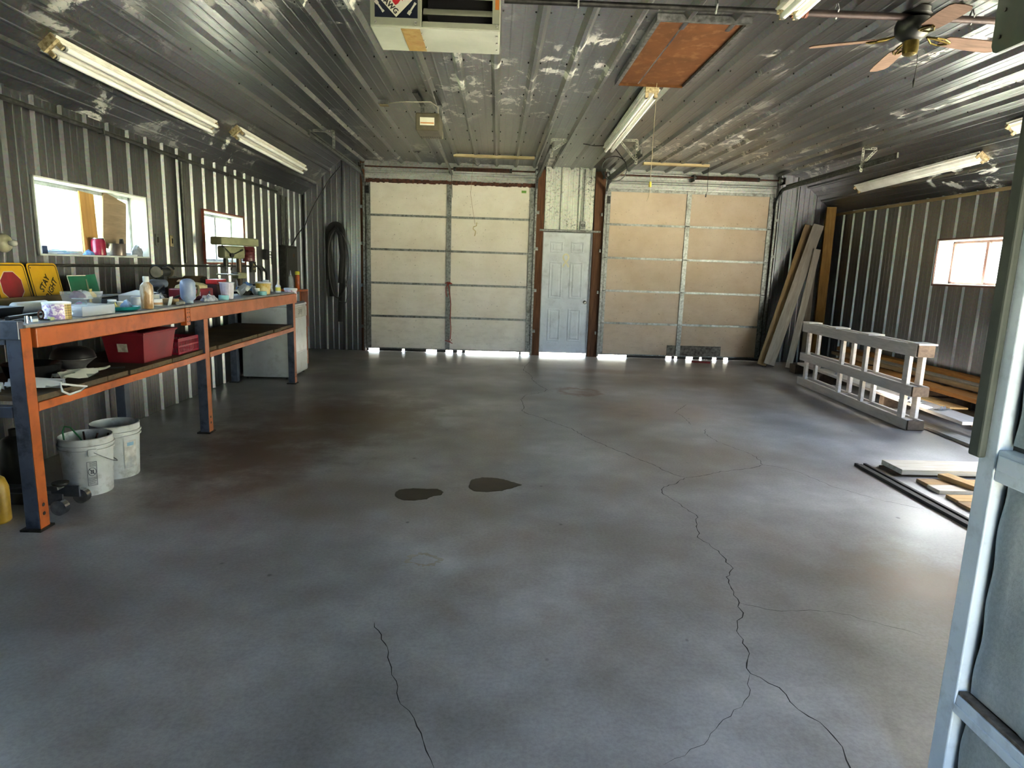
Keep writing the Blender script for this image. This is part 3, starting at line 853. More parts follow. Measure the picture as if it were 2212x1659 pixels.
# frame
mb = MB()
for a, b in ((DE[0] - 0.0, DE[0] + 0.012), (DE[1] - 0.012, DE[1])): mb.box(a, b, YB - 0.03, YB + 0.1, 0, DE[2])
mb.box(DE[0], DE[1], YB - 0.03, YB + 0.1, DE[2] - 0.012, DE[2])
mb.build('frame', mat('steel_door_frame', 'a9aeb0', '8d9294', rough=0.45), wd)
kn = MB(); kx = DE[1] - 0.075
kn.cyl((kx, dy0, 0.945), (kx, dy0 - 0.012, 0.945), 0.032, n=16).cyl((kx, dy0 - 0.012, 0.945), (kx, dy0 - 0.045, 0.945), 0.011, n=10)
kn.rings([(kx, dy0 - 0.04, 0.945), (kx, dy0 - 0.05, 0.945), (kx, dy0 - 0.065, 0.945), (kx, dy0 - 0.078, 0.945)], [0.016, 0.028, 0.028, 0.014], 16)
kn.build('door_knob', mat('polished_knob', 'd8d6cf', 'c2c0b8', rough=0.18, metal=0.9), wd, smooth=True)
# looped ribbon sticker
rb = []
for i in range(25):
    t = i / 24
    a = -0.62 + t * (math.pi + 1.24)
    if t < 0.001: pass
    rb.append((0.046 * math.cos(a), 0.05 * math.sin(a) + 0.03))
path = [(-0.05, -0.125)] + rb[::1] + [(0.05, -0.125)]
path = [(-0.052, -0.12), (-0.02, -0.06), (0.03, 0.0)] + [(0.046 * math.cos(a), 0.052 * math.sin(a) + 0.045) for a in [(-0.4 + i * (math.pi + 0.8) / 16) for i in range(17)]] + [(-0.03, 0.0), (0.02, -0.06), (0.052, -0.12)]
mb = MB(); vs_, fs_ = [], []
bx, bz = DE[0] + W_ * 0.485, 1.655
for i, (px, pz) in enumerate(path):
    a = path[max(i - 1, 0)]; b = path[min(i + 1, len(path) - 1)]
    L = math.hypot(b[0] - a[0], b[1] - a[1]) + 1e-9
    nx, nz = -(b[1] - a[1]) / L * 0.0135, (b[0] - a[0]) / L * 0.0135
    yy = dy0 - 0.0015 - (0.0012 if i > len(path) // 2 else 0)
    vs_ += [(bx + px + nx, yy, bz + pz + nz), (bx + px - nx, yy, bz + pz - nz)]
    if i: fs_.append((2 * i - 2, 2 * i - 1, 2 * i + 1, 2 * i))
mb.add(vs_, fs_).build('ribbon_sticker', mat('cream_sticker', 'ddd8bb', 'd0caa8', rough=0.5), wd)

# ================================================================== things on the ceiling and the back wall
M_WHITE = mat('white_enamel', 'e0ded4', 'd2cfc3', rough=0.5, scale=5, dirt='9a8a66', dirt_amt=0.2)
M_TUBE = mat('dead_fluorescent_tube', 'f4f3ee', 'eeede6', rough=0.45)
M_CAPR = mat('corroded_socket', 'b9ab86', '7a6a45', rough=0.7, scale=40)
def fixture(p, q, down, label, tubes=2, depth=0.11, width=0.12, end='plain', z_off=0.0):
    """strip light: p, q are the two ends on the surface, down points into the room"""
    p, q, down = Vector(p), Vector(q), Vector(down).normalized()
    d = (q - p).normalized(); side = d.cross(down).normalized()
    t = empty('strip_light', (p + q) / 2); tag(t, label, 'ceiling light', 'fluorescent strip lights')
    def slab(name, a, b, w0, w1, s0, s1, m, bev=0.003):
        mb = MB(); vs_ = []
        for e in (a, b):
            for sd, dn in ((w0, s0), (w1, s0), (w1, s1), (w0, s1)): vs_.append(p + d * e + side * sd + down * dn)
        mb.add(vs_, [(0, 1, 2, 3), (7, 6, 5, 4), (0, 4, 5, 1), (1, 5, 6, 2), (2, 6, 7, 3), (3, 7, 4, 0)])
        return mb.build(name, m, t, bevel=bev, fixn=True)
    L = (q - p).length
    slab('housing', 0, L, -width / 2, width / 2, 0.0, depth * 0.62, M_WHITE)
    # sloped reflector
    mb = MB()
    h0, h1 = depth * 0.62, depth * 0.72
    pr = [(-width * 0.62, h0 - 0.012), (-width * 0.18, h1), (width * 0.18, h1), (width * 0.62, h0 - 0.012), (width * 0.62, h0 - 0.016), (-width * 0.62, h0 - 0.016)]
    mb.prism(pr, p, side, down, d, L)
    mb.build('reflector', M_WHITE, t, fixn=True)
    for e0, e1 in ((-0.012, 0.03), (L - 0.03, L + 0.012)):
        slab('end_cap', e0, e1, -width * 0.5, width * 0.5, -0.0, depth * 0.74, M_CAPR)
    for sgn in (-1, 1):
        sd = side * sgn * width * 0.33
        for e in (0.025, L - 0.025):
            c = p + d * e + sd
            MB().bar(c + down * depth * 0.6, c + down * (depth * 1.12), 0.03, 0.018, up=d).build('lamp_holder', M_CAPR, t, bevel=0.002)
        if tubes == 2:
            tb = MB().rings([p + d * 0.04 + sd + down * depth, p + d * (L - 0.04) + sd + down * depth], 0.0195, 14)
            to = tb.build('tube', M_TUBE, t, smooth=True)
            for e in (0.04, L - 0.065):
                MB().cyl(p + d * e + sd + down * depth, p + d * (e + 0.025) + sd + down * depth, 0.0195, n=14).build('tube_cap', M_STEEL, to, smooth=True)
    return t
nl = Vector((0.667, 0, -0.745)); nr = Vector((-0.65, 0, -0.76))
fixture((-2.975, 4.56, 2.875), (-2.985, 7.02, 2.868), nl, 'two-tube strip light with a corroded near end above the wide window')
fixture((-2.935, 7.49, 2.91), (-2.965, 10.07, 2.885), nl, 'two-tube strip light nearest the far left corner')
fixture((1.34, 6.1, ZC - 0.03), (1.43, 8.93, ZC - 0.03), (0, 0, -1), 'two-tube strip light in the ceiling middle behind the brown hatch', depth=0.1)
fixture((1.58, 1.6, 3.07), (1.645, 4.03, 3.07), (0, 0, -1), 'two-tube strip light cut off by the top edge of the picture', depth=0.1)
fixture((5.36, 7.33, 2.895), (5.41, 9.95, 2.855), nr, 'strip light without tubes above the right-hand window', tubes=0, depth=0.08, width=0.13)
fixture((5.10, 4.2, 3.10), (5.15, 6.72, 3.06), nr, 'strip light at the right edge, only its far end showing', tubes=0, depth=0.08, width=0.13)

# attic hatch
M_HATCH = mat('brown_hardboard', '56351a', '472b14', rough=0.8, spec=0.15, scale=3, dirt='8c6a48', dirt_amt=0.25, dirt_scale=9)
hz = ZC - 0.032
ht = empty('attic_hatch', (1.31, 5.33, hz - 0.02)); tag(ht, 'brown hardboard attic hatch set into the metal ceiling', 'hatch')
MB().box(1.03, 1.60, 4.57, 6.07, hz - 0.012, hz).build('hatch_panel', M_HATCH, ht, bevel=0.003)
for bx in ((1.0, 1.03, 4.54, 6.1), (1.60, 1.63, 4.54, 6.1), (1.03, 1.60, 4.54, 4.57)):
    MB().box(bx[0], bx[1], bx[2], bx[3], hz - 0.03, hz + 0.012).build('frame_strip', M_STEEL, ht)
MB().box(1.03, 1.60, 6.07, 6.085, hz - 0.03, hz).build('front_lip', M_HATCH, ht)
# cord of the hatch with its yellow toggle
cord = empty('pull_cord', (1.36, 6.02, 1.95)); tag(cord, 'thin pull cord with a yellow toggle hanging from the brown hatch', 'cord')
M_CORD = mat('pale_string', 'b5ac92', '94896c', rough=0.9)
cz = 2.30
MB().rings([(1.36, 6.02, hz - 0.012), (1.361, 6.02, 2.9), (1.359, 6.02, 2.6), (1.36, 6.02, cz)], 0.0022, 6).build('string', M_CORD, cord)
MB().cyl((1.36, 6.02, cz), (1.36, 6.02, cz - 0.045), 0.010, 0.013, n=10).build('toggle', mat('yellow_toggle', 'd9c85a', 'c4b243', rough=0.4), cord, smooth=True)
MB().rings([(1.36, 6.02, cz - 0.045), (1.362, 6.02, cz - 0.08), (1.35, 6.02, cz - 0.14), (1.338, 6.02, cz - 0.17)], 0.0025, 6).build('cord_tail', M_CORD, cord)

# unit heater
M_HEAT = mat('grey_green_heater_enamel', '9a9d88', '8b8e7a', rough=0.45, scale=3)
M_HEATB = mat('heater_bottom_sheet', 'adb0a0', '9a9d8c', rough=0.4, scale=3)
hx0, hx1, hy0, hy1, hb = -0.69, -0.02, 3.62, 4.0, 2.705
hh = empty('unit_heater', ((hx0 + hx1) / 2, (hy0 + hy1) / 2, hb)); tag(hh, 'grey ceiling-hung unit heater with a diamond badge and louvred front', 'heater')
xs = -0.424
mb = MB().box(hx0, hx1, hy0 + 0.012, hy1, hb, hb + 0.018)
mb.build('bottom_pan', M_HEATB, hh, bevel=0.004)
mb = MB().box(hx0, hx0 + 0.015, hy0 + 0.01, hy1, hb + 0.018, 3.02).box(hx1 - 0.015, hx1, hy0 + 0.01, hy1, hb + 0.018, 3.02).box(hx0 + 0.015, hx1 - 0.015, hy1 - 0.015, hy1, hb + 0.018, 3.02).box(hx0, hx1, hy0 + 0.01, hy1, 3.02, 3.035)
mb.build('cabinet', M_HEAT, hh, bevel=0.003)
MB().box(hx0 + 0.002, xs, hy0 - 0.004, hy0 + 0.01, hb + 0.003, 3.03).build('access_panel', M_HEAT, hh, bevel=0.004)
mb = MB().box(xs + 0.003, hx1, hy0, hy0 + 0.012, hb + 0.004, hb + 0.032).box(hx1 - 0.04, hx1, hy0, hy0 + 0.012, hb + 0.032, 3.03).box(xs + 0.003, hx1, hy0, hy0 + 0.012, 3.0, 3.03)
mb.build('louvre_frame', M_HEAT, hh, bevel=0.002)
MB().box(xs + 0.01, hx1 - 0.02, hy0 + 0.2, hy0 + 0.21, hb + 0.03, 3.02).build('dark_interior', M_BLACK, hh)
for k in range(4):
    z = hb + 0.07 + k * 0.078
    mb = MB(); pr = []
    for i in range(9):
        t = i / 8; pr.append((0.055 * t, 0.028 * math.sin(t * math.pi * 0.9)))
    pr2 = pr + [(a, b - 0.004) for a, b in reversed(pr)]
    mb.prism(pr2, (xs + 0.008, hy0 + 0.004, z), (0, 1, 0.25), (0, 0, 1), (1, 0, 0), hx1 - 0.045 - xs)
    mb.build('louvre', M_HEAT, hh, smooth=True, fixn=True)
M_NAVY = mat('navy_badge', '141a2c', '0f1422', rough=0.3)
M_BADGEW = mat('badge_white', 'e6e3cf', 'dad6c0', rough=0.35)
M_BADGER = mat('badge_red', 'c4242a', 'ad1d24', rough=0.4)
yb_ = hy0 - 0.006
bx0, bx1, bz0, bz1 = hx0 + 0.026, xs - 0.02, hb + 0.042, hb + 0.27
bad = MB().box(bx0, bx1, yb_, hy0 - 0.004, bz0, bz1).build('badge', M_NAVY, hh)
cxb, czb = (bx0 + bx1) / 2, bz0 + 0.108
MB().prism([(0, -0.106), (0.106, 0), (0, 0.106), (-0.106, 0)], (cxb, yb_ - 0.0008, czb), (1, 0, 0), (0, 0, 1), (0, 1, 0), 0.0007).build('badge_diamond', M_BADGEW, bad, fixn=True)
MB().prism([(-0.022, -0.034), (-0.008, -0.05), (0.006, -0.042), (0.02, -0.022), (0.03, -0.03), (0.026, 0.012), (0.04, 0.03), (0.012, 0.05), (0.0, 0.08), (-0.016, 0.045), (-0.034, 0.05), (-0.03, 0.01)], (cxb + 0.004, yb_ - 0.0016, czb), (1, 0, 0), (0, 0, 1), (0, 1, 0), 0.0007).build('badge_flame', M_BADGER, bad, fixn=True)
text_obj('badge_lettering', 'DAWG', 0.036, M_BLACK, (cxb - 0.036, yb_ - 0.002, czb - 0.046), (0.72, 0, -0.69), (0.69, 0, 0.72), bad, bold=0.0012)
for sx_ in (-1, 1):
    mb = MB()
    cx_, cz_ = cxb + sx_ * 0.083, bz0 + 0.048
    ux = Vector((0.62, 0, -0.78)) if sx_ < 0 else Vector((0.55, 0, 0.83))
    uy = Vector((-ux.z, 0, ux.x))
    for a, b, w_ in ((-0.03, 0.026, 0.009), (-0.038, -0.018, 0.017), (0.02, 0.03, 0.013)):
        mb.prism([(a, -w_ / 2), (b, -w_ / 2), (b, w_ / 2), (a, w_ / 2)], (cx_, yb_ - 0.0012, cz_), ux, uy, (0, 1, 0), 0.0008)
    mb.build('badge_tool_icon', M_BADGEW, bad, fixn=True)
MB().box(hx1 - 0.026, hx1 - 0.006, hy0 - 0.0016, hy0 - 0.0002, hb + 0.1, 3.02).build('orange_warning_strip', mat('orange_label', 'c97a28', 'b56a1e', rough=0.4), hh)
MB().add([(hx0 + 0.155, hy0 + 0.02, hb - 0.0015), (hx0 + 0.255, hy0 + 0.02, hb - 0.0015), (hx0 + 0.255, hy1 - 0.01, hb - 0.0015), (hx0 + 0.155, hy1 - 0.01, hb - 0.0015)], [(3, 2, 1, 0)]).build('rust_stain_tape', mat('tan_tape', 'a28a55', '8e6c33', rough=0.6, scale=20, dirt='8a4f1c', dirt_amt=0.8, dirt_scale=10), hh)
M_SCREW = mat('bright_screw', 'c9c9c0', 'aaaaa0', rough=0.3, metal=0.8)
for sx_ in (hx0 + 0.03, xs - 0.03, hx1 - 0.015): MB().cyl((sx_, hy0 - 0.012, hb + 0.02), (sx_, hy0 + 0.002, hb + 0.02), 0.007, n=8).build('screw', M_SCREW, hh)
for i in range(3):
    for sx_ in (xs - 0.005, hx1 - 0.014): MB().cyl((sx_, hy0 + 0.075 + i * 0.11, hb - 0.007), (sx_, hy0 + 0.075 + i * 0.11, hb + 0.004), 0.006, n=8).build('screw', M_SCREW, hh)
for hx in (hx0 + 0.06, hx1 - 0.06):
    for hy in (hy0 + 0.06, hy1 - 0.06):
        MB().cyl((hx, hy, 3.035), (hx, hy, ZC - 0.004), 0.006, n=8).build('hanger_rod', M_DSTEEL, hh)

# gas pipe across the ceiling
gp = empty('gas_pipe', (1.5, 4.28, ZC - 0.09)); tag(gp, 'black iron gas pipe running across the ceiling in front of the fan', 'pipe')
MB().rings([(0.0, 4.285, ZC - 0.08), (1.78, 4.275, ZC - 0.08)], 0.017, 12).build('pipe_run', M_DSTEEL, gp, smooth=True)
MB().rings([(1.86, 4.275, ZC - 0.08), (3.6, 4.27, ZC - 0.08)], 0.021, 12).build('pipe_run', mat('dark_brown_pipe', '3d2f28', '2a201b', rough=0.6, metal=0.3), gp, smooth=True)
cp_ = MB()
for i in range(5): cp_.cyl((1.77 + i * 0.02, 4.275, ZC - 0.08), (1.786 + i * 0.02, 4.275, ZC - 0.08), 0.031 - 0.003 * (i % 2), n=12)
cp_.build('coupling', mat('red_rust_coupling', '7a3f24', '54301f', rough=0.7), gp, smooth=True)
for x in (0.45, 1.3, 2.05, 2.9): MB().rings([(x, 4.27, ZC - 0.024), (x, 4.25, ZC - 0.06), (x, 4.275, ZC - 0.105), (x, 4.30, ZC - 0.06), (x, 4.28, ZC - 0.024)], 0.006, 6).build('pipe_strap', M_STEEL, gp)

# ceiling fan
M_FANW = mat('antique_dark_motor', '2d2f2a', '1e201c', rough=0.4, metal=0.6)
M_BRASS = mat('tarnished_brass', '6a5c2c', '4b411d', rough=0.4, metal=0.9)
M_BLADE = wood('dusty_walnut_blade', '6a5546', '48382c', stretch=(1.5, 12, 12))
fc = Vector((2.56, 4.31, 0))
fan = empty('ceiling_fan', (fc.x, fc.y, 2.85)); tag(fan, 'dark ceiling fan with brown blades and a pull chain', 'fan')
MB().lathe([(0.09, 3.156), (0.10, 3.12), (0.06, 3.10)], (fc.x, fc.y, 0), 24).build('canopy', M_FANW, fan, smooth=True, fixn=True)
MB().lathe([(0.05, 3.11), (0.095, 3.095), (0.105, 3.065), (0.10, 3.02), (0.07, 2.99), (0.045, 2.975)], (fc.x, fc.y, 0), 28).build('motor', M_FANW, fan, smooth=True, fixn=True)
MB().lathe([(0.044, 2.98), (0.046, 2.93), (0.042, 2.90), (0.02, 2.89)], (fc.x, fc.y, 0), 20).build('switch_housing', M_BRASS, fan, smooth=True, fixn=True)
for ang in (164, 78, 4, -98):
    a = math.radians(ang); d = Vector((math.cos(a), math.sin(a), 0)); sd = Vector((-d.y, d.x, 0))
    z0 = 2.995
    def bp(r, s, dz=0.0): return fc + d * r + sd * s + Vector((0, 0, z0 - 0.05 * max(0, r - 0.15) - s * 0.18 + dz))
    out = [(0.20, -0.03), (0.22, -0.05), (0.30, -0.056), (0.45, -0.062), (0.55, -0.06), (0.585, -0.045), (0.595, 0), (0.585, 0.045), (0.55, 0.06), (0.45, 0.062), (0.30, 0.056), (0.22, 0.05), (0.20, 0.03)]
    n = len(out)
    mb = MB().add([bp(r, s) for r, s in out] + [bp(r, s, -0.006) for r, s in out], [tuple(range(n)), tuple(reversed(range(n, 2 * n)))] + [(i, n + i, n + (i + 1) % n, (i + 1) % n) for i in range(n)])
    bl = mb.build('blade', M_BLADE, fan, fixn=True)
    mb = MB()
    for s in (-1, 1): mb.rings([bp(0.10, 0.0, 0.01), bp(0.15, s * 0.03, -0.008), bp(0.20, s * 0.035, -0.012), bp(0.25, s * 0.012, -0.012)], 0.006, 6)
    mb.rings([bp(0.10, 0, 0.01), bp(0.26, 0, -0.012)], 0.007, 6)
    mb.build('blade_bracket', M_BRASS, bl)
mb = MB().rings([(fc.x + 0.05, fc.y + 0.0, 2.9), (fc.x + 0.055, fc.y, 2.84), (fc.x + 0.05, fc.y, 2.76)], 0.0018, 5)
mb.lathe([(0.002, 2.765), (0.008, 2.745), (0.007, 2.735), (0.002, 2.705)], (fc.x + 0.05, fc.y, 0), 8)
mb.build('pull_chain', M_DSTEEL, fan)

# garage door opener with rail and straps
op = empty('door_opener', (-0.75, 7.1, 2.86)); tag(op, 'brown garage door opener with a white label hanging over the left door', 'door opener')
M_OPEN = mat('olive_brown_opener_case', '5b5544', '48432f', rough=0.45)
ox0, ox1, oy0, oy1, oz0, oz1 = -0.86, -0.62, 6.86, 7.28, 2.83, 3.0
MB().box(ox0, ox1, oy0, oy1, oz0, oz1).build('motor_case', M_OPEN, op, bevel=0.012)
MB().box(ox0 + 0.045, ox1 - 0.05, oy0 - 0.0015, oy0, oz0 + 0.05, oz0 + 0.125).build('warning_label', M_BADGEW, op)
MB().box(ox0 + 0.05, ox1 - 0.055, oy0 - 0.0022, oy0 - 0.0015, oz0 + 0.066, oz0 + 0.078).build('label_red_line', mat('orange_print', 'cf8a4a', 'c47d3c', rough=0.5), op)
mb = MB(); pr = []
for i in range(9):
    t = math.pi * i / 8 * 0.5; pr.append((oy1 + 0.01 + 0.055 * math.cos(t), oz0 + 0.012 + 0.07 * math.sin(t)))
mb.prism([(oy1 + 0.0, oz0 + 0.0)] + pr + [(oy1, oz0 + 0.085)], (ox0, 0, 0), (0, 1, 0), (0, 0, 1), (1, 0, 0), ox1 - ox0)
mb.build('light_lens', mat('milky_lens', 'b9b296', 'a49c80', rough=0.3), op, fixn=True, bevel=0.004)
for i in range(9): MB().box(ox0 + 0.02 + i * 0.024, ox0 + 0.026 + i * 0.024, oy1 - 0.09, oy1 - 0.01, oz0 - 0.003, oz0 + 0.004).build('vent_slot', M_BLACK, op)
MB().bar((-0.74, oy1, 2.97), (-0.79, YB - 0.12, 2.985), 0.03, 0.035).build('rail', M_STEEL, op, bevel=0.003)
for x, y in ((ox0 + 0.04, 6.72), (ox1 - 0.02, 6.66)):
    MB().bar((x - 0.03, y, ZC - 0.03), (x - 0.005, oy0 + 0.35, ZC - 0.036), 0.05, 0.006).build('mount_strap', M_DSTEEL, op)
    MB().bar((x - 0.005, oy0 + 0.3, ZC - 0.036), (x, oy0 + 0.3, oz1 - 0.002), 0.04, 0.006, up=(0, 1, 0)).build('hanger_strap', M_STEEL, op)
MB().rings([(-1.16, 7.1, ZC - 0.05), (-1.0, 7.02, ZC - 0.05), (-0.72, 6.98, ZC - 0.05), (-0.65, 7.0, ZC - 0.09), (-0.64, 7.02, oz1)], 0.005, 6).build('power_cable', mat('white_cable', 'b8b2a0', 'a09a88', rough=0.6), op, smooth=True)
MB().bar((-0.79, YB - 0.16, 2.985), (-0.78, YB - 0.06, 2.62), 0.025, 0.006, up=(1, 0, 0)).build('door_arm', M_DSTEEL, op)
jb = empty('junction_box', (-1.215, 7.1, ZC - 0.07)); tag(jb, 'small galvanised junction box on the ceiling left of the opener', 'junction box')
MB().box(-1.265, -1.165, 7.05, 7.15, ZC - 0.07, ZC - 0.028).build('box', M_STEEL, jb, bevel=0.004)
MB().box(-1.26, -1.17, 7.055, 7.145, ZC - 0.075, ZC - 0.07).build('cover', mat('rusted_cover', '9a8a62', '76623e', rough=0.6), jb)
sb = empty('ceiling_bracket_plate', (-1.23, 10.05, ZC - 0.05)); tag(sb, 'small bright metal clip on the ceiling near the left garage door', 'clip')
MB().box(-1.29, -1.17, 10.0, 10.1, ZC - 0.036, ZC - 0.03).build('plate', M_STEEL, sb)
MB().prism([(-0.05, 0), (0.05, 0), (0.03, -0.03), (0, -0.012), (-0.03, -0.03)], (-1.23, 10.0, ZC - 0.034), (1, 0, 0), (0, 0, 1), (0, 1, 0), 0.004).build('clip_ear', M_STEEL, sb, fixn=True)

# door tracks, hanger angles, springs
def track(side_x, sgn, ztop, y_end, label, zt_):
    t = empty('door_track', (side_x, YB - 0.07, 0.0)); tag(t, label, 'door track', 'garage door tracks')
    y0 = YB - 0.075
    R = 0.26
    zc_ = ztop - R
    pts = [(side_x, y0, 0.02), (side_x, y0, zc_)]
    for i in range(1, 9):
        a = i / 8 * math.pi / 2
        pts.append((side_x, y0 - R * (1 - math.cos(a)), zc_ + R * math.sin(a)))
    pts.append((side_x, y_end, ztop + 0.015))
    # channel: web plus two lips
    for nm, offx, w_, h_ in (('track_web', 0.0, 0.005, 0.05),):
        mb = MB(); vs_ = []; fs_ = []
        P = [Vector(p) for p in pts]
        for i, p in enumerate(P):
            a = P[max(i - 1, 0)]; b = P[min(i + 1, len(P) - 1)]
            d = (b - a).normalized(); nrm = Vector((0, -d.z, d.y))   # in the y-z plane
            for (ox, on_) in ((0, -0.027), (0, 0.027), (-sgn * 0.03, 0.027), (-sgn * 0.03, 0.023), (-sgn * 0.004, 0.023), (-sgn * 0.004, -0.023), (-sgn * 0.03, -0.023), (-sgn * 0.03, -0.027)):
                vs_.append(p + Vector((ox, 0, 0)) + nrm * on_)
        n = 8
        for i in range(len(P) - 1):
            for j in range(n): fs_.append((i * n + j, i * n + (j + 1) % n, (i + 1) * n + (j + 1) % n, (i + 1) * n + j))
        mb.add(vs_, fs_); mb.build('track_channel', M_STEEL, t, fixn=True)
    # angle stiffener on the horizontal run
    MB().bar((side_x + sgn * 0.012, y0 - R, ztop + 0.03), (side_x + sgn * 0.012, y_end, ztop + 0.045), 0.02, 0.06).build('stiffener_angle', mat('painted_angle_%d' % int(side_x * 100), '6a6c64', '4e504a', rough=0.5, metal=0.6), t)
    for z in (0.4, 1.1, 1.8, 2.4):
        MB().box(side_x - 0.02, side_x + sgn * 0.045, y0 + 0.0, YB - 0.036, z, z + 0.05).build('jamb_bracket', M_STEEL, t)
    return t
TZ = 2.96
track(D1[0] - 0.035, -1, TZ, 8.1, 'galvanised track left of the left garage door', D1[2])
track(D1[1] + 0.035, 1, TZ, 8.3, 'galvanised track right of the left garage door', D1[2])
track(D2[0] - 0.035, -1, TZ - 0.03, 8.4, 'galvanised track left of the right garage door', D2[2])
track(D2[1] + 0.035, 1, TZ - 0.05, 7.9, 'galvanised track right of the right garage door', D2[2])
M_PERF = mat('zinc_perforated_angle', 'a3a596', '86887a', rough=0.45, metal=0.6, scale=20)
def perforated(mb, p, q, w=0.032, up=(0, 1, 0)):
    """a punched strap drawn as rungs between two rails"""
    p, q = Vector(p), Vector(q); d = (q - p); L = d.length; d.normalize()
    side = d.cross(Vector(up)).normalized()
    for s in (-1, 1): mb.bar(p + side * s * w * 0.38, q + side * s * w * 0.38, w * 0.24, 0.003, up=up)
    k = max(2, int(L / 0.03))
    for i in range(k + 1):
        c = p + d * (L * i / k)
        mb.bar(c - side * w * 0.4, c + side * w * 0.4, 0.011, 0.003, up=up)
def hanger(x0, x1, y, zt_, zb, label, brace=True):
    t = empty('hanger_angle', ((x0 + x1) / 2, y, zb)); tag(t, label, 'bracket', 'perforated track hangers')
    mb = MB(); perforated(mb, (x0, y, zt_), (x1, y, zt_)); mb.build('top_strap', M_PERF, t)
    mb = MB(); perforated(mb, (x1, y, zt_), (x1, y, zb)); mb.build('drop_strap', M_PERF, t)
    if brace:
        mb = MB(); perforated(mb, (x0, y, zt_ - 0.01), (x1 - 0.02, y, zb + 0.06)); mb.build('brace_strap', M_PERF, t)
hanger(-2.40, -2.14, 8.75, ZC - 0.034, 2.93, 'perforated hanger of the track nearest the left wall', False)
hanger(0.86, 0.665, 8.75, ZC - 0.034, 2.93, 'perforated hanger between the two garage doors, left one')
hanger(1.52, 1.745, 8.62, ZC - 0.034, 2.86, 'perforated hanger between the two garage doors, right one')
hanger(4.83, 4.66, 8.58, ZC - 0.034, 2.86, 'perforated triangular hanger of the track nearest the right wall')
def torsion(d, label, s0, s1):
    x0, x1, _ = d; z, y = 3.06, YB - 0.16
    t = empty('torsion_spring', ((x0 + x1) / 2, y, z - 0.06)); tag(t, label, 'spring', 'garage door springs')
    MB().cyl((x0 - 0.07, y, z), (x1 + 0.07, y, z), 0.0125, n=10).build('shaft', M_RUST, t, smooth=True)
    mb = MB(); n = int((s1 - s0) / 0.013); pts = []
    for i in range(n * 8 + 1):
        a = i / 8 * 2 * math.pi; pts.append((s0 + (s1 - s0) * i / (n * 8), y + 0.029 * math.cos(a), z + 0.029 * math.sin(a)))
    mb.rings(pts, 0.0055, 5); mb.build('coil', M_RUST, t)
    for s in (s0 - 0.04, s1 + 0.0): MB().cyl((s, y, z), (s + 0.04, y, z), 0.034, n=14).build('cone', M_DSTEEL, t, smooth=True)
    for x in (x0 - 0.045, x1 - 0.015): MB().lathe([(0.03, 0), (0.052, 0.012), (0.045, 0.03), (0.052, 0.05), (0.03, 0.062)], (0, 0, 0), 18).xf(Matrix.Translation((x, y, z)) @ Matrix.Rotation(math.pi / 2, 4, 'Y')).build('cable_drum', M_STEEL, t, smooth=True, fixn=True)
    for x in (x0 - 0.08, (x0 + x1) / 2 - 0.02, x1 + 0.07): MB().box(x, x + 0.012, y - 0.05, YB - 0.022, z - 0.06, z + 0.05).build('bearing_plate', M_DSTEEL, t)
    for x in (x0 + 0.01, x1 - 0.01): MB().cyl((x, y + 0.045, z - 0.02), (x, YB - 0.125, 0.2), 0.0025, n=5).build('lift_cable', M_DSTEEL, g1 if d is D1 else g2)
torsion(D1, 'dark torsion spring and shaft over the left garage door', -0.72, 0.16)
torsion(D2, 'rusty torsion spring and shaft over the right garage door', 3.26, 4.28)
# pale boards fixed to the ceiling over each door
M_PINE = wood('dusty_pine_board', 'c5b48c', '9a8960', stretch=(1, 12, 12))
for a, b, y, lab in ((-0.70, 0.52, 10.14, 'pale board screwed to the ceiling in front of the left door'), (2.2, 3.22, 10.26, 'pale board screwed to the ceiling in front of the right door')):
    o = MB().box(a, b, y, y + 0.09, ZC - 0.066, ZC - 0.028).build('ceiling_board', M_PINE, bevel=0.003); tag(o, lab, 'board', 'ceiling boards')
# emergency release strings
pc = empty('release_cord', (-0.36, 10.3, 1.97)); tag(pc, 'thin string with a curled pull hanging in front of the left garage door', 'cord')
MB().rings([(-0.40, 10.3, ZC - 0.03), (-0.42, 10.3, 2.9), (-0.44, 10.3, 2.6), (-0.40, 10.3, 2.35), (-0.36, 10.3, 2.14)], 0.003, 6).build('string', mat('rust_string', '9a8468', '7d6a52', rough=0.9), pc)
MB().rings([(-0.335, 10.3, 2.17), (-0.34, 10.3, 2.12), (-0.385, 10.3, 2.10), (-0.39, 10.3, 2.07), (-0.35, 10.3, 2.035), (-0.36, 10.3, 1.98), (-0.37, 10.3, 1.965)], 0.008, 8).build('pull_hook', mat('cream_hook', 'c3b48c', 'a8996f', rough=0.6), pc, smooth=True)
bc_ = MB().rings([(3.245, 10.4, ZC - 0.03), (3.25, 10.4, 2.9), (3.26, 10.4, 2.78), (3.24, 10.4, 2.72)], 0.004, 6).rings([(3.24, 10.4, 2.73), (3.235, 10.4, 2.68)], 0.010, 8)
tag(bc_.build('release_cord', M_BLACK, smooth=True), 'short black cord hanging in front of the right garage door', 'cord')
# black cable loop by the hanger
lp = MB(); pts = []
for i in range(40):
    a = i / 39 * 2 * math.pi * 1.6 + 0.6; pts.append((1.53 + 0.17 * math.cos(a), 8.95 + 0.02 * i / 39, 2.84 + 0.16 * math.sin(a)))
lp.rings([(1.10, 9.0, ZC - 0.03), (1.25, 9.0, ZC - 0.05), (1.5, 8.96, ZC - 0.05)] + pts, 0.006, 6)
tag(lp.build('looped_cable', M_BLACK, smooth=True), 'black cable coiled in a loop beside the door hanger', 'cable')
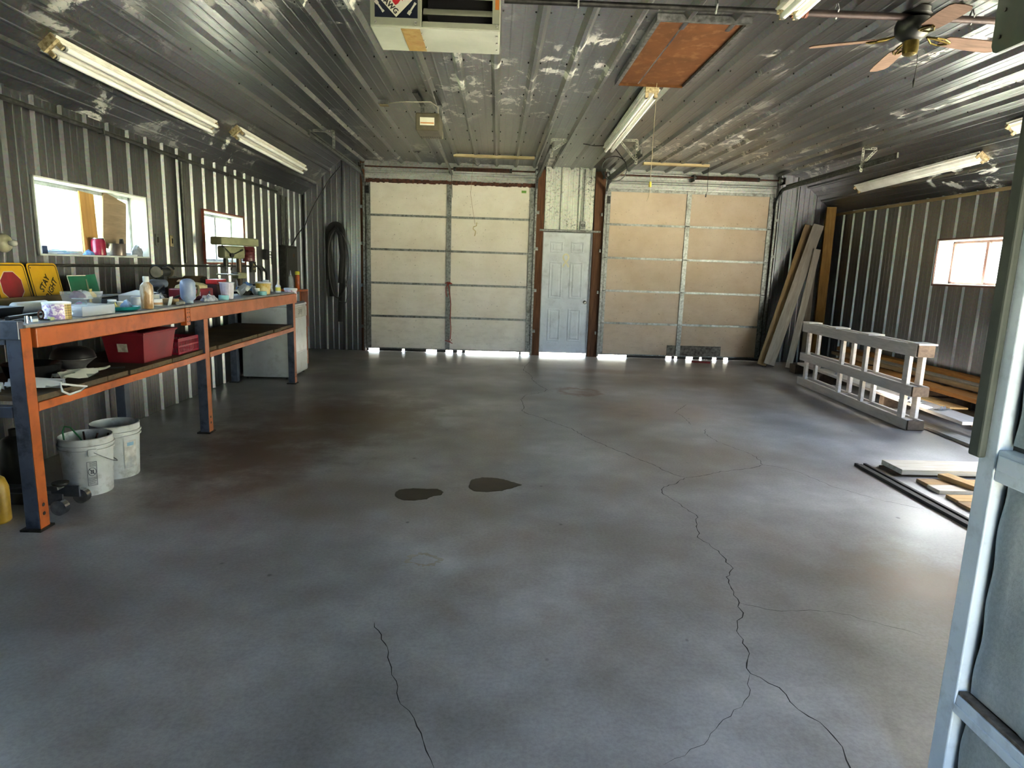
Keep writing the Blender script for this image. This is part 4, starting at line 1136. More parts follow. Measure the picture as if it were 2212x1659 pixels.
# red rope tied on the left door
M_ROPE = mat('red_rope', 'a03a2c', '7c2a20', rough=0.9, scale=60)
rp = empty('red_rope', (-0.83, YB - 0.06, 0.3)); tag(rp, 'red rope knotted to the centre stile of the left garage door', 'rope')
x, y = -0.832, YB - 0.062
MB().rings([(x + 0.0, y, 1.19), (x + 0.03, y - 0.01, 1.05), (x + 0.05, y, 0.85), (x + 0.045, y, 0.6), (x + 0.06, y, 0.42), (x + 0.05, y, 0.24)], 0.007, 6).build('long_strand', M_ROPE, rp, smooth=True)
MB().rings([(x, y, 1.19), (x - 0.035, y, 1.13), (x - 0.03, y, 1.02), (x - 0.012, y, 0.97)], 0.007, 6).build('short_strand', M_ROPE, rp, smooth=True)
mb = MB()
for i in range(5): mb.rings([(x - 0.05 + 0.02 * i, y - 0.01 * (i % 2), 1.20 + 0.01 * (i % 3)), (x + 0.04 - 0.01 * i, y - 0.02, 1.215 - 0.012 * i), (x + 0.07 - 0.02 * i, y, 1.19)], 0.008, 6)
mb.build('knot', M_ROPE, rp, smooth=True)
MB().rings([(x - 0.04, y, 0.22), (x + 0.03, y - 0.01, 0.20), (x + 0.09, y, 0.17)], 0.007, 6).rings([(x + 0.01, y, 0.24), (x + 0.05, y, 0.2), (x + 0.08, y, 0.24)], 0.006, 6).build('lower_knot', M_ROPE, rp, smooth=True)
# walk-door outlet and conduit on the pale sheet
ot = empty('wall_outlet', (1.43, YB - 0.05, 2.17)); tag(ot, 'grey outlet box with a conduit above the walk door', 'outlet')
MB().box(1.385, 1.475, YB - 0.06, YB - 0.027, 2.175, 2.30).build('box', M_STEEL, ot, bevel=0.004)
for xx in (1.412, 1.448): MB().box(xx - 0.011, xx + 0.011, YB - 0.0625, YB - 0.06, 2.215, 2.26).build('socket', M_BLACK, ot)
MB().rings([(1.43, YB - 0.045, 2.30), (1.43, YB - 0.045, ZC - 0.03)], 0.011, 10).build('conduit', M_STEEL, ot, smooth=True)

# ================================================================== left wall: pipes and fittings
M_COND = mat('dark_conduit', '4a4b47', '34352f', rough=0.45, metal=0.7, scale=25)
cd = empty('conduit_run', (XL + 0.05, 5.0, 2.46)); tag(cd, 'long dark conduit running along the top of the left wall', 'pipe')
MB().rings([(XL + 0.045, YF + 0.02, 2.485), (XL + 0.045, 9.82, 2.485)], 0.018, 12).build('pipe_run', M_COND, cd, smooth=True)
for y in (1.8, 4.3, 6.85, 9.2): MB().cyl((XL + 0.045, y - 0.03, 2.485), (XL + 0.045, y + 0.03, 2.485), 0.023, n=12).build('coupling', M_COND, cd, smooth=True)
for y in (3.1, 5.6, 8.1): MB().box(XL + 0.024, XL + 0.068, y - 0.008, y + 0.008, 2.462, 2.508).build('pipe_clip', M_STEEL, cd)
lc = empty('conduit_run', (XL + 0.04, 5.0, 1.40)); tag(lc, 'thin conduit running under the left-hand windows', 'pipe')
MB().rings([(XL + 0.038, 0.4, 1.41), (XL + 0.038, 8.85, 1.41)], 0.012, 10).build('pipe_run', M_COND, lc, smooth=True)
MB().rings([(XL + 0.038, 8.95, 1.41), (XL + 0.038, 9.15, 1.40), (XL + 0.038, 9.3, 1.33), (XL + 0.038, 9.35, 1.2), (XL + 0.038, 9.36, 1.0)], 0.012, 10).build('pipe_bend', M_COND, lc, smooth=True)
for y in (4.4, 6.6, 7.9): MB().cyl((XL + 0.038, y - 0.025, 1.41), (XL + 0.038, y + 0.025, 1.41), 0.017, n=10).build('coupling', M_COND, lc, smooth=True)
vp = MB().rings([(XL + 0.042, 6.93, 1.44), (XL + 0.042, 6.93, 2.455)], 0.017, 12)
tag(vp.build('conduit_drop', M_COND, smooth=True), 'vertical dark conduit between the two left-hand windows', 'pipe')
pb = empty('breaker_panel', (XL + 0.08, 10.15, 0.98)); tag(pb, 'dark electrical panel on the left wall near the far corner', 'electrical panel')
MB().box(XL + 0.03, XL + 0.13, 9.9, 10.44, 0.98, 1.72).build('cabinet', M_DSTEEL, pb, bevel=0.006)
MB().box(XL + 0.13, XL + 0.142, 9.93, 10.41, 1.02, 1.68).build('door', mat('dark_grey_enamel', '34342f', '272722', rough=0.4), pb, bevel=0.004)
MB().box(XL + 0.142, XL + 0.144, 10.2, 10.28, 1.55, 1.6).build('warning_label', mat('faded_label', '7a5a40', '5d4633', rough=0.7), pb)
for y in (9.97, 10.04, 10.2): MB().rings([(XL + 0.06, y, 1.72), (XL + 0.06, y, 2.45)], 0.014, 10).build('feed_conduit', M_COND, pb, smooth=True)
jb2 = empty('conduit_box', (XL + 0.05, 9.9, 2.45)); tag(jb2, 'square junction box with a round knockout above the electrical panel', 'junction box')
MB().box(XL + 0.026, XL + 0.085, 9.84, 9.96, 2.455, 2.56).build('box', M_STEEL, jb2, bevel=0.004)
MB().cyl((XL + 0.085, 9.9, 2.51), (XL + 0.088, 9.9, 2.51), 0.022, n=16).build('knockout', M_BLACK, jb2)
bcbl = MB().rings([(XL + 0.10, 10.30, 1.74), (XL + 0.11, 10.55, 1.90), (XL + 0.09, 10.9, 2.02), (XL + 0.09, 11.08, 2.10), (XL + 0.10, 11.17, 2.2), (-3.06, 11.165, 2.45), (-2.95, 11.165, 2.62), (-2.80, 11.16, 2.86), (-2.62, 11.14, 3.05)], 0.009, 8)
tag(bcbl.build('black_cable', M_BLACK, smooth=True), 'black cable curving from the electrical panel up the far left corner', 'cable')
M_BEIGE = mat('beige_cover_plate', 'a79a78', '8f835f', rough=0.5)
for y, lab in ((6.39, 'small grey switch plate right of the wide window'), (6.665, 'small tan outlet plate beside the vertical conduit')):
    o = empty('wall_plate', (XL + 0.03, y, 1.60)); tag(o, lab, 'outlet', 'cover plates right of the wide window')
    MB().box(XL + 0.022, XL + 0.04, y - 0.026, y + 0.026, 1.60, 1.71).build('plate', M_BEIGE if y > 6.5 else M_STEEL, o, bevel=0.004)
    MB().box(XL + 0.04, XL + 0.043, y - 0.012, y + 0.012, 1.63, 1.68).build('insert', M_DSTEEL, o)
o = empty('wall_outlet', (XL + 0.04, 8.82, 1.33)); tag(o, 'double outlet with pale sockets on the wall behind the drill press', 'outlet')
MB().box(XL + 0.026, XL + 0.06, 8.72, 8.86, 1.33, 1.47).build('box', M_COND, o, bevel=0.004)
for z in (1.375, 1.43):
    for y in (8.775, 8.81): MB().box(XL + 0.06, XL + 0.063, y - 0.008, y + 0.008, z - 0.014, z + 0.014).build('socket', mat('pale_socket', 'c9bf8a', 'b5ab76', rough=0.5), o)
o = empty('wall_switch', (XL + 0.05, 9.28, 1.50)); tag(o, 'black switch box with dangling leads right of the drill press', 'switch')
MB().box(XL + 0.026, XL + 0.075, 9.25, 9.33, 1.50, 1.64).build('box', M_BLACK, o, bevel=0.004)
for k in range(3): MB().rings([(XL + 0.05, 9.33, 1.62 - 0.04 * k), (XL + 0.08, 9.42, 1.61 - 0.04 * k), (XL + 0.05, 9.50, 1.56 - 0.06 * k)], 0.006, 6).build('lead', M_BLACK, o, smooth=True)
o = empty('lamp_holder', (XL + 0.05, 4.43, 1.49)); tag(o, 'round porcelain lamp holder with a clear bulb at the left edge', 'lamp')
R90 = Matrix.Rotation(math.pi / 2, 4, 'Y')
MB().lathe([(0.062, 0), (0.062, 0.012), (0.05, 0.03), (0.035, 0.04)], (0, 0, 0), 24).xf(Matrix.Translation((XL + 0.024, 4.43, 1.555)) @ R90).build('porcelain_base', mat('old_porcelain', 'a8a48a', '8d8970', rough=0.4), o, smooth=True, fixn=True)
MB().lathe([(0.012, 0.04), (0.016, 0.05), (0.022, 0.065), (0.022, 0.075), (0.016, 0.088), (0.004, 0.094)], (0, 0, 0), 20).xf(Matrix.Translation((XL + 0.024, 4.43, 1.555)) @ R90).build('bulb', clear('bulb_glass', 'cfcfc6', 0.6, 0.1), o, smooth=True, fixn=True)
# hose looped on the back wall
hs_ = empty('rubber_hose', (-2.72, YB - 0.06, 0.49)); tag(hs_, 'black flat rubber hose folded over a hook left of the garage door', 'hose')
def flat(path, w, t):
    mb = MB(); vs_, fs_ = [], []
    P = [Vector(p) for p in path]
    for i, p in enumerate(P):
        a = P[max(i - 1, 0)]; b = P[min(i + 1, len(P) - 1)]; d = (b - a).normalized(); s = Vector((d.z, 0, -d.x))
        for (q, r) in ((-1, -0.4), (-0.6, -1), (0.6, -1), (1, -0.4), (1, 0.4), (0.6, 1), (-0.6, 1), (-1, 0.4)): vs_.append(p + s * q * w / 2 + Vector((0, r * t / 2, 0)))
    for i in range(len(P) - 1):
        for j in range(8): fs_.append((i * 8 + j, i * 8 + (j + 1) % 8, (i + 1) * 8 + (j + 1) % 8, (i + 1) * 8 + j))
    fs_ += [tuple(range(8)), tuple(range((len(P) - 1) * 8, len(P) * 8))]
    return mb.add(vs_, fs_)
yh = YB - 0.055
arc = [(-2.725 + 0.115 * math.cos(a), yh, 1.98 + 0.14 * math.sin(a)) for a in [math.pi - i * math.pi / 12 for i in range(13)]]
flat([(-2.80, yh, 0.92), (-2.815, yh, 1.3), (-2.84, yh, 1.7)] + arc + [(-2.605, yh - 0.0, 1.6), (-2.63, yh, 1.1), (-2.66, yh, 0.75), (-2.665, yh, 0.49)], 0.095, 0.035).build('hose_fold', M_RUBBER, hs_, smooth=True, fixn=True)
flat([(-2.86, yh - 0.03, 1.2), (-2.85, yh - 0.035, 1.6), (-2.80, yh - 0.035, 1.95), (-2.72, yh - 0.03, 2.06), (-2.65, yh - 0.035, 1.95), (-2.62, yh - 0.035, 1.6), (-2.66, yh - 0.03, 1.15)], 0.07, 0.03).build('hose_fold', M_RUBBER, hs_, smooth=True, fixn=True)
lp = []
for i in range(33):
    a = i / 32 * 2 * math.pi; lp.append((-2.70 + 0.20 * math.cos(a) * (0.85 + 0.15 * math.sin(a + 1)), yh - 0.045, 1.46 + 0.56 * math.sin(a)))
MB().rings(lp, 0.009, 8, close=True).build('cable_loop', M_BLACK, hs_, smooth=True)
MB().rings([(-2.58, yh - 0.04, 1.25), (-2.52, yh - 0.04, 1.0), (-2.56, yh - 0.04, 0.82), (-2.68, yh - 0.04, 0.84)], 0.009, 8).build('cable_tail', M_BLACK, hs_, smooth=True)
MB().rings([(-2.725, YB - 0.02, 2.09), (-2.725, yh - 0.03, 2.085), (-2.725, yh - 0.05, 2.11)], 0.008, 6).build('hook', M_DSTEEL, hs_)

# ================================================================== the orange rack bench
M_ORANGE = mat('orange_rack_paint', 'b25a24', '964a1a', rough=0.42, scale=5, dirt='6d3413', dirt_amt=0.55, dirt_scale=11)
M_ORANGE2 = mat('faded_orange_rack_paint', 'ad6540', '96532f', rough=0.5, scale=5, dirt='74401f', dirt_amt=0.4, dirt_scale=9)
M_UP = mat('blue_grey_upright_paint', '5a6272', '484f5d', rough=0.36, metal=0.25, scale=8, dirt='1d1e22', dirt_amt=0.7, dirt_scale=9)
M_PLANK = wood('dirty_shelf_plank', '6a5a42', '43382a', stretch=(1.2, 12, 12), grey='4d4a42', grey_amt=0.5)
M_TOP = mat('scuffed_grey_bench_top', '9c9a98', '7b7876', rough=0.45, scale=7, dirt='4e4a46', dirt_amt=0.6)
XB = -2.455
bench = empty('rack_bench', (-2.84, 5.66, 0.0)); tag(bench, 'long orange steel rack bench with plank shelf along the left wall', 'workbench')
POSTS = (3.385, 5.49, 7.90)
def post(y, front):
    xo = XB if front else -3.155
    x0 = xo - 0.08
    up = MB().box(x0, xo - 0.003, y, y + 0.075, 0.012, 1.105).build('upright', M_UP, bench, bevel=0.003)
    if front:
        MB().box(xo - 0.0028, xo, y + 0.001, y + 0.074, 0.012, 1.108).build('face_plate', M_ORANGE if y < 4 else M_ORANGE2, up)
        for z in (0.09, 0.14): MB().cyl((xo, y + 0.037, z), (xo + 0.0015, y + 0.037, z), 0.011, n=8).build('hole', M_BLACK, up)
    MB().box(x0 - 0.02, xo + 0.012, y - 0.02, y + 0.095, 0.0, 0.012).build('foot_plate', M_DSTEEL, up)
for y in POSTS: post(y, True); post(y, False)
MB().box(-3.155, XB - 0.09, 3.39, 3.455, 1.02, 1.103).build('end_beam', M_UP, bench, bevel=0.003)
MB().box(-3.155, XB - 0.09, 3.39, 3.455, 0.63, 0.69).build('end_beam', M_UP, bench, bevel=0.003)
MB().box(-3.25, XB - 0.005, 3.375, 3.42, 1.05, 1.148).build('end_cap_plate', M_UP, bench, bevel=0.004)
for y in POSTS[1:]:
    MB().box(-3.155, XB - 0.09, y + 0.01, y + 0.06, 1.02, 1.09).build('end_beam', M_UP, bench)
    MB().box(-3.155, XB - 0.09, y + 0.01, y + 0.06, 0.635, 0.69).build('end_beam', M_UP, bench)
MB().box(XB - 0.03, XB + 0.022, 3.468, 5.12, 1.0, 1.105).build('front_beam', M_ORANGE, bench, bevel=0.006)
MB().box(XB - 0.02, XB + 0.03, 5.20, 7.96, 0.995, 1.108).build('front_beam', M_ORANGE2, bench, bevel=0.006)
cpl = MB().box(XB - 0.02, XB + 0.028, 5.13, 5.195, 0.97, 1.108).build('beam_connector', M_ORANGE, bench, bevel=0.003)
for z in (1.0, 1.035, 1.07, 1.095):
    for y in (5.147, 5.178): MB().cyl((XB + 0.028, y, z), (XB + 0.0295, y, z), 0.006, n=8).build('rivet_hole', M_BLACK, cpl)
MB().box(-3.235, -3.16, 3.47, 7.96, 1.0, 1.105).build('rear_beam', M_ORANGE2, bench, bevel=0.005)
MB().box(XB - 0.06, XB + 0.004, 3.46, 5.488, 0.655, 0.703).build('shelf_rail', M_ORANGE, bench, bevel=0.004)
MB().box(XB - 0.06, XB + 0.004, 5.567, 7.898, 0.655, 0.703).build('shelf_rail', M_ORANGE2, bench, bevel=0.004)
MB().box(-3.155, -3.11, 3.46, 7.898, 0.655, 0.703).build('shelf_rail', M_ORANGE2, bench, bevel=0.004)
rr = random.Random(21)
for ya, yb2 in ((3.47, 5.485), (5.57, 7.895)):             # planks laid across the shelf
    y = ya
    while yb2 - y > 0.05:
        w_ = min(rr.choice((0.185, 0.235, 0.285)), yb2 - y)
        x1 = XB - rr.uniform(0.0, 0.02)
        MB().box(-3.15, x1, y + 0.002, y + w_ - 0.002, 0.704, 0.736).build('shelf_plank', M_PLANK, bench, bevel=0.003)
        y += w_
for a, b in ((3.42, 5.16), (5.165, 7.96)): MB().box(-3.245, XB + 0.006, a, b, 1.109, 1.125).build('bench_top', M_TOP, bench, bevel=0.002)
SH, BT = 0.737, 1.126                                       # shelf height, bench-top height

# ------------------------------------------------------------------ signs leaning on the wall behind the bench
M_YEL = mat('weathered_sign_yellow', 'd9a915', 'c6960c', rough=0.4, scale=4)
M_YELD = mat('sign_black', '16150f', '0f0e0a', rough=0.45)
M_STOPR = mat('sign_red', '8f1f2a', '7c1822', rough=0.4)
M_SIGNW = mat('sign_white', 'd6d3c4', 'c6c3b2', rough=0.4)
M_GREEN = mat('sign_green', '0d6b4e', '0a5a41', rough=0.4, scale=5, dirt='4f8f7c', dirt_amt=0.4)
def rrect(w, h, r, n=5):
    out = []
    for cx_, cy_, a0 in ((w / 2 - r, h / 2 - r, 0), (-w / 2 + r, h / 2 - r, 90), (-w / 2 + r, -h / 2 + r, 180), (w / 2 - r, -h / 2 + r, 270)):
        for i in range(n + 1):
            a = math.radians(a0 + 90 * i / n); out.append((cx_ + r * math.cos(a), cy_ + r * math.sin(a)))
    return out
LEAN = math.radians(11)
def on_sign(yc, size_h):
    """frame of a sign leaning back on the wall: origin at its middle"""
    up = Vector((-math.sin(LEAN), 0, math.cos(LEAN))); ux = Vector((0, 1, 0)); n = ux.cross(up)
    base = Vector((XL + 0.075 + size_h * math.sin(LEAN), yc, BT + 0.001))
    return base + up * (size_h / 2), ux, up, n
def border(mb, o, ux, uy, n, w, h, r, t, lift):
    a, b = rrect(w, h, r), rrect(w - 2 * t, h - 2 * t, max(r - t, 0.004)); k = len(a)
    mb.add([o + ux * p[0] + uy * p[1] + n * lift for p in a + b], [(i, (i + 1) % k, k + (i + 1) % k, k + i) for i in range(k)])
S = 0.305
for yc, lab in ((4.695, 'yellow STAY RIGHT road sign turned on its side behind the bench'), (4.372, 'yellow road sign with a red octagon at the left edge')):
    o, ux, uy, n = on_sign(yc, S)
    sg = empty('road_sign', (o.x, yc, BT)); tag(sg, lab, 'sign', 'road signs behind the bench')
    MB().prism(rrect(S, S, 0.03), o - n * 0.001, ux, uy, n, 0.002).build('plate', M_YEL, sg, fixn=True)
    mb = MB(); border(mb, o, ux, uy, n, S - 0.022, S - 0.022, 0.025, 0.007, 0.0018); mb.build('border_line', M_YELD, sg)
    for sx_, sy_ in ((-1, 1), (1, -1)): MB().cyl(o + ux * sx_ * 0.12 + uy * sy_ * 0.12 + n * 0.001, o + ux * sx_ * 0.12 + uy * sy_ * 0.12 + n * 0.002, 0.005, n=8).build('bolt_hole', M_YELD, sg)
    if yc > 4.5:
        r1 = (ux + uy).normalized(); r2 = (uy - ux).normalized()
        text_obj('lettering', 'STAY', 0.062, M_YELD, o + n * 0.0022 + r2 * 0.022 + r1 * -0.008, r1, r2, sg, bold=0.001)
        text_obj('lettering', 'RIGHT', 0.062, M_YELD, o + n * 0.0022 - r2 * 0.046 + r1 * 0.006, r1, r2, sg, bold=0.001)
    else:
        oc = [(0.1 * math.cos(math.radians(22.5 + 45 * i)), 0.1 * math.sin(math.radians(22.5 + 45 * i))) for i in range(8)]
        c = o - uy * 0.0 - ux * 0.01
        MB().prism([(a * 1.06, b * 1.06) for a, b in oc], c + n * 0.0012, ux, uy, n, 0.0008).build('octagon_edge', M_SIGNW, sg, fixn=True)
        MB().prism(oc, c + n * 0.0022, ux, uy, n, 0.0008).build('octagon', M_STOPR, sg, fixn=True)
o, ux, uy, n = on_sign(5.115, 0.215)
sg = empty('road_sign', (o.x, 5.115, BT)); tag(sg, 'small green road marker with a pale slanted stripe', 'sign', 'road signs behind the bench')
mb = MB(); vs_, fs_ = [], []
for i in range(9):
    t = i / 8; b_ = 0.012 * max(0, t - 0.6) ** 2 * 12
    for s in (-0.5, 0.5):
        p = o + ux * (t - 0.5) * 0.315 + uy * s * 0.215 + n * b_ + (uy * 0.02 * (t - 0.8) if s > 0 and t > 0.8 else Vector((0, 0, 0)))
        vs_ += [p, p - n * 0.002]
for i in range(8):
    a = i * 4
    fs_ += [(a, a + 4, a + 6, a + 2), (a + 1, a + 3, a + 7, a + 5), (a, a + 1, a + 5, a + 4), (a + 2, a + 6, a + 7, a + 3)]
fs_ += [(0, 2, 3, 1), (32, 33, 35, 34)]
mb.add(vs_, fs_).build('plate', M_GREEN, sg, fixn=True)
mb = MB(); mb.prism([(-0.012, -0.07), (0.014, -0.07), (0.04, 0.075), (0.006, 0.075)], o + ux * 0.05 + n * 0.0016, ux, uy, n, 0.0006); mb.build('pale_stripe', mat('faded_stripe', '8f8f7c', '7a7a68', rough=0.6), sg, fixn=True)
mb = MB(); mb.prism([(-0.157, -0.107), (-0.151, -0.107), (-0.151, 0.107), (-0.157, 0.107)], o + n * 0.001, ux, uy, n, 0.0008); mb.prism([(-0.151, 0.101), (0.10, 0.101), (0.10, 0.107), (-0.151, 0.107)], o + n * 0.001, ux, uy, n, 0.0012); mb.build('edge_line', M_SIGNW, sg, fixn=True)
tag(MB().box(-3.095, -3.07, 3.75, 4.93, BT, BT + 0.085).build('wooden_batten', wood('old_batten', '7d6c4f', '55482f', stretch=(10, 1, 10)), bevel=0.003), 'old wooden batten on edge in front of the yellow signs', 'batten')

# ================================================================== things on and under the bench
M_CLEAR = clear('clear_plastic', 'd3dbe4', 0.26, 0.2)
M_MILKY = clear('milky_plastic', 'd3dae4', 0.75, 0.3)
M_PWHITE = mat('white_plastic', 'd7dbe2', 'c3c8d0', rough=0.4, scale=6)
M_CYAN = mat('cyan_tape', '7fb9c4', '67a3b0', rough=0.35)
M_CHROME = mat('chrome_steel', 'c4c8ce', '9a9ea6', rough=0.2, metal=1.0, scale=20)
def lathe_thing(name, label, cat, x, y, z, parts, group=None, sx=1, sy=1, n=24):
    t = empty(name, (x, y, z)); tag(t, label, cat, group)
    for pn, prof, m in parts: MB().lathe(prof, (0, 0, 0), n, sx, sy).build(pn, m, t, smooth=True, world_space=False, fixn=True)
    return t
def blob(x, y, z, rx, ry, rz, seed, amp=0.25, n=14, k=8, flat_bottom=True):
    rr = random.Random(seed); mb = MB(); ph = [(rr.uniform(0, 6), rr.uniform(0, 6), rr.randint(2, 5), rr.randint(1, 4)) for _ in range(4)]
    vs_, fs_ = [], []
    for i in range(k + 1):
        u = i / k * math.pi
        for j in range(n):
            v_ = j / n * 2 * math.pi
            d = 1 + amp * sum(math.sin(a * v_ + p) * math.sin(b * u + q) for p, q, a, b in ph) / 2.2
            px, py, pz = rx * math.sin(u) * math.cos(v_) * d, ry * math.sin(u) * math.sin(v_) * d, rz * math.cos(u) * d
            vs_.append((x + px, y + py, z + (max(pz, 0.0) if flat_bottom else pz)))
    for i in range(k):
        for j in range(n): fs_.append((i * n + j, i * n + (j + 1) % n, (i + 1) * n + (j + 1) % n, (i + 1) * n + j))
    return mb.add(vs_, fs_)
# brown-streaked bottle
def streaky():
    m, nt, bs, out = nodes_of('brown_streaked_plastic')
    f = noise(nt, coords(nt, (1, 1, 0.35)), 16, 4, 0.6)
    nt.links.new(ramp(nt, f, [(0.42, lin('cfc3b4')), (0.55, lin('a07c50')), (0.7, lin('7c5a35'))]), bs.inputs['Base Color'])
    bs.inputs['Roughness'].default_value = 0.3
    return m
M_STREAK = streaky()
lathe_thing('plastic_bottle', 'tall cloudy bottle streaked brown, standing on the front of the bench', 'bottle', -2.515, 4.74, BT,
            [('body', [(0.036, 0), (0.041, 0.006), (0.04, 0.05), (0.043, 0.1), (0.044, 0.14), (0.04, 0.165), (0.024, 0.185), (0.019, 0.19)], M_STREAK),
             ('cap', [(0.019, 0.19), (0.021, 0.195), (0.021, 0.225), (0.018, 0.23)], M_PWHITE)])
# clear tub with odds and ends
t = empty('clear_tub', (-2.80, 4.46, BT)); tag(t, 'clear plastic tub with coloured odds and ends, in front of the green sign', 'tub')
def frustum(w0, d0, w1, d1, h, x=0, y=0, z=0):
    return MB().add([(x - w0 / 2, y - d0 / 2, z), (x + w0 / 2, y - d0 / 2, z), (x + w0 / 2, y + d0 / 2, z), (x - w0 / 2, y + d0 / 2, z), (x - w1 / 2, y - d1 / 2, z + h), (x + w1 / 2, y - d1 / 2, z + h), (x + w1 / 2, y + d1 / 2, z + h), (x - w1 / 2, y + d1 / 2, z + h)],
                     [(0, 3, 2, 1), (0, 1, 5, 4), (1, 2, 6, 5), (2, 3, 7, 6), (3, 0, 4, 7)])
frustum(0.14, 0.15, 0.17, 0.19, 0.125).build('tub_wall', M_CLEAR, t, world_space=False)
M_PINK = mat('pink_scrap', 'd36fa8', 'b85a92', rough=0.5); M_STRAW = mat('yellow_scrap', 'd9c27a', 'c2a95e', rough=0.6); M_PLUM = mat('plum_scrap', '6d4b63', '563a4e', rough=0.6)
for dx, dy, dz, r, m in ((0.0, -0.04, 0.012, 0.04, M_PINK), (0.03, 0.035, 0.012, 0.038, M_PWHITE), (-0.04, 0.03, 0.02, 0.036, M_CYAN), (0.0, 0.0, 0.075, 0.06, M_PWHITE), (0.0, -0.045, 0.085, 0.045, M_PLUM), (0.02, 0.05, 0.085, 0.04, M_STRAW)):
    blob(dx, dy, dz, r, r, r * 0.9, int(dx * 100 + dy * 1000 + dz * 77) + 50).build('odds_and_ends', m, t, smooth=True, world_space=False, fixn=True)
for dy in (0.045, 0.06): MB().cyl((0.02, dy, 0.01), (0.03, dy, 0.14), 0.004, n=6).build('pencil', M_STRAW, t, world_space=False)
# patterned tin
t = empty('patterned_tin', (-2.535, 3.80, BT)); tag(t, 'round tin, white floral on one side and gold plaid on the other', 'tin')
def patterned(name, a, b, scale, kind):
    m, nt, bs, out = nodes_of(name)
    if kind == 'plaid':
        w1 = N(nt, 'TexWave', bands_direction='Z'); w1.inputs['Scale'].default_value = scale; nt.links.new(coords(nt), w1.inputs['Vector'])
        w2 = N(nt, 'TexWave', bands_direction='Y'); w2.inputs['Scale'].default_value = scale; nt.links.new(coords(nt), w2.inputs['Vector'])
        f = mth(nt, 'MULTIPLY', mth(nt, 'ADD', w1.outputs['Fac'], w2.outputs['Fac']), 0.5)
    else: f = noise(nt, coords(nt), scale, 3, 0.5, 1.5)
    nt.links.new(ramp(nt, f, [(0.45, lin(a)), (0.58, lin(b))]), bs.inputs['Base Color'])
    bs.inputs['Roughness'].default_value = 0.4
    return m
M_FLOR = patterned('floral_paper', 'e6e2ec', '9a7fc0', 38, 'noise'); M_PLAID = patterned('gold_plaid_paper', 'b79a55', '6f6337', 22, 'plaid')
mb = MB(); n = 28
for j in range(n):
    a0, a1 = 2 * math.pi * j / n, 2 * math.pi * (j + 1) / n
    mb.m = 1 if (-0.9 < math.sin(a0 + 0.1) and math.cos(a0 - 0.55) > 0.35) else 0
    mb.add([(0.07 * math.cos(a0), 0.07 * math.sin(a0), 0), (0.07 * math.cos(a1), 0.07 * math.sin(a1), 0), (0.07 * math.cos(a1), 0.07 * math.sin(a1), 0.088), (0.07 * math.cos(a0), 0.07 * math.sin(a0), 0.088)], [(0, 1, 2, 3)])
mb.build('paper_wrap', [M_FLOR, M_PLAID], t, world_space=False)
MB().lathe([(0.068, 0.0), (0.068, 0.002)], n=28).build('base', M_CHROME, t, world_space=False)
MB().lathe([(0.0715, 0.086), (0.0725, 0.09), (0.0725, 0.096), (0.06, 0.098)], n=28).build('lid', M_PWHITE, t, world_space=False, smooth=True, fixn=True)
# clear parts organiser with compartments
t = empty('parts_organizer', (-2.57, 4.11, BT)); tag(t, 'low clear plastic organiser box with compartments at the bench edge', 'organizer')
M_ORG = clear('organizer_plastic', 'd6dce6', 0.36, 0.25)
MB().box(-0.09, 0.09, -0.17, 0.17, 0, 0.062).build('case', M_ORG, t, world_space=False, bevel=0.004)
for i in range(1, 5): MB().box(-0.085, 0.085, -0.17 + i * 0.068 - 0.001, -0.17 + i * 0.068 + 0.001, 0.003, 0.055).build('divider', M_ORG, t, world_space=False)
rr = random.Random(5)
for i in range(5):
    blob(0.03, -0.137 + i * 0.068, 0.004, 0.045, 0.026, rr.uniform(0.02, 0.04), i + 5).build('small_parts', (M_CHROME, M_DSTEEL, M_PWHITE, M_RUST, M_CHROME)[i], t, world_space=False, smooth=True, fixn=True)
# teal tray heaped with rubbish
M_TEAL = mat('teal_plastic_tray', '17767a', '0f5f63', rough=0.35)
t = lathe_thing('teal_tray', 'shallow teal plastic tray heaped with small rubbish', 'tray', -2.585, 4.50, BT, [('dish', [(0.10, 0), (0.125, 0.012), (0.135, 0.03), (0.13, 0.031), (0.12, 0.016), (0.095, 0.006), (0.01, 0.005)], M_TEAL)])
lathe_thing('small_jar', 'small clear jar with a lid in the teal tray', 'jar', -2.615, 4.48, BT + 0.0062, [('body', [(0.026, 0), (0.028, 0.004), (0.028, 0.05), (0.024, 0.056)], M_CLEAR), ('lid', [(0.027, 0.056), (0.027, 0.068), (0.02, 0.069)], M_PWHITE)])
tag(blob(-2.55, 4.535, BT + 0.008, 0.042, 0.042, 0.055, 31, 0.3).build('blue_wrap', mat('blue_bubble_wrap', '8fb0e0', '6d8fc8', rough=0.35, scale=60), smooth=True, fixn=True), 'crumpled blue plastic wrap on the edge of the teal tray', 'plastic wrap')
tag(blob(-2.575, 4.44, BT + 0.008, 0.03, 0.03, 0.04, 37, 0.3).build('yellow_rag', mat('pale_yellow_rag', 'd9d18c', 'c4bb74', rough=0.8), smooth=True, fixn=True), 'pale yellow rag on the near side of the teal tray', 'rag')
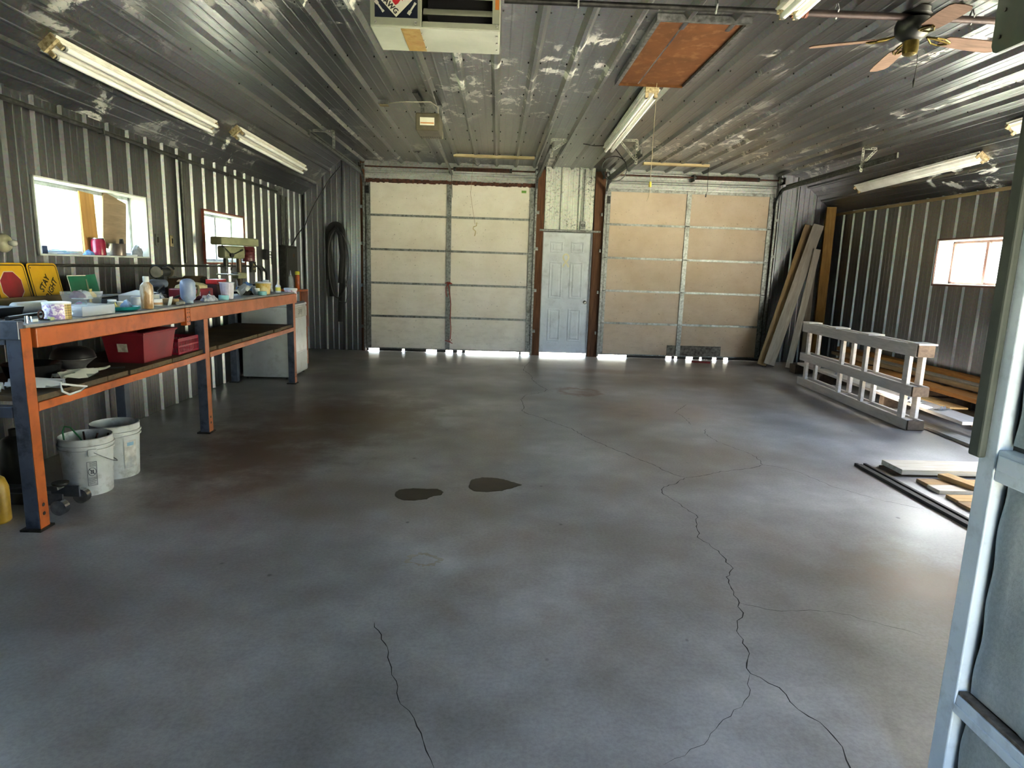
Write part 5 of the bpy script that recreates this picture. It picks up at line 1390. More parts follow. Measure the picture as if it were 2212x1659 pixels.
# long white bottle lying down with a clear case behind
t = empty('white_container', (-2.92, 4.18, BT)); tag(t, 'long white plastic container lying on its side behind the patterned tin', 'container')
MB().rings([(-2.92, 3.97, BT + 0.036), (-2.92, 3.985, BT + 0.036), (-2.92, 4.0, BT + 0.036), (-2.92, 4.27, BT + 0.036), (-2.92, 4.28, BT + 0.036)], [0.012, 0.026, 0.036, 0.036, 0.03], 20).build('body', M_PWHITE, t, smooth=True)
MB().cyl((-2.92, 3.94, BT + 0.036), (-2.92, 3.972, BT + 0.036), 0.014, n=14).build('spout', M_BLACK, t, smooth=True)
t = empty('clear_case', (-2.90, 4.36, BT)); tag(t, 'clear plastic case with a white strip inside, beside the long white container', 'case')
MB().box(-2.985, -2.90, 4.29, 4.45, BT, BT + 0.055).build('case', M_CLEAR, t, bevel=0.004)
MB().box(-2.975, -2.915, 4.31, 4.42, BT + 0.012, BT + 0.03).build('white_strip', M_PWHITE, t, bevel=0.003)
# dark tray and pry bar at the near left
t = empty('black_tool_tray', (-2.93, 3.68, BT)); tag(t, 'wide black tool tray at the near end of the bench', 'tray')
frustum(0.22, 0.40, 0.24, 0.43, 0.055, -2.935, 3.72, BT).build('tray', M_BLACK, t)
MB().box(-3.04, -2.83, 3.53, 3.91, BT + 0.001, BT + 0.004).build('floor_pad', M_RUBBER, t)
tag(blob(-2.935, 3.74, BT + 0.005, 0.07, 0.12, 0.085, 8, 0.3).build('cream_rag', mat('cream_cloth', 'b9b49a', '9a967c', rough=0.9), smooth=True, fixn=True), 'cream rag heaped in the black tool tray', 'rag')
tag(MB().rings([(-2.66, 3.58, BT + 0.0145), (-2.72, 3.85, BT + 0.0135), (-2.74, 4.08, BT + 0.0125), (-2.735, 4.13, BT + 0.02)], [0.013, 0.011, 0.01, 0.006], 8).build('pry_bar', M_DSTEEL, smooth=True), 'dark pry bar lying beside the patterned tin', 'tool')
# loose shiny hardware at the near corner
for x, y, k, lab in ((-2.50, 3.50, 0, 'tall upright chrome socket at the very near bench corner'), (-2.56, 3.53, 1, 'chrome bolt lying behind the tall upright socket'), (-2.51, 3.575, 2, 'little white connector between two chrome sockets'),
                     (-2.55, 3.60, 0, 'short upright chrome socket left of the ring clamp'), (-2.50, 3.64, 1, 'chrome bolt lying at the bench edge before the ring clamp'), (-2.505, 3.70, 3, 'pale yellow-green plug at the bench edge before the ring clamp')):
    if k == 0: o = MB().cyl((x, y, BT), (x, y, BT + 0.04 - 0.012 * (y > 3.55)), 0.010, 0.009, n=10).build('socket', M_CHROME, smooth=True)
    elif k == 1: o = MB().cyl((x - 0.025, y, BT + 0.0065), (x + 0.02, y + 0.012, BT + 0.0065), 0.006, n=8).build('bolt', M_CHROME, smooth=True)
    else: o = MB().cbox((x, y, BT + 0.009), (0.03, 0.02, 0.018), (0, 0, 0.5 * k)).build('plug', M_PWHITE if k == 2 else mat('pale_green_plug', 'c6d0a0', 'aebb88', rough=0.4), bevel=0.003)
    tag(o, lab, 'fitting', 'small fittings at the near bench corner')
t = empty('pipe_clamp', (-2.55, 3.735, BT)); tag(t, 'rusty ring clamp standing among the shiny fittings', 'clamp')
MB().rings([(-2.56 + 0.0 * math.cos(a), 3.70 + 0.022 * math.cos(a), BT + 0.03 + 0.024 * math.sin(a)) for a in [i / 16 * 2 * math.pi for i in range(16)]], 0.005, 6, close=True).build('ring', M_RUST, t, smooth=True)
MB().box(-2.568, -2.552, 3.688, 3.712, BT, BT + 0.008).build('foot', M_RUST, t)
# black hard case, white carton, bagged roll
t = empty('black_case', (-2.98, 5.02, BT)); tag(t, 'long black case with a grey lid under the green sign', 'case')
MB().box(-3.03, -2.93, 4.87, 5.17, BT, BT + 0.06).build('body', M_BLACK, t, bevel=0.012)
MB().box(-3.028, -2.932, 4.875, 5.165, BT + 0.06, BT + 0.072).build('lid', mat('grey_lid', '6d7079', '565962', rough=0.4), t, bevel=0.006)
t = empty('white_carton', (-2.78, 5.12, BT)); tag(t, 'torn white carton behind the brown-streaked bottle', 'carton')
MB().box(-2.87, -2.70, 5.0, 5.28, BT, BT + 0.075).build('box', M_PWHITE, t, bevel=0.003)
MB().add([(-2.87, 5.0, BT + 0.076), (-2.70, 5.0, BT + 0.076), (-2.70, 5.27, BT + 0.09), (-2.87, 5.25, BT + 0.105)], [(0, 1, 2, 3)]).build('flap', M_PWHITE, t)
t = lathe_thing('tape_roll', 'fat white tape roll in a clear bag right of the brown-streaked bottle', 'tape', -2.60, 5.02, BT, [('roll', [(0.02, 0), (0.045, 0), (0.047, 0.004), (0.047, 0.05), (0.045, 0.054), (0.02, 0.054), (0.02, 0)], M_PWHITE), ('label_band', [(0.0475, 0.012), (0.0475, 0.028)], mat('tan_label', 'b28a68', '9a7353', rough=0.6))])
tag(MB().cbox((-2.53, 5.10, BT + 0.035), (0.004, 0.09, 0.07), (0, 0.25, 0.2)).build('white_card', M_PWHITE, bevel=0.001), 'small white card leaning by the tape roll', 'card')
tag(MB().cyl((-2.50, 5.15, BT + 0.014), (-2.50, 5.25, BT + 0.014), 0.014, n=14).build('steel_roller', mat('brushed_roller', 'a9a9a2', '85857e', rough=0.35, metal=0.6), smooth=True), 'short grey roller lying at the bench edge by the beam joint', 'roller')
# cordless tool
t = empty('cordless_tool', (-2.83, 5.50, BT)); tag(t, 'black cordless tool with a shiny blue-white guard', 'power tool')
MB().cbox((-2.83, 5.52, BT + 0.03), (0.10, 0.14, 0.06), (0, 0, 0.3)).build('battery', M_BLACK, t, bevel=0.01)
MB().rings([(-2.83, 5.52, BT + 0.05), (-2.83, 5.50, BT + 0.10), (-2.84, 5.46, BT + 0.14)], [0.026, 0.024, 0.028], 12).build('grip', M_BLACK, t, smooth=True)
MB().rings([(-2.80, 5.58, BT + 0.15), (-2.84, 5.46, BT + 0.15), (-2.87, 5.38, BT + 0.15)], [0.032, 0.036, 0.02], 14).build('motor_housing', mat('grey_blue_housing', '6b7488', '525a6c', rough=0.35), t, smooth=True)
MB().cbox((-2.77, 5.44, BT + 0.09), (0.01, 0.10, 0.075), (0.5, 0.3, 0)).build('guard', M_CHROME, t, bevel=0.003)
# bench grinder against the wall
t = empty('bench_grinder', (-3.05, 6.04, BT)); tag(t, 'old grey bench grinder on a pedestal left of the cardboard box', 'grinder')
MB().box(-3.11, -2.99, 5.98, 6.10, BT, BT + 0.02).build('base', M_DSTEEL, t, bevel=0.006)
MB().box(-3.08, -3.02, 6.01, 6.07, BT + 0.02, BT + 0.2).build('pedestal', mat('grinder_grey', '4d5150', '383c3a', rough=0.5, metal=0.3), t, bevel=0.01)
zg = BT + 0.235
MB().rings([(-3.05, 5.96, zg), (-3.05, 5.97, zg), (-3.05, 6.11, zg), (-3.05, 6.12, zg)], [0.034, 0.044, 0.044, 0.034], 20).build('motor', mat('grinder_motor', '3c403f', '2b2f2e', rough=0.45, metal=0.4), t, smooth=True)
for y0 in (5.925, 6.14): MB().cyl((-3.05, y0, zg), (-3.05, y0 + 0.02, zg), 0.05, n=24).build('wheel', mat('grinding_stone', '8d8474', '6f6758', rough=0.9), t, smooth=True)
for y0 in (5.935, 6.15): MB().rings([(-3.05 + 0.056 * math.cos(a), y0, zg + 0.056 * math.sin(a)) for a in [i / 12 * 4.2 + 0.4 for i in range(13)]], 0.010, 8).build('guard', M_DSTEEL, t, smooth=True)
MB().bar((-2.995, 6.15, zg - 0.04), (-2.965, 6.15, zg - 0.04), 0.04, 0.005).build('tool_rest', M_STEEL, t)
# cardboard and black cloth
M_CARD = mat('brown_cardboard', '5c4730', '463523', rough=0.85, scale=6)
t = empty('cardboard_box', (-3.08, 6.45, BT)); tag(t, 'brown cardboard box standing on the bench below the smaller window', 'box')
MB().box(-3.18, -2.99, 6.24, 6.66, BT, BT + 0.17).build('box', M_CARD, t, bevel=0.003)
MB().add([(-2.99, 6.24, BT + 0.17), (-2.99, 6.66, BT + 0.17), (-2.95, 6.66, BT + 0.195), (-2.95, 6.24, BT + 0.20)], [(0, 1, 2, 3)]).build('flap', M_CARD, t)
tag(blob(-3.06, 6.86, BT, 0.10, 0.15, 0.16, 71, 0.25).build('dark_cloth_heap', mat('dark_cloth', '2c2a25', '1d1c18', rough=0.9), smooth=True, fixn=True), 'dark cloth heap between the cardboard box and the drill press', 'cloth')
# domed jug
t = empty('domed_jug', (-2.53, 5.40, BT)); tag(t, 'upturned blue-grey jug with a moulded handle at the bench edge', 'jug')
M_JUG = mat('blue_grey_jug', '93a3c2', '7b8aa8', rough=0.35, scale=7, dirt='5b5b3e', dirt_amt=0.5)
MB().lathe([(0.034, 0), (0.037, 0.004), (0.037, 0.025), (0.05, 0.036), (0.059, 0.052), (0.06, 0.09), (0.06, 0.15), (0.057, 0.172), (0.045, 0.19), (0.024, 0.2), (0.004, 0.203)], n=28).build('body', M_JUG, t, world_space=False, smooth=True, fixn=True)
MB().rings([(0.045, 0.012, 0.15), (0.072, 0.02, 0.14), (0.078, 0.022, 0.11), (0.07, 0.02, 0.075), (0.05, 0.014, 0.062)], 0.011, 10).build('handle', mat('olive_handle', '6a6440', '544f30', rough=0.5), t, world_space=False, smooth=True)
# red metal box with a sack and a red tool on it
t = empty('red_metal_box', (-2.78, 5.98, BT)); tag(t, 'dark red metal box under a pale sack', 'box')
M_REDM = mat('dark_red_enamel', '8a2434', '6c1a28', rough=0.35, scale=6)
MB().box(-2.89, -2.65, 5.80, 6.16, BT, BT + 0.10).build('box', M_REDM, t, bevel=0.012)
for y in (5.87, 6.06): MB().box(-2.648, -2.643, y - 0.012, y + 0.012, BT + 0.035, BT + 0.075).build('latch', M_CHROME, t, bevel=0.002)
tag(blob(-2.77, 5.98, BT + 0.102, 0.11, 0.19, 0.055, 77, 0.18).build('cloth_sack', mat('cream_canvas', 'c9bd97', 'b0a37c', rough=0.9, scale=30), smooth=True, fixn=True), 'cream canvas sack lying on the dark red metal box', 'sack')
tag(blob(-2.80, 5.86, BT + 0.158, 0.028, 0.06, 0.022, 79, 0.2).build('leather_glove', mat('tan_leather', 'b28f6a', '957453', rough=0.8), smooth=True, fixn=True), 'small tan leather glove on top of the cream sack', 'glove')
t = empty('red_plastic_case', (-2.68, 6.30, BT)); tag(t, 'bright red plastic case standing behind the white ribbed cup', 'case')
MB().box(-2.74, -2.64, 6.22, 6.42, BT, BT + 0.13).build('base', mat('dark_red_stack', '3a1216', '2a0d10', rough=0.6), t, bevel=0.006)
MB().box(-2.745, -2.635, 6.21, 6.43, BT + 0.13, BT + 0.175).build('lid', mat('bright_red_plastic', 'c4222c', 'ac1c26', rough=0.3), t, bevel=0.008)
# ribbed cup, tape rolls
t = empty('ribbed_cup', (-2.54, 6.20, BT)); tag(t, 'white ribbed plastic cup at the bench edge', 'cup')
mb = MB(); n = 40; prof = [(0.05, 0), (0.053, 0.01), (0.064, 0.13), (0.064, 0.15)]
for r, z in prof:
    for j in range(n):
        a = 2 * math.pi * j / n; rr_ = r * (1 - 0.03 * (j % 2) * (0.005 < z < 0.135)); mb.v.append(Vector((rr_ * math.cos(a), rr_ * math.sin(a), z)))
for i in range(3):
    for j in range(n): mb.f.append((i * n + j, i * n + (j + 1) % n, (i + 1) * n + (j + 1) % n, (i + 1) * n + j)); mb.mi.append(0)
mb.f.append(tuple(reversed(range(n)))); mb.mi.append(0)
mb.build('body', mat('lilac_white_plastic', 'c9c6d8', 'b3b0c4', rough=0.4), t, world_space=False)
MB().rings([(0.066 * math.cos(a), 0.066 * math.sin(a), 0.15) for a in [i / 32 * 2 * math.pi for i in range(32)]], 0.004, 8, close=True).build('rim', M_PWHITE, t, world_space=False, smooth=True)
def tape(x, y, lab, r=0.045, h=0.042):
    lathe_thing('tape_roll', lab, 'tape', x, y, BT, [('roll', [(r * 0.6, 0), (r - 0.002, 0), (r, 0.003), (r, h - 0.003), (r - 0.002, h), (r * 0.6, h), (r * 0.6, 0)], M_CYAN), ('core', [(r * 0.6, h), (r * 0.56, h), (r * 0.56, 0.001), (r * 0.6, 0.001)], M_PWHITE)])
tape(-2.50, 6.02, 'pale cyan tape roll left of the white ribbed cup')
tape(-2.49, 6.98, 'pale cyan tape roll in front of the yellow tub')
tag(blob(-2.54, 5.80, BT, 0.06, 0.09, 0.05, 91, 0.5, 18, 10).build('crumpled_bag', mat('crumpled_clear_bag', 'b9bccb', '8a8da0', rough=0.25, scale=40), smooth=False, fixn=True), 'crumpled clear bag between the domed jug and the tape roll', 'bag')
# maroon cloth, paper
tag(blob(-2.80, 6.62, BT, 0.10, 0.15, 0.16, 95, 0.25).build('maroon_cloth', mat('maroon_cloth', '5e1f22', '441518', rough=0.9), smooth=True, fixn=True), 'maroon cloth heaped behind the white ribbed cup', 'cloth')
mb = MB(); rr = random.Random(6); g = 6
for i in range(g + 1):
    for j in range(g + 1): mb.v.append(Vector((-2.66 + 0.12 * i / g, 6.62 + 0.24 * j / g, BT + 0.035 + 0.03 * math.sin(i * 1.1) * math.cos(j * 0.9) + 0.012 * j + rr.uniform(-0.006, 0.006))))
for i in range(g):
    for j in range(g): mb.f.append((i * (g + 1) + j, (i + 1) * (g + 1) + j, (i + 1) * (g + 1) + j + 1, i * (g + 1) + j + 1)); mb.mi.append(0)
lo_ = min(v.z for v in mb.v)
for v in mb.v: v.z += BT + 0.001 - lo_
tag(mb.build('crumpled_paper', M_PWHITE, smooth=True), 'curled white paper in front of the maroon cloth', 'paper')
tag(blob(-2.66, 6.99, BT, 0.06, 0.07, 0.05, 99, 0.3).build('tool_heap', M_DSTEEL, smooth=False, fixn=True), 'dark greasy parts heaped beside the drill press base', 'parts')
# drill press
DP = Vector((-2.87, 7.30, BT)); dd = Vector((0.43, 0.90, 0)).normalized(); dsd = Vector((-dd.y, dd.x, 0)); dz = Vector((0, 0, 1))
t = empty('drill_press', DP); tag(t, 'bench drill press with olive belt guard and dark red motor', 'drill press')
def dpt(a, s, z): return DP + dd * a + dsd * s + dz * z
M_OLIVE = mat('olive_drill_paint', '8b8c69', '75765a', rough=0.5, scale=8, dirt='4a4733', dirt_amt=0.5)
def dbox(name, a0, a1, s0, s1, z0, z1, m, bev=0.006):
    mb = MB().box(a0, a1, s0, s1, z0, z1); mb.v = [dpt(v.x, v.y, v.z) for v in mb.v]
    return mb.build(name, m, t, bevel=bev, fixn=True)
dbox('base', -0.20, 0.10, -0.09, 0.09, 0.0, 0.025, M_DSTEEL)
MB().cyl(dpt(0.03, 0, 0.02), dpt(0.03, 0, 0.45), 0.03, n=20).build('column', mat('brown_column', '57483a', '3f342a', rough=0.35, metal=0.6), t, smooth=True)
dbox('belt_guard', -0.27, 0.25, -0.085, 0.085, 0.515, 0.60, M_OLIVE, 0.012)
dbox('head', -0.21, 0.07, -0.06, 0.06, 0.375, 0.51, M_OLIVE, 0.02)
MB().cyl(dpt(-0.15, 0, 0.38), dpt(-0.15, 0, 0.29), 0.026, n=16).build('quill', M_DSTEEL, t, smooth=True)
MB().cyl(dpt(-0.15, 0, 0.295), dpt(-0.15, 0, 0.235), 0.018, 0.012, n=14).build('chuck', M_STEEL, t, smooth=True)
for a in (0.4, 2.5, 4.6):
    e = dd * math.cos(a) * 0.14 + dz * math.sin(a) * 0.14
    hb_ = dpt(-0.13, -0.075, 0.41)
    MB().rings([hb_, hb_ + e - dsd * 0.01], 0.005, 6).rings([hb_ + e * 0.95, hb_ + e * 1.15], 0.010, 8).build('feed_handle', M_DSTEEL, t, smooth=True)
MB().cyl(dpt(-0.13, -0.055, 0.41), dpt(-0.13, -0.085, 0.41), 0.022, n=14).build('feed_hub', M_DSTEEL, t, smooth=True)
MB().rings([dpt(0.165, 0, 0.345), dpt(0.165, 0, 0.355), dpt(0.165, 0, 0.495), dpt(0.165, 0, 0.51)], [0.06, 0.072, 0.072, 0.06], 22).build('motor', mat('dark_red_motor', '5a1a22', '451219', rough=0.35), t, smooth=True)
for z in (0.39, 0.42, 0.45, 0.48): MB().rings([dpt(0.165 + 0.0735 * math.cos(a), 0.0735 * math.sin(a), z) for a in [i / 24 * 2 * math.pi for i in range(24)]], 0.003, 5, close=True).build('cooling_rib', mat('motor_rib_%d' % int(z * 100), '6d2730', '531c24', rough=0.4), t, smooth=True)
dbox('motor_mount', 0.06, 0.13, -0.03, 0.03, 0.42, 0.48, M_DSTEEL)
dbox('table', -0.21, -0.02, -0.085, 0.085, 0.195, 0.21, M_STEEL, 0.003)
dbox('table_clamp', -0.03, 0.09, -0.045, 0.045, 0.16, 0.225, M_OLIVE)
MB().rings([dpt(0.17, -0.05, 0.36), dpt(0.22, -0.12, 0.25), dpt(0.2, -0.16, 0.12), dpt(0.28, -0.12, 0.02)], 0.006, 6).build('power_cord', M_BLACK, t, smooth=True)
o = MB().cbox(dpt(-0.13, -0.14, 0.11), (0.003, 0.10, 0.15), (0, -0.15, 0.5)).build('paper_sleeve', patterned('blue_white_print', 'dfe3ee', '3e5596', 7, 'noise')); o.location.z = BT + 0.0015
tag(o, 'white and blue paper packet leaning on the drill press', 'packet')
# yellow tub and far-end clutter
def tub_translucent():
    m, nt, bs, out = nodes_of('yellowed_tub')
    f = noise(nt, coords(nt), 8, 4)
    nt.links.new(ramp(nt, f, [(0.42, lin('b7952f')), (0.6, lin('d3c89a'))]), bs.inputs['Base Color']); bs.inputs['Roughness'].default_value = 0.35
    return m
t = lathe_thing('yellow_tub', 'cloudy yellow plastic tub near the far end of the bench', 'tub', -2.57, 7.24, BT, [('body', [(0.066, 0), (0.07, 0.006), (0.082, 0.11), (0.083, 0.118)], tub_translucent()), ('rim', [(0.083, 0.118), (0.089, 0.12), (0.089, 0.132), (0.083, 0.133), (0.02, 0.128)], M_PWHITE)])
for x, y, r, h, m, lab in ((-2.72, 7.42, 0.04, 0.10, M_PWHITE, 'white jar behind the yellow tub'), (-2.60, 7.47, 0.035, 0.06, M_CHROME, 'short steel cup right of the yellow tub'), (-2.66, 7.58, 0.045, 0.145, M_BLACK, 'black jar near the far bench end'), (-2.70, 7.74, 0.03, 0.08, M_PWHITE, 'white pot at the far bench end beside the black jar')):
    lathe_thing('jar', lab, 'jar', x, y, BT, [('body', [(r * 0.9, 0), (r, 0.006), (r, h * 0.75), (r * 0.8, h * 0.82)], m), ('lid', [(r * 0.82, h * 0.82), (r * 0.85, h * 0.85), (r * 0.85, h * 0.98), (r * 0.7, h)], M_PWHITE if m is not M_PWHITE else M_BLACK)])
lathe_thing('glue_bottle', 'white glue bottle with a yellow label and pointed tip at the far bench end', 'bottle', -2.56, 7.70, BT, [('body', [(0.028, 0), (0.03, 0.005), (0.03, 0.075), (0.018, 0.09)], M_PWHITE), ('label_band', [(0.0305, 0.02), (0.0305, 0.06)], mat('yellow_label', 'd6cf62', 'c3bb4c', rough=0.5)), ('nozzle', [(0.016, 0.09), (0.012, 0.11), (0.004, 0.165)], M_SIGNW)])
tag(MB().box(-2.62, -2.47, 7.58, 7.9, BT, BT + 0.012).build('dark_rag', mat('oily_rag', '23232b', '17171d', rough=0.9), bevel=0.004), 'flat dark oily rag under the glue bottle', 'rag') if False else None

# ------------------------------------------------------------------ appliance behind the bench end
M_APP = mat('white_appliance_enamel', 'cdd0d2', 'bcbfc2', rough=0.35, scale=3, dirt='8f8c86', dirt_amt=0.35)
ap = empty('clothes_dryer', (-2.885, 8.52, 0)); tag(ap, 'white clothes dryer standing at the far end of the bench', 'dryer')
ax0, ax1, ay0, ay1 = -3.19, -2.59, 8.16, 8.90
MB().box(ax0, ax1, ay0, ay1, 0.03, 0.915).build('cabinet', M_APP, ap, bevel=0.01)
MB().box(ax0 - 0.002, ax1 + 0.008, ay0 - 0.004, ay1 + 0.004, 0.917, 0.95).build('top', M_APP, ap, bevel=0.01)
MB().box(ax1 + 0.001, ax1 + 0.012, ay0 + 0.02, ay1 - 0.02, 0.77, 0.905).build('control_fascia', mat('greyish_fascia', 'b7b6b2', 'a3a29d', rough=0.4), ap, bevel=0.003)
dr = MB().box(ax1 + 0.001, ax1 + 0.014, ay0 + 0.06, ay1 - 0.05, 0.32, 0.745).build('door', M_APP, ap, bevel=0.006)
MB().rings([(ax1 + 0.016, ay0 + 0.12, 0.48), (ax1 + 0.032, ay0 + 0.12, 0.50), (ax1 + 0.032, ay0 + 0.12, 0.57), (ax1 + 0.016, ay0 + 0.12, 0.59)], 0.008, 8).build('handle', mat('door_handle_white', 'e3e3e0', 'd5d5d0', rough=0.3), dr, smooth=True)
MB().box(ax1 + 0.001, ax1 + 0.008, ay0 + 0.02, ay1 - 0.02, 0.045, 0.295).build('lower_panel', M_APP, ap, bevel=0.004)
for x, y in ((ax0 + 0.05, ay0 + 0.05), (ax1 - 0.05, ay0 + 0.05), (ax0 + 0.05, ay1 - 0.05), (ax1 - 0.05, ay1 - 0.05)): MB().cyl((x, y, 0), (x, y, 0.032), 0.02, n=10).build('foot', M_BLACK, ap)
text_obj('scrawled_mark', '3/?/(', 0.09, M_DSTEEL, (ax1 + 0.0127, ay0 + 0.42, 0.84), (0, 1, 0), (0, 0, 1), ap, extrude=0.0002, shear=0.25)
t = empty('navy_tray', (-2.85, 8.5, 0.951)); tag(t, 'dark navy board lying on top of the white dryer', 'tray')
MB().box(-3.15, -2.56, 8.2, 8.75, 0.951, 0.968).build('board', mat('navy_board', '1a2133', '121826', rough=0.5), t, bevel=0.004)
MB().box(-2.57, -2.56, 8.22, 8.73, 0.968, 0.978).build('lip', mat('navy_lip', '232a3c', '171d2b', rough=0.5), t)
t = empty('printed_tub', (-2.65, 8.45, 0.969)); tag(t, 'white tub with a printed pink and blue label on the dryer', 'tub')
MB().lathe([(0.066, 0), (0.07, 0.005), (0.078, 0.15), (0.078, 0.155)], n=28).build('body', patterned('printed_label', 'dcd6ea', 'b06a7a', 13, 'noise'), t, world_space=False, smooth=True, fixn=True)
MB().lathe([(0.078, 0.153), (0.084, 0.155), (0.084, 0.178), (0.079, 0.182)], n=28).build('lid', M_PWHITE, t, world_space=False, smooth=True, fixn=True)
# orange stand behind the dryer with two bottles
st = empty('orange_stand', (-2.93, 9.45, 0)); tag(st, 'rusty orange steel stand behind the white dryer', 'stand')
MB().box(-3.1, -2.76, 9.3, 9.62, 1.07, 1.095).build('top_plate', M_ORANGE, st, bevel=0.003)
MB().box(-2.775, -2.765, 9.3, 9.62, 0.55, 1.069).build('side_plate', mat('rust_orange_plate', '7a3d1c', '5c2d14', rough=0.6), st, bevel=0.002)
for x, y in ((-3.08, 9.32), (-2.80, 9.32), (-3.08, 9.58), (-2.80, 9.58)): MB().box(x, x + 0.02, y, y + 0.02, 0, 1.07).build('leg', M_ORANGE, st)
lathe_thing('spray_can', 'orange can with a yellow cap on the rusty orange stand', 'can', -2.86, 9.44, 1.096, [('body', [(0.03, 0), (0.033, 0.004), (0.033, 0.19), (0.022, 0.205)], mat('orange_can', 'b8571e', '9d4716', rough=0.35)), ('cap', [(0.028, 0.205), (0.034, 0.21), (0.034, 0.245), (0.026, 0.255)], mat('yellow_cap', 'c3b62f', 'a99d22', rough=0.4))])
lathe_thing('clear_bottle', 'clear squeeze bottle beside the orange can', 'bottle', -2.95, 9.42, 1.096, [('body', [(0.035, 0), (0.045, 0.02), (0.046, 0.1), (0.035, 0.15), (0.02, 0.185), (0.012, 0.2)], M_CLEAR), ('tip', [(0.012, 0.2), (0.009, 0.22), (0.003, 0.265)], M_PWHITE)])

# ------------------------------------------------------------------ on the plank shelf
M_REDP = mat('dull_red_plastic', '7a1c26', '63151e', rough=0.45, scale=4)
t = empty('red_tote', (-2.65, 4.86, SH)); tag(t, 'open dull red plastic tote on the plank shelf', 'tote')
def open_box(w0, d0, w1, d1, h, th, m, par, name, x, y, z):
    a = frustum(w0, d0, w1, d1, h); b = frustum(w0 - 2 * th, d0 - 2 * th, w1 - 2 * th, d1 - 2 * th, h - th, 0, 0, th)
    mb = MB().add([v + Vector((x, y, z)) for v in a.v], a.f).add([v + Vector((x, y, z)) for v in b.v], [tuple(reversed(f)) for f in b.f])
    mb.f += [(4, 5, 13, 12), (5, 6, 14, 13), (6, 7, 15, 14), (7, 4, 12, 15)]; mb.mi += [0] * 4
    return mb.build(name, m, par)
open_box(0.25, 0.40, 0.30, 0.47, 0.225, 0.006, M_REDP, t, 'tub', -2.65, 4.86, SH)
mb = MB()
for a, b, c, d in ((-2.812, -2.488, 4.612, 4.627), (-2.812, -2.488, 5.093, 5.108), (-2.812, -2.797, 4.627, 5.093), (-2.503, -2.488, 4.627, 5.093)): mb.box(a, b, c, d, SH + 0.207, SH + 0.223)
mb.build('rim', M_REDP, t, bevel=0.004)
MB().cbox((-2.66, 4.6385, SH + 0.11), (0.07, 0.003, 0.06), (0.15, 0, 0)).xf(Matrix.Identity(4)).build('paper_label', mat('torn_label', 'b3b3a0', '868673', rough=0.8, scale=30), t)
M_REDB = mat('crimson_basket_plastic', '9a1a34', '82142a', rough=0.4)
t = empty('red_basket', (-2.66, 5.30, SH)); tag(t, 'slotted crimson plastic basket between the tote and the middle post', 'basket')
bx0, bx1, by0, by1, bh = -2.84, -2.50, 5.12, 5.46, 0.125
MB().box(bx0, bx1, by0, by1, SH, SH + 0.006).build('bottom', M_REDB, t)
def wallgrid(name, p, u, L, up_h):
    mb = MB(); p, u = Vector(p), Vector(u); k = int(L / 0.022); w = Vector((0, 0, 1))
    nn = u.cross(w)
    for i in range(k + 1):
        c = p + u * (L * i / k); mb.bar(c, c + w * up_h, 0.008, 0.004, up=nn)
    for z in (0.01, up_h * 0.5, up_h - 0.012): mb.bar(p + w * z, p + u * L + w * z, 0.004, 0.012 if z < up_h * 0.8 else 0.026)
    mb.build(name, M_REDB, t)
wallgrid('slotted_side', (bx1, by0, SH), (0, 1, 0), by1 - by0, bh); wallgrid('slotted_side', (bx0, by0, SH), (0, 1, 0), by1 - by0, bh)
wallgrid('slotted_side', (bx0, by0, SH), (1, 0, 0), bx1 - bx0, bh); wallgrid('slotted_side', (bx0, by1, SH), (1, 0, 0), bx1 - bx0, bh)
t = empty('black_pot', (-2.74, 4.22, SH)); tag(t, 'black domed pot with a wide silver rim on the plank shelf', 'pot')
MB().lathe([(0.07, 0), (0.075, 0.01), (0.075, 0.02), (0.065, 0.03), (0.075, 0.05), (0.115, 0.085), (0.13, 0.095), (0.128, 0.099)], n=30).build('silver_bowl', mat('dull_silver', '9a9a98', '70706e', rough=0.35, metal=0.7), t, world_space=False, smooth=True, fixn=True)
MB().lathe([(0.125, 0.1), (0.128, 0.105), (0.115, 0.14), (0.08, 0.165), (0.02, 0.172)], n=30).build('domed_lid', M_BLACK, t, world_space=False, smooth=True, fixn=True)
t = lathe_thing('black_basin', 'shiny black round basin on the shelf behind the near post', 'basin', -2.80, 3.93, SH, [('bowl', [(0.10, 0), (0.13, 0.02), (0.145, 0.07), (0.15, 0.095), (0.155, 0.1), (0.15, 0.104), (0.14, 0.09), (0.12, 0.03), (0.02, 0.02)], mat('glossy_black', '1c1d1e', '121314', rough=0.25))])
tag(MB().cbox((-2.62, 4.42, SH + 0.004), (0.16, 0.04, 0.006), (0, 0, 0.5)).build('flat_bracket', M_DSTEEL, bevel=0.001), 'flat dark bracket lying between the pot and the red tote', 'bracket')
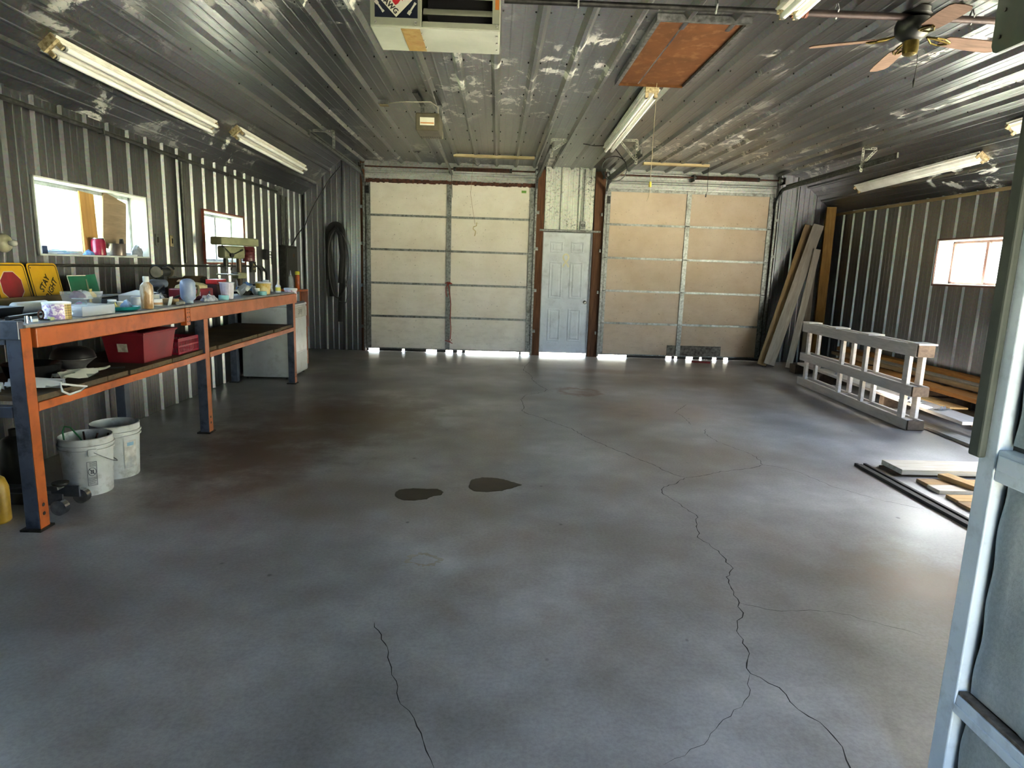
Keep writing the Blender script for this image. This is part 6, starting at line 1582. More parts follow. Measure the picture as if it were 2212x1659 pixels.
# plastic bags
M_BAG = clear('white_bag_film', 'd9dde0', 0.88, 0.35); M_BAG2 = clear('grey_bag_film', 'b9bdb4', 0.7, 0.3)
def bag(name, label, m, pts_c, w, seed, loop):
    rr = random.Random(seed); t = empty(name, pts_c[0]); tag(t, label, 'bag', 'plastic bags on the shelf')
    mb = MB(); k, n = len(pts_c), 9
    for i, c in enumerate(pts_c):
        a = Vector(pts_c[max(i - 1, 0)]); b = Vector(pts_c[min(i + 1, k - 1)]); d = (b - a).normalized(); s = d.cross(Vector((0, 0, 1))).normalized()
        wi = w[i]
        for j in range(n):
            q = (j / (n - 1) - 0.5) * 2
            mb.v.append(Vector(c) + s * q * wi + Vector((0, 0, 0.018 * math.sin(j * 1.9 + i * 1.3) + rr.uniform(-0.006, 0.006) + 0.02 * (1 - q * q))))
    for i in range(k - 1):
        for j in range(n - 1): mb.f.append((i * n + j, (i + 1) * n + j, (i + 1) * n + j + 1, i * n + j + 1)); mb.mi.append(0)
    lo = min(v.z for v in mb.v)
    mb.build('film', m, t, smooth=True)
    MB().rings([(Vector(p)) for p in loop], 0.007, 6, close=True).build('handle_loop', m, t, smooth=True)
z = SH + 0.024
bag('plastic_bag', 'white plastic bag with its handle drooping over the shelf edge by the near post', M_BAG, [(-2.72, 3.62, z), (-2.62, 3.64, z + 0.01), (-2.53, 3.67, z + 0.005), (-2.455, 3.68, z - 0.004)], [0.05, 0.075, 0.06, 0.035], 3,
    [(-2.455, 3.65, z + 0.012), (-2.42, 3.72, z - 0.01), (-2.405, 3.80, z - 0.03), (-2.42, 3.76, z - 0.05), (-2.43, 3.68, z - 0.055), (-2.44, 3.64, z - 0.03)])
bag('plastic_bag', 'greyish plastic bag stretched out in front of the black pot', M_BAG2, [(-2.60, 3.85, z), (-2.585, 3.93, z + 0.01), (-2.57, 4.02, z + 0.006), (-2.54, 4.12, z)], [0.05, 0.065, 0.05, 0.03], 5,
    [(-2.55, 4.08, z + 0.01), (-2.53, 4.2, z + 0.012), (-2.56, 4.30, z + 0.01), (-2.60, 4.27, z), (-2.60, 4.16, z)])
bag('plastic_bag', 'white plastic bag lying on the shelf left of the near post', M_BAG, [(-2.98, 3.50, z), (-2.88, 3.50, z + 0.02), (-2.78, 3.51, z + 0.02), (-2.68, 3.52, z)], [0.02, 0.035, 0.035, 0.02], 7,
    [(-2.98, 3.50, z + 0.02), (-3.03, 3.50, z + 0.01), (-3.06, 3.52, z), (-3.03, 3.535, z)])
tag(MB().box(-2.86, -2.80, 3.56, 3.60, SH, SH + 0.05).build('wood_block', M_PINE, bevel=0.002), 'small pale wood block on the shelf at the left edge', 'block')

# ------------------------------------------------------------------ under the bench
def bucket_mat():
    return mat('scuffed_white_bucket', 'c9cbc8', 'b5b7b3', rough=0.42, scale=5, dirt='6a5a42', dirt_amt=0.45, dirt_scale=13)
M_BUCK = bucket_mat()
def bucket(x, y, rot, label, sticker):
    t = empty('plastic_bucket', (x, y, 0.0), (0, 0, rot)); tag(t, label, 'bucket', 'white buckets under the bench')
    MB().lathe([(0.128, 0), (0.131, 0.006), (0.146, 0.285), (0.156, 0.287), (0.156, 0.297), (0.147, 0.299), (0.148, 0.312), (0.158, 0.314), (0.158, 0.324), (0.149, 0.326), (0.15, 0.36), (0.153, 0.366), (0.147, 0.37), (0.144, 0.362), (0.138, 0.2), (0.127, 0.02), (0.02, 0.015)], n=40).build('pail', M_BUCK, t, world_space=False, smooth=True, fixn=True)
    for s in (-1, 1): MB().cbox((0, s * 0.153, 0.285), (0.05, 0.014, 0.045)).build('handle_ear', M_BUCK, t, world_space=False, bevel=0.004)
    hp = []
    for i in range(17):
        a = math.pi * i / 16; hp.append(((-1 if 'torn' in label else 1) * (0.155 * math.sin(a) + 0.006), -0.16 * math.cos(a), 0.285 - 0.11 * math.sin(a)))
    MB().rings(hp, 0.0028, 6).build('wire_handle', M_STEEL, t, world_space=False, smooth=True)
    return t
def curved_patch(a0, a1, r0, r1, z0, z1, off, nn=10):
    mb = MB()
    for i in range(nn + 1):
        a = a0 + (a1 - a0) * i / nn
        mb.v += [Vector(((r0 + off) * math.cos(a), (r0 + off) * math.sin(a), z0)), Vector(((r1 + off) * math.cos(a), (r1 + off) * math.sin(a), z1))]
        if i: mb.f.append((2 * i - 2, 2 * i, 2 * i + 1, 2 * i - 1)); mb.mi.append(0)
    return mb
bk = bucket(-2.59, 4.04, 0.75, 'white bucket with a printed warning and a green wire handle inside', True)
ink = mat('faded_black_ink', '3a3c44', '2c2e35', rough=0.6)
def wrap_pt(a, z, off=0.0022): r = 0.131 + 0.015 * (z / 0.285); return Vector(((r + off) * math.cos(a), (r + off) * math.sin(a), z))
A0, A1, Z0, Z1 = -1.80, -1.44, 0.07, 0.225
mb = MB()
def ink_line(a0, z0, a1, z1, w=0.0025):
    P = [wrap_pt(a0 + (a1 - a0) * i / 6, z0 + (z1 - z0) * i / 6) for i in range(7)]
    for p, q in zip(P, P[1:]): mb.bar(p, q, w, 0.0008, up=Vector((p.x, p.y, 0)))
for a0, z0, a1, z1 in ((A0, Z0, A1, Z0), (A0, Z1, A1, Z1), (A0, Z0, A0, Z1), (A1, Z0, A1, Z1)): ink_line(a0, z0, a1, z1)
for i in range(9):
    z_ = 0.078 + i * 0.0056; ink_line(A0 + 0.03, z_, A1 - 0.03 - 0.05 * (i % 3 == 2), z_, 0.0017)
for i in range(5):
    z_ = 0.195 + i * 0.0058; ink_line(A0 + 0.09, z_, A1 - 0.03, z_, 0.002)
mb.build('printed_warning', ink, bk, world_space=False)
mb = MB(); ca = (A0 + A1) / 2
for i in range(20):
    t0, t1 = i / 20 * 2 * math.pi, (i + 1) / 20 * 2 * math.pi
    p, q = wrap_pt(ca + 0.15 * math.cos(t0), 0.16 + 0.026 * math.sin(t0)), wrap_pt(ca + 0.15 * math.cos(t1), 0.16 + 0.026 * math.sin(t1))
    mb.bar(p, q, 0.003, 0.0008, up=Vector((p.x, p.y, 0)))
for a, b, c, d in ((ca - 0.1, 0.178, ca + 0.1, 0.142), (ca - 0.05, 0.147, ca - 0.02, 0.172), (ca - 0.02, 0.172, ca + 0.04, 0.164), (ca + 0.05, 0.172, ca + 0.05, 0.152), (ca - 0.04, 0.152, ca + 0.04, 0.148)):
    P = [wrap_pt(a + (c - a) * i / 4, b + (d - b) * i / 4) for i in range(5)]
    for p, q in zip(P, P[1:]): mb.bar(p, q, 0.0045, 0.0008, up=Vector((p.x, p.y, 0)))
mb.build('warning_symbol', ink, bk, world_space=False)
wire = empty('green_wire', (-2.62, 4.02, 0.02)); tag(wire, 'bent green wire loop sticking out of the near bucket', 'wire')
MB().rings([(-2.53, 4.0, 0.22), (-2.60, 4.0, 0.36), (-2.655, 4.0, 0.425), (-2.69, 4.0, 0.43), (-2.705, 4.0, 0.395), (-2.70, 4.0, 0.34), (-2.69, 4.0, 0.05)], 0.005, 8).build('loop', mat('green_wire_coat', '1f6a3c', '17522e', rough=0.45), wire, smooth=True)
for i, (a, b) in enumerate((((-2.60, 4.08, 0.02), (-2.66, 4.13, 0.365)), ((-2.55, 4.06, 0.02), (-2.50, 4.13, 0.36)), ((-2.62, 4.0, 0.02), (-2.55, 4.1, 0.365)))):
    tag(MB().cyl(a, b, 0.006, n=8).build('scrap_rod', M_RUST), ('rusty scrap rod leaning back in the near bucket, leftmost', 'rusty scrap rod leaning right in the near bucket, rightmost', 'rusty scrap rod in the near bucket between the other two')[i], 'rod', 'scrap rods in the near bucket')
bk2 = bucket(-2.60, 4.372, 0.02, 'white bucket with a torn paper label, behind the other bucket', True)
curved_patch(-0.75, -0.15, 0.1395, 0.147, 0.07, 0.262, 0.002).build('torn_label', mat('peeling_label', 'cfcdc6', 'a9a49a', rough=0.8, scale=18, dirt='6a7f95', dirt_amt=0.5), bk2, world_space=False, smooth=True)
curved_patch(-0.62, -0.30, 0.145, 0.1475, 0.225, 0.25, 0.0028).build('label_blue_band', mat('pale_blue_print', '8fb2c9', '7a9db5', rough=0.7), bk2, world_space=False, smooth=True)
MB().cyl((0, 0, 0.24), (0, 0, 0.243), 0.136, n=32).build('dried_sludge', mat('brown_sludge', '5a4c33', '3f3524', rough=0.95), bk2, world_space=False)
# trolley jack
jk = empty('trolley_jack', (-2.72, 3.72, 0)); tag(jk, 'grey steel trolley jack under the near end of the bench', 'jack')
M_JACK = mat('grimy_jack_grey', '5d6166', '43474c', rough=0.4, metal=0.5, scale=12, dirt='22201d', dirt_amt=0.7)
for s in (-1, 1): MB().box(-3.02, -2.50, 3.725 + s * 0.075 - 0.006, 3.725 + s * 0.075 + 0.006, 0.045, 0.115).build('side_frame', M_JACK, jk, bevel=0.003)
MB().box(-2.98, -2.66, 3.665, 3.785, 0.06, 0.10).build('body', M_JACK, jk, bevel=0.004)
MB().bar((-2.92, 3.725, 0.10), (-2.56, 3.725, 0.135), 0.06, 0.03).build('lift_arm', M_JACK, jk, bevel=0.003)
MB().lathe([(0.03, 0), (0.045, 0.012), (0.045, 0.022), (0.02, 0.02)], (-2.56, 3.725, 0.14), 16).build('saddle', M_DSTEEL, jk, smooth=True, fixn=True)
for s in (-1, 1):
    MB().cyl((-2.505, 3.725 + s * 0.1 - 0.02, 0.045), (-2.505, 3.725 + s * 0.1 + 0.02, 0.045), 0.045, n=20).build('wheel', M_CHROME, jk, smooth=True)
    MB().cyl((-2.98, 3.725 + s * 0.1 - 0.016, 0.03), (-2.98, 3.725 + s * 0.1 + 0.016, 0.03), 0.03, n=16).build('caster', M_DSTEEL, jk, smooth=True)
MB().cyl((-2.97, 3.725, 0.11), (-3.09, 3.725, 0.24), 0.02, n=12).build('handle_socket', M_JACK, jk, smooth=True)
t = empty('yellow_jug', (-2.815, 3.50, 0)); tag(t, 'yellow plastic jug on the floor at the left edge', 'jug')
MB().lathe([(0.10, 0), (0.11, 0.01), (0.112, 0.2), (0.095, 0.25), (0.04, 0.285), (0.03, 0.29)], n=24, sx=1, sy=0.72).build('body', mat('yellow_jug_plastic', 'a8852a', '8d6e1e', rough=0.45), t, world_space=False, smooth=True, fixn=True)
MB().lathe([(0.03, 0.29), (0.034, 0.292), (0.034, 0.32), (0.03, 0.323)], n=16).build('cap', M_BLACK, t, world_space=False, smooth=True, fixn=True)
t = empty('dark_canister', (-3.02, 4.02, 0)); tag(t, 'dark cylindrical canister against the wall under the bench', 'canister')
MB().lathe([(0.085, 0), (0.09, 0.01), (0.09, 0.3), (0.07, 0.34), (0.03, 0.36)], n=24).build('body', mat('dark_green_canister', '2a2d29', '1c1f1b', rough=0.45), t, world_space=False, smooth=True, fixn=True)
MB().lathe([(0.03, 0.36), (0.03, 0.4), (0.015, 0.405)], n=14).build('valve', M_DSTEEL, t, world_space=False, smooth=True, fixn=True)

# ------------------------------------------------------------------ in the wide window
SZ = W1[2] + 0.0125
XS = XL - 0.065
M_PLY = wood('tan_plywood', 'b98f58', '9a7342', stretch=(8, 8, 1.0)); M_PLY2 = wood('grey_plywood', '948069', '776551', stretch=(8, 1.0, 8))
def window_board(name, y0, y1, h, tilt, m, label, lean=0.028):
    mb = MB().box(-0.006, 0.006, -(y1 - y0) / 2, (y1 - y0) / 2, 0, h)
    mb.xf(Matrix.Translation((XL - TL + 0.09, (y0 + y1) / 2, SZ + 0.001)) @ Matrix.Rotation(-lean / h, 4, 'Y') @ Matrix.Rotation(tilt, 4, 'X'))
    lo = min(v.z for v in mb.v)
    for v in mb.v: v.z += SZ + 0.0005 - lo
    tag(mb.build(name, m, bevel=0.001), label, 'board', 'boards leaning in the wide window')
window_board('plywood_board', 5.47, 5.66, 0.50, -0.05, M_PLY, 'tan plywood strip leaning in the wide window behind the red can')
window_board('plywood_board', 5.72, 6.06, 0.48, -0.22, M_PLY2, 'grey plywood board tilted in the wide window behind the pot')
lathe_thing('red_can', 'red cylindrical can on the wide window sill', 'can', XL - 0.028, 5.555, SZ, [('body', [(0.05, 0), (0.055, 0.004), (0.055, 0.11), (0.045, 0.13), (0.03, 0.135)], mat('glossy_red_can', '8f1f3a', '76182f', rough=0.2)), ('rim', [(0.046, 0.13), (0.05, 0.133), (0.046, 0.14), (0.03, 0.138)], M_CHROME)])
t = lathe_thing('metal_pot', 'brownish metal pot with a black handle on the wide window sill', 'pot', XL - 0.012, 5.80, SZ, [('body', [(0.055, 0), (0.064, 0.005), (0.066, 0.1), (0.069, 0.104), (0.064, 0.104), (0.02, 0.098)], mat('brown_pot', '6e6258', '564c44', rough=0.35, metal=0.4))])
MB().rings([(0.0, 0.05, 0.1), (0.0, 0.06, 0.14), (0.0, 0.075, 0.145), (0.0, 0.085, 0.09)], 0.012, 8).build('handle', M_BLACK, t, world_space=False, smooth=True)
t = empty('paper_stack', (XL - 0.03, 5.83, SZ)); tag(t, 'white papers lying at the front of the wide window sill', 'papers')
for i in range(4): MB().cbox((XL - 0.022 + 0.004 * i, 5.965 + 0.006 * i, SZ + 0.002 + 0.0035 * i), (0.09, 0.15, 0.003), (0, 0, 0.1 * i)).build('sheet', M_PWHITE, t)
tag(blob(XL - 0.05, 6.17, SZ, 0.05, 0.05, 0.09, 41, 0.3).build('grey_bag', mat('crumpled_grey_bag', '8a8e96', '6c7078', rough=0.4, scale=25), fixn=True), 'crumpled grey bag in the far corner of the wide window', 'bag')
M_BLUE = mat('blue_rag', '5f86b8', '3f6391', rough=0.7, scale=20)
tag(blob(XL - 0.03, 5.42, SZ, 0.035, 0.05, 0.035, 43, 0.3).build('blue_rag', M_BLUE, fixn=True), 'blue rag on the wide window sill left of the red can', 'rag')
t = empty('blue_strips', (XL - 0.06, 5.22, SZ)); tag(t, 'tangle of blue and white strips on the wide window sill', 'strips')
rr = random.Random(12)
for i in range(9):
    y0 = 5.0 + rr.uniform(0, 0.25)
    MB().bar((XL - 0.12 + rr.uniform(0, 0.06), y0, SZ + 0.006 + 0.004 * i), (XL - 0.04 + rr.uniform(-0.03, 0.03), y0 + rr.uniform(0.05, 0.16), SZ + 0.008 + 0.004 * i), 0.014, 0.004).build('strip', (M_BLUE, M_PWHITE, M_CYAN)[i % 3], t)
tag(MB().box(XL - 0.13, XL - 0.07, 4.93, 5.0, SZ, SZ + 0.06).build('navy_box', mat('navy_carton', '27375c', '1d2a47', rough=0.5), bevel=0.003), 'small navy box on the wide window sill', 'box')
lathe_thing('white_tube', 'clear tube of sealant standing at the near end of the wide window sill', 'tube', XL - 0.05, 4.86, SZ, [('body', [(0.025, 0), (0.027, 0.004), (0.027, 0.12), (0.01, 0.13)], M_MILKY), ('tip', [(0.008, 0.13), (0.004, 0.17)], M_PWHITE)])

# ================================================================== right side: lumber, crib, leaning boards
M_GREYW = wood('weathered_grey_wood', 'aba294', '81786b', stretch=(1.2, 12, 12), grey='958f85', grey_amt=0.6)
M_TANW = wood('tan_framing_wood', 'b39468', '8b6f49', stretch=(1.2, 12, 12), grey='83786a', grey_amt=0.4)
M_NEWW = wood('fresh_pine', 'c9a978', 'a98858', stretch=(1.2, 12, 12))
M_ORW = wood('orange_stained_plank', 'ad7a42', '85582b', stretch=(1.2, 12, 12))
M_CRIBW = wood('dusty_crib_wood', 'cfc6be', 'aca39a', stretch=(1.5, 10, 10), grey='b0aaa4', grey_amt=0.6)
M_DARKEND = wood('dark_end_block', '57493c', '3b3027', stretch=(6, 6, 6))
M_TIMB = wood('yellow_brown_timber', '9c7a44', '755828', stretch=(1.0, 9, 9))
# crib: three double rails on edge joined by posts
crib = empty('wooden_crib', (4.185, 6.26, 0.0), (0, 0, math.atan2(2.69, 0.125))); tag(crib, 'long dusty wooden crib of three rails standing on edge by the lumber', 'crib')
L = 2.70
def cb(name, x0, x1, y0, y1, z0, z1, m=M_CRIBW, bev=0.004): return MB().box(x0, x1, y0, y1, z0, z1).build(name, m, crib, bevel=bev, world_space=False)
for z0, z1 in ((0.0, 0.105), (0.345, 0.452), (0.745, 0.868)):
    cb('front_rail', 0.012, L, -0.042, 0.0, z0, z1)
    cb('back_rail', 0.012, L, -0.175, -0.133, z0, z1)
    cb('end_block', -0.014, 0.011, -0.17, -0.005, z0 + 0.004, z1 - 0.002, M_DARKEND)
    cb('end_block', L - 0.06, L - 0.002, -0.132, -0.043, z0 + 0.004, z1 - 0.004)
    for x in (0.17, 0.99, 1.54): cb('spacer_block', x - 0.05, x + 0.05, -0.132, -0.043, z0 + 0.015, z1 - 0.015)
for x in (0.155, 0.98, 1.53, 2.5):
    w_ = 0.045 if x < 0.3 else 0.034
    for y0, y1 in ((-0.041, -0.003), (-0.173, -0.136)):
        cb('post', x - w_, x + w_, y0, y1, 0.105, 0.345); cb('post', x - w_, x + w_, y0, y1, 0.452, 0.745)
for x0, x1 in ((-0.03, 0.16), (0.93, 1.16), (1.72, 1.93), (2.5, 2.70)): cb('top_cleat', x0, x1, -0.18, 0.004, 0.8685, 0.886, M_CRIBW, 0.002)
for x0, x1 in ((0.5, 1.2), (1.5, 2.2)): cb('floor_cleat', x0, x1, -0.133, -0.09, 0.0, 0.02)

# leaning boards in the far right corner
tag(beam_obj('leaning_board', (4.43, 10.50, 0.035), (5.28, 11.135, 2.36), 0.15, 0.04, M_TANW, roll=roll_to_camera((4.43, 10.50, 0.035), (5.28, 11.135, 2.36))), 'brown board leaning in the corner, leftmost and behind the grey one', 'board', 'boards leaning in the far right corner')
for i, (p, q, w_, t_, m, lab) in enumerate((
        ((4.50, 10.38, 0.06), (5.37, 11.0, 2.36), 0.17, 0.04, M_GREYW, 'weathered grey board leaning in front of the leftmost brown board'),
        ((4.62, 10.62, 0.04), (5.16, 11.15, 1.75), 0.13, 0.04, M_TANW, 'shadowed board leaning between the grey boards'),
        ((4.78, 10.27, 0.03), (5.30, 10.80, 1.95), 0.10, 0.04, M_GREYW, 'narrow knotty grey board leaning rightmost of the bundle'))):
    tag(beam_obj('leaning_board', p, q, w_, t_, m, roll=roll_to_camera(p, q)), lab, 'board', 'boards leaning in the far right corner')
tag(beam_obj('corner_timber', (5.53, 10.93, 0.003), (5.555, 11.01, 2.655), 0.15, 0.14, M_TIMB, bevel=0.008), 'tall square yellow-brown timber standing in the far right corner', 'timber')
tag(beam_obj('corner_board', (5.37, 11.02, 0.003), (5.42, 11.12, 1.95), 0.09, 0.035, M_GREYW), 'slim greenish-grey board standing left of the corner timber', 'board')

# lumber pile along the right wall
G = 'boards of the lumber pile'
def lum(p, q, w_, t_, m, lab, roll=0.0): return tag(beam_obj('lumber_board', p, q, w_, t_, m, roll=roll), lab, 'board', G)
for y in (7.35, 8.9):
    tag(MB().box(4.60, 5.66, y, y + 0.09, 0.0, 0.14).build('bearer_block', M_DARKEND, bevel=0.004), 'dark bearer block under the lumber pile, %s one' % ('nearer' if y < 8 else 'farther'), 'block', 'bearers under the lumber pile')
    tag(MB().box(5.06, 5.66, y + 0.01, y + 0.08, 0.161, 0.234).build('bearer_block', M_DARKEND, bevel=0.004), 'dark spacer block under the orange plank, %s one' % ('nearer' if y < 8 else 'farther'), 'block', 'bearers under the lumber pile')
    tag(MB().box(5.31, 5.66, y + 0.01, y + 0.08, 0.287, 0.304).build('bearer_block', M_DARKEND, bevel=0.002), 'thin spacer block near the top of the lumber pile, %s one' % ('nearer' if y < 8 else 'farther'), 'block', 'bearers under the lumber pile')
lum((4.47, 5.62, 0.016), (4.555, 7.25, 0.016), 0.16, 0.03, M_GREYW, 'pale grey board flat on the floor at the near end of the crib')
lum((4.66, 5.95, 0.155), (4.86, 9.86, 0.165), 0.27, 0.034, M_CRIBW, 'long pale board with metal tie plates, front of the lumber pile')
lum((5.03, 6.70, 0.151), (5.13, 9.4, 0.151), 0.20, 0.02, M_NEWW, 'sunlit thin plywood strip in the middle of the lumber pile')
lum((5.21, 6.35, 0.2605), (5.30, 9.75, 0.2605), 0.27, 0.05, M_ORW, 'orange stained plank in the middle of the lumber pile')
lum((5.44, 6.55, 0.3305), (5.46, 10.05, 0.3305), 0.24, 0.05, M_TANW, 'wide tan plank near the top of the lumber pile')
lum((5.585, 6.7, 0.386), (5.585, 10.2, 0.386), 0.17, 0.06, M_ORW, 'topmost orange plank against the right wall')
lum((5.42, 6.45, 0.367), (5.44, 9.2, 0.367), 0.10, 0.022, M_GREYW, 'thin grey strip lying on the wide tan plank')
lum((5.12, 5.80, 0.016), (5.12, 6.75, 0.016), 0.17, 0.03, M_DARKEND, 'short dark board on the floor at the near end of the pile')
lum((5.42, 5.7, 0.018), (5.42, 7.2, 0.018), 0.20, 0.034, M_TANW, 'short tan board on the floor at the near end of the pile')
lum((4.95, 6.30, 0.049), (5.42, 6.60, 0.049), 0.11, 0.034, M_TANW, 'short board lying crosswise at the near end of the pile')
lum((5.02, 6.12, 0.083), (5.46, 6.50, 0.083), 0.09, 0.032, M_DARKEND, 'dark short offcut crossing the near end of the pile')
tag(MB().box(4.70, 4.92, 9.86, 10.06, 0.0, 0.14).build('bearer_block', M_DARKEND, bevel=0.004), 'dark bearer block under the far end of the pale board', 'block', 'bearers under the lumber pile')
M_ZINC = mat('bright_zinc_plate', 'b9bec4', '8f949a', rough=0.3, metal=0.8, scale=30)
rr = random.Random(8)
for x, y, a, lab in ((4.70, 6.50, 0.4, 'jagged metal tie plate on the pale board, nearest one'), (4.735, 7.10, 0.1, 'jagged metal tie plate on the pale board beside the sun patch'), (4.66, 6.85, -0.5, 'jagged metal tie plate on the pale board behind the crib post'), (4.86, 9.30, 0.2, 'jagged metal tie plate on the far end of the pale board'), (4.80, 8.7, -0.3, 'jagged metal tie plate near the middle of the pale board')):
    t = empty('tie_plate', (x, y, 0.18), (0, 0, a)); tag(t, lab, 'metal plate', 'metal tie plates on the lumber')
    pts = []
    for i in range(9): pts.append((-0.09 + i * 0.0225, 0.03 + (0.018 if i % 2 else -0.004)))
    pts += [(0.09, -0.03), (0.0, -0.036), (-0.09, -0.03)]
    MB().prism(pts, (0, 0, 0.004), (1, 0, 0), (0, 1, 0), (0, 0, 1), 0.002).build('plate', M_ZINC, t, world_space=False, fixn=True)
    MB().prism([(-0.09, 0), (-0.07, 0.05), (-0.045, 0.02), (-0.02, 0.045), (0.01, 0.015), (0.01, 0)], (0, -0.03, 0.004), (1, 0, 0.0), (0, -0.25, 0.97), (0, 1, 0), 0.002).build('bent_tab', M_ZINC, t, world_space=False, fixn=True)
t = empty('grey_crate', (5.16, 10.02, 0)); tag(t, 'low dark grey crate with white scraps behind the crib', 'crate')
for i in range(2):
    for y0, y1 in ((9.93, 9.945), (10.105, 10.12)): MB().box(4.98, 5.34, y0, y1, 0.01 + 0.085 * i, 0.085 + 0.085 * i).build('slat', mat('crate_grey_%d%d' % (i, int(y0 * 100)), '4c4a46', '383632', rough=0.8), t, bevel=0.002)
MB().box(4.98, 4.995, 9.946, 10.104, 0.0, 0.17).build('end_board', M_DARKEND, t); MB().box(5.325, 5.34, 9.946, 10.104, 0.0, 0.17).build('end_board', M_DARKEND, t)
MB().box(4.996, 5.324, 9.946, 10.104, 0.0, 0.15).build('packed_contents', mat('grey_scraps', '7c7e7a', '55575a', rough=0.8, scale=22), t)
for x, y, a in ((5.07, 10.02, 0.3), (5.2, 10.03, 1.0)): MB().cbox((x, y, 0.155), (0.13, 0.035, 0.008), (0, 0.05, a)).build('white_scrap', M_PWHITE, t)
# boards and channel on the floor near the open door
ch = empty('floor_channel', (3.0, 3.8, 0)); tag(ch, 'black steel channel lying on the floor in front of the loose boards', 'channel')
for x in (2.965, 3.002, 3.036): MB().box(x - 0.012, x + 0.012, 2.5, 4.99, 0.0, 0.014 if abs(x - 3.002) < 0.01 else 0.022).build('rail', mat('black_channel_%d' % int(x * 1000), '1d1b19', '12110f', rough=0.6), ch, bevel=0.002)
M_FRESH = wood('pale_fresh_board', 'd3cdc2', 'b3a68f', stretch=(1.2, 12, 12))
GB = 'loose boards on the floor by the open door'
def fl(x0, x1, y0, y1, z0, z1, m, lab): tag(beam_obj('floor_board', (x0, (y0 + y1) / 2, (z0 + z1) / 2), (x1, (y0 + y1) / 2, (z0 + z1) / 2), y1 - y0, z1 - z0, m, bevel=0.003), lab, 'board', GB)
fl(3.13, 4.5, 4.74, 4.95, 0.0, 0.02, M_DARKEND, 'dark thin board under the thick pale board')
fl(3.16, 4.6, 4.70, 4.97, 0.021, 0.062, M_FRESH, 'thick pale board on the floor, farthest from the camera')
fl(3.21, 4.25, 4.465, 4.60, 0.0, 0.028, M_TANW, 'flat tan board, farther of the touching pair')
fl(3.20, 4.25, 4.325, 4.46, 0.0, 0.028, M_FRESH, 'flat pale board, nearer of the touching pair')
fl(3.20, 4.1, 4.13, 4.26, 0.0, 0.024, M_NEWW, 'low board nearest the channel, farther one')
fl(3.18, 4.1, 3.99, 4.125, 0.0, 0.024, M_TANW, 'low board nearest the channel, nearer one')
tag(beam_obj('floor_board', (3.43, 4.63, 0.046), (3.50, 4.34, 0.046), 0.10, 0.034, M_NEWW), 'short offcut lying across the touching pair of boards', 'board', GB)
tag(beam_obj('red_stick', (3.36, 10.83, 0.017), (3.66, 10.76, 0.017), 0.04, 0.03, mat('faded_red_paint', '8c3234', '6d2628', rough=0.7)), 'faded red stick on the floor before the right garage door', 'stick')

# ================================================================== open door leaf in the right foreground
M_FRAMEW = mat('white_steel_door_frame', 'd2dce2', 'c2cdd4', rough=0.5, scale=4, dirt='7d8488', dirt_amt=0.3, dirt_scale=16)
def foam():
    m, nt, bs, out = nodes_of('grey_insulation_board')
    v = coords(nt)
    a = noise(nt, v, 3.5, 4); b = noise(nt, v, 90, 4, 0.7)
    col = ramp(nt, a, [(0.3, lin('9aa19b')), (0.7, lin('a8afb1'))])
    col = mix(nt, 0.5, col, ramp(nt, b, [(0.35, 0.3), (0.65, 0.65)]), 'SOFT_LIGHT')
    nt.links.new(col, bs.inputs['Base Color']); bs.inputs['Roughness'].default_value = 0.85
    bump(nt, bs, b, 0.35, 0.004)
    return m
M_FOAM = foam()
X0 = 1.30
dl = empty('open_door_leaf', (X0 + 0.025, 0.66, 0.02)); tag(dl, 'open door leaf with white steel frame and grey insulation panels, right foreground', 'door')
YE = 1.634
MB().box(X0, X0 + 0.05, YE - 0.06, YE, 0.02, 2.17).build('frame_upright', M_FRAMEW, dl, bevel=0.004)
MB().box(X0, X0 + 0.05, -0.28, -0.22, 0.02, 2.17).build('frame_upright', M_FRAMEW, dl, bevel=0.004)
BARS = ((0.02, 0.075), (0.325, 0.378), (0.994, 1.078), (1.62, 1.675), (2.115, 2.17))
for z0, z1 in BARS:
    b_ = MB().box(X0 + 0.002, X0 + 0.05, -0.22, YE - 0.0605, z0, z1).build('crossbar', M_FRAMEW, dl, bevel=0.004)
    if 0.9 < z0 < 1.1: MB().box(X0 - 0.004, X0 + 0.002, -0.22, YE - 0.07, z0 + 0.03, z1 - 0.012).build('crossbar_lip', M_FRAMEW, b_, bevel=0.003)
    if 0.3 < z0 < 0.4:
        MB().box(X0 - 0.003, X0 + 0.002, -0.22, YE - 0.062, z0 + 0.0, z0 + 0.026).build('crossbar_lip', M_FRAMEW, b_, bevel=0.002)
        MB().box(X0 + 0.004, X0 + 0.03, -0.22, YE - 0.064, z1 + 0.0005, z1 + 0.012).build('dirt_line', mat('caked_dirt', '6d6358', '4c4339', rough=0.95, scale=40), b_, bevel=0.003)
MB().box(X0 + 0.04, X0 + 0.055, -0.27, YE - 0.01, 0.03, 2.16).build('back_skin', M_BACK, dl)
rr = random.Random(14)
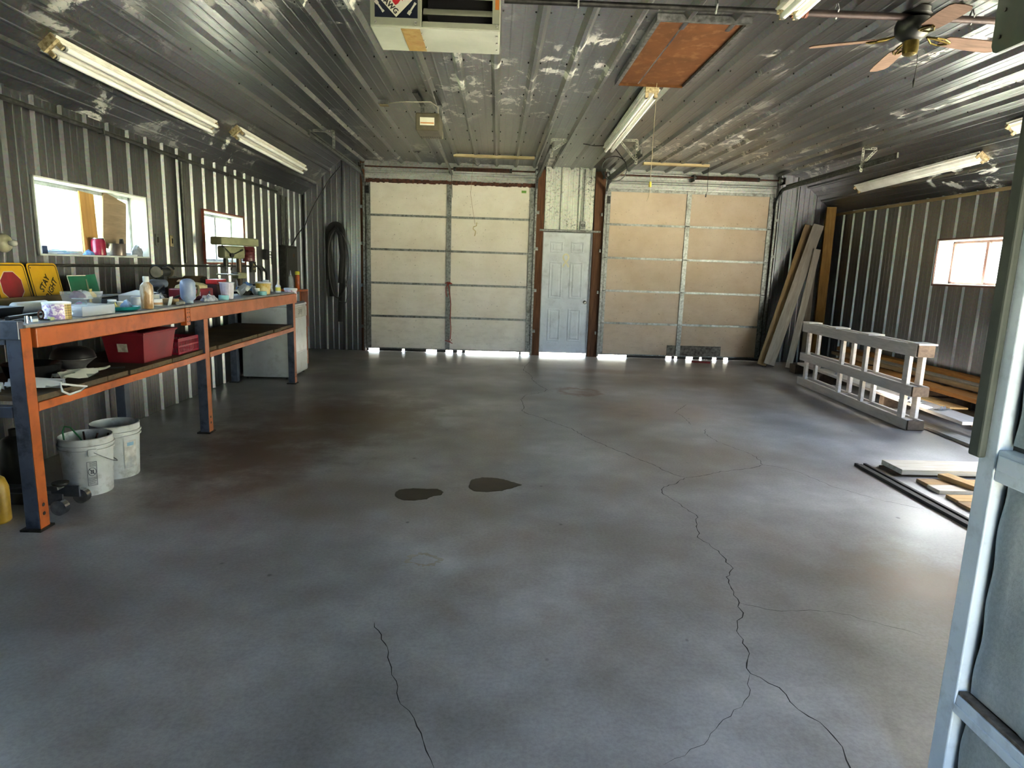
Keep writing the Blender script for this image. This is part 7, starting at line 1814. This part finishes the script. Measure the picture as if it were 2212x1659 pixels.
for (a0, a1), (b0, b1) in zip(BARS, BARS[1:]):
    z0, z1 = a1 + 0.014, b0 - 0.008
    y0, y1 = -0.215, YE - 0.073
    ny, nz = 46, 26
    mb = MB(); seed = rr.uniform(0, 9)
    gz = z0 + (z1 - z0) * 0.5
    for i in range(ny + 1):
        for j in range(nz + 1):
            y = y0 + (y1 - y0) * i / ny; z_ = z0 + (z1 - z0) * j / nz
            e = min(y - y0, y1 - y, z_ - z0, z1 - z_)
            x = X0 + 0.010 + 0.014 * max(0, 1 - e / 0.02) ** 2
            # broken face: a proud flake with a sloping edge
            fl_ = y - (y1 - 0.10 - 0.22 * abs((z_ - z0) / (z1 - z0) - 0.35))
            x += 0.006 * (0.5 + 0.5 * math.tanh(fl_ * 120)) + 0.0015 * math.sin(17 * y + seed) * math.sin(13 * z_ + seed * 2)
            mb.v.append(Vector((x, y + 0.004 * math.sin(z_ * 31 + seed) * (i == ny), z_)))
    for i in range(ny):
        for j in range(nz): mb.f.append((i * (nz + 1) + j, i * (nz + 1) + j + 1, (i + 1) * (nz + 1) + j + 1, (i + 1) * (nz + 1) + j)); mb.mi.append(0)
    mb.build('insulation_panel', M_FOAM, dl, smooth=True)
MB().box(X0 - 0.022, X0 - 0.0005, 1.606, 1.648, 1.045, 2.17).build('edge_seal', mat('grey_green_edge_seal', '3f443b', '31362e', rough=0.7, scale=10), dl, bevel=0.006)
for z in (0.25, 1.1, 1.95): MB().cyl((X0 - 0.004, -0.285, z), (X0 - 0.004, -0.285, z + 0.09), 0.009, n=10).build('hinge', M_STEEL, dl)

# dark green sheet hanging from the ceiling at the right edge
M_DG = mat('dark_green_sheet', '2c3a30', '223027', rough=0.5, scale=6, dirt='3d3a2a', dirt_amt=0.4)
gs = empty('hanging_green_sheet', (2.06, 2.1, 2.44)); tag(gs, 'dark green metal sheet hanging from the ceiling at the upper right edge', 'metal sheet')
poly = [(1.3, 2.44), (2.84, 2.44), (2.86, 2.45), (2.872, 2.475), (2.872, 3.14), (1.3, 3.14)]
MB().prism([(a - 1.3, b - 2.44) for a, b in poly], (2.05, 1.3, 2.44), (0, 1, 0), (0, 0, 1), (1, 0, 0), 0.015).build('sheet', M_DG, gs, fixn=True)
for y, z in ((2.82, 2.6), (2.83, 2.5), (2.5, 2.55), (2.2, 2.5)): MB().cyl((2.044, y, z), (2.05, y, z), 0.008, n=10).build('rivet', M_BLACK, gs)
for y in (1.5, 2.6): MB().box(2.065, 2.09, y, y + 0.04, 2.9, ZC - 0.03).build('hanger_strap', M_DSTEEL, gs)

# ------------------------------------------------------------------ more clutter along the bench
tag(beam_obj('brown_plank', (-2.62, 5.17, BT + 0.022), (-2.61, 5.31, BT + 0.022), 0.10, 0.044, M_TANW), 'short brown plank lying left of the domed jug', 'plank')
tag(MB().rings([(-3.13, 5.22, BT + 0.031), (-3.12, 5.75, BT + 0.031)], 0.03, 16).build('black_tube', M_BLACK, smooth=True), 'fat black tube lying along the wall right of the green sign', 'tube')
tag(MB().rings([(-2.97, 5.28, BT + 0.026), (-2.95, 5.74, BT + 0.026)], 0.025, 14).build('steel_tube', mat('dull_steel_tube', '5a5c60', '45474b', rough=0.4, metal=0.7), smooth=True), 'dull steel tube lying in front of the fat black tube', 'tube')
tag(MB().box(-3.2, -3.105, 3.5, 4.1, BT, BT + 0.09).build('dark_toolbox', mat('dark_toolbox_paint', '23252a', '181a1e', rough=0.4), bevel=0.01), 'dark long toolbox at the wall behind the black tool tray', 'toolbox')
tag(blob(-2.75, 5.37, BT, 0.05, 0.06, 0.07, 131, 0.35, 18, 10).build('clear_bag', mat('shiny_clear_bag', 'c3c8d6', '9197a8', rough=0.2, scale=40), fixn=True), 'shiny clear bag between the white carton and the cordless tool', 'bag')
t = empty('clip_lamp', (-2.70, 5.66, BT)); tag(t, 'black clip lamp lying left of the red metal box', 'lamp')
MB().lathe([(0.012, 0), (0.03, 0.03), (0.05, 0.075), (0.046, 0.076), (0.02, 0.03)], n=20).xf(Matrix.Translation((-2.70, 5.64, BT + 0.062)) @ Matrix.Rotation(1.9, 4, 'Y') @ Matrix.Rotation(0.4, 4, 'Z')).build('shade', M_BLACK, t, smooth=True, fixn=True)
MB().rings([(-2.70, 5.64, BT + 0.05), (-2.76, 5.68, BT + 0.035), (-2.80, 5.70, BT + 0.013)], 0.01, 8).build('arm', M_DSTEEL, t, smooth=True)
tag(MB().box(-3.02, -2.86, 6.30, 6.44, BT, BT + 0.07).build('grey_carton', mat('grey_carton', '6b655c', '534e46', rough=0.8), bevel=0.004), 'small grey carton in front of the brown cardboard box', 'carton') if False else None
for x, y, r, h, c1, c2, lab in ((-2.66, 4.86, 0.035, 0.075, 'b9c2d0', '98a2b3', 'small pale blue can behind the brown-streaked bottle'), (-2.64, 4.62, 0.024, 0.055, 'd3c7b0', 'b8ab92', 'tiny cream pot between the teal tray and the bottle'),
                                (-2.60, 5.56, 0.03, 0.06, 'a9a28a', '8d866f', 'small tan pot right of the domed jug'), (-2.62, 6.42, 0.03, 0.085, 'b7bcc8', '989eab', 'small grey can right of the ribbed cup'),
                                (-2.58, 7.08, 0.028, 0.07, 'cfd6dd', 'b3bac2', 'little white pot beside the second tape roll'), (-2.74, 7.06, 0.04, 0.09, '4a4f5a', '383c45', 'dark grey tin at the foot of the drill press')):
    mm = mat('pot_' + lab.split()[1] + '_%d' % int(y * 100), c1, c2, rough=0.4)
    lathe_thing('small_pot', lab, 'pot', x, y, BT, [('body', [(r * 0.92, 0), (r, 0.004), (r, h * 0.8), (r * 0.9, h * 0.86)], mm), ('lid', [(r * 0.92, h * 0.86), (r * 0.98, h * 0.88), (r * 0.98, h * 0.98), (r * 0.9, h)], M_PWHITE)])
tag(blob(-2.90, 7.62, BT, 0.10, 0.14, 0.10, 141, 0.3).build('blue_rag', M_BLUE, smooth=True, fixn=True), 'blue rag heap at the wall end of the far bench', 'rag')
tag(blob(-2.72, 7.86, BT, 0.05, 0.06, 0.06, 143, 0.35).build('white_rag', M_PWHITE, smooth=True, fixn=True), 'white rag at the far bench end', 'rag')
for k, (x, y, a) in enumerate(((-2.55, 3.96, 0.3), (-2.72, 3.50, 1.2), (-2.80, 3.52, 0.2))):
    pass
t = empty('adjustable_wrench', (-2.60, 3.92, BT)); tag(t, 'dark adjustable wrench lying between the tin and the clear organiser', 'wrench')
MB().bar((-2.68, 3.90, BT + 0.006), (-2.58, 3.915, BT + 0.006), 0.018, 0.01).build('handle', M_CHROME, t, bevel=0.002)
MB().prism([(-0.02, -0.018), (0.02, -0.014), (0.02, -0.004), (0.004, 0.0), (0.02, 0.006), (0.02, 0.018), (-0.02, 0.016)], (-2.565, 3.917, BT + 0.001), (1, 0, 0), (0, 1, 0), (0, 0, 1), 0.011).build('jaw', M_CHROME, t, fixn=True)
# loose pieces at the near end of the lumber pile
lum((5.06, 7.05, 0.166), (5.30, 7.6, 0.166), 0.12, 0.009, M_TANW, 'thin tan shingle strip lying on the sunlit plywood') if False else None
lum((5.30, 5.95, 0.051), (5.60, 6.35, 0.051), 0.13, 0.03, M_ORW, 'short orange offcut on the short tan board')
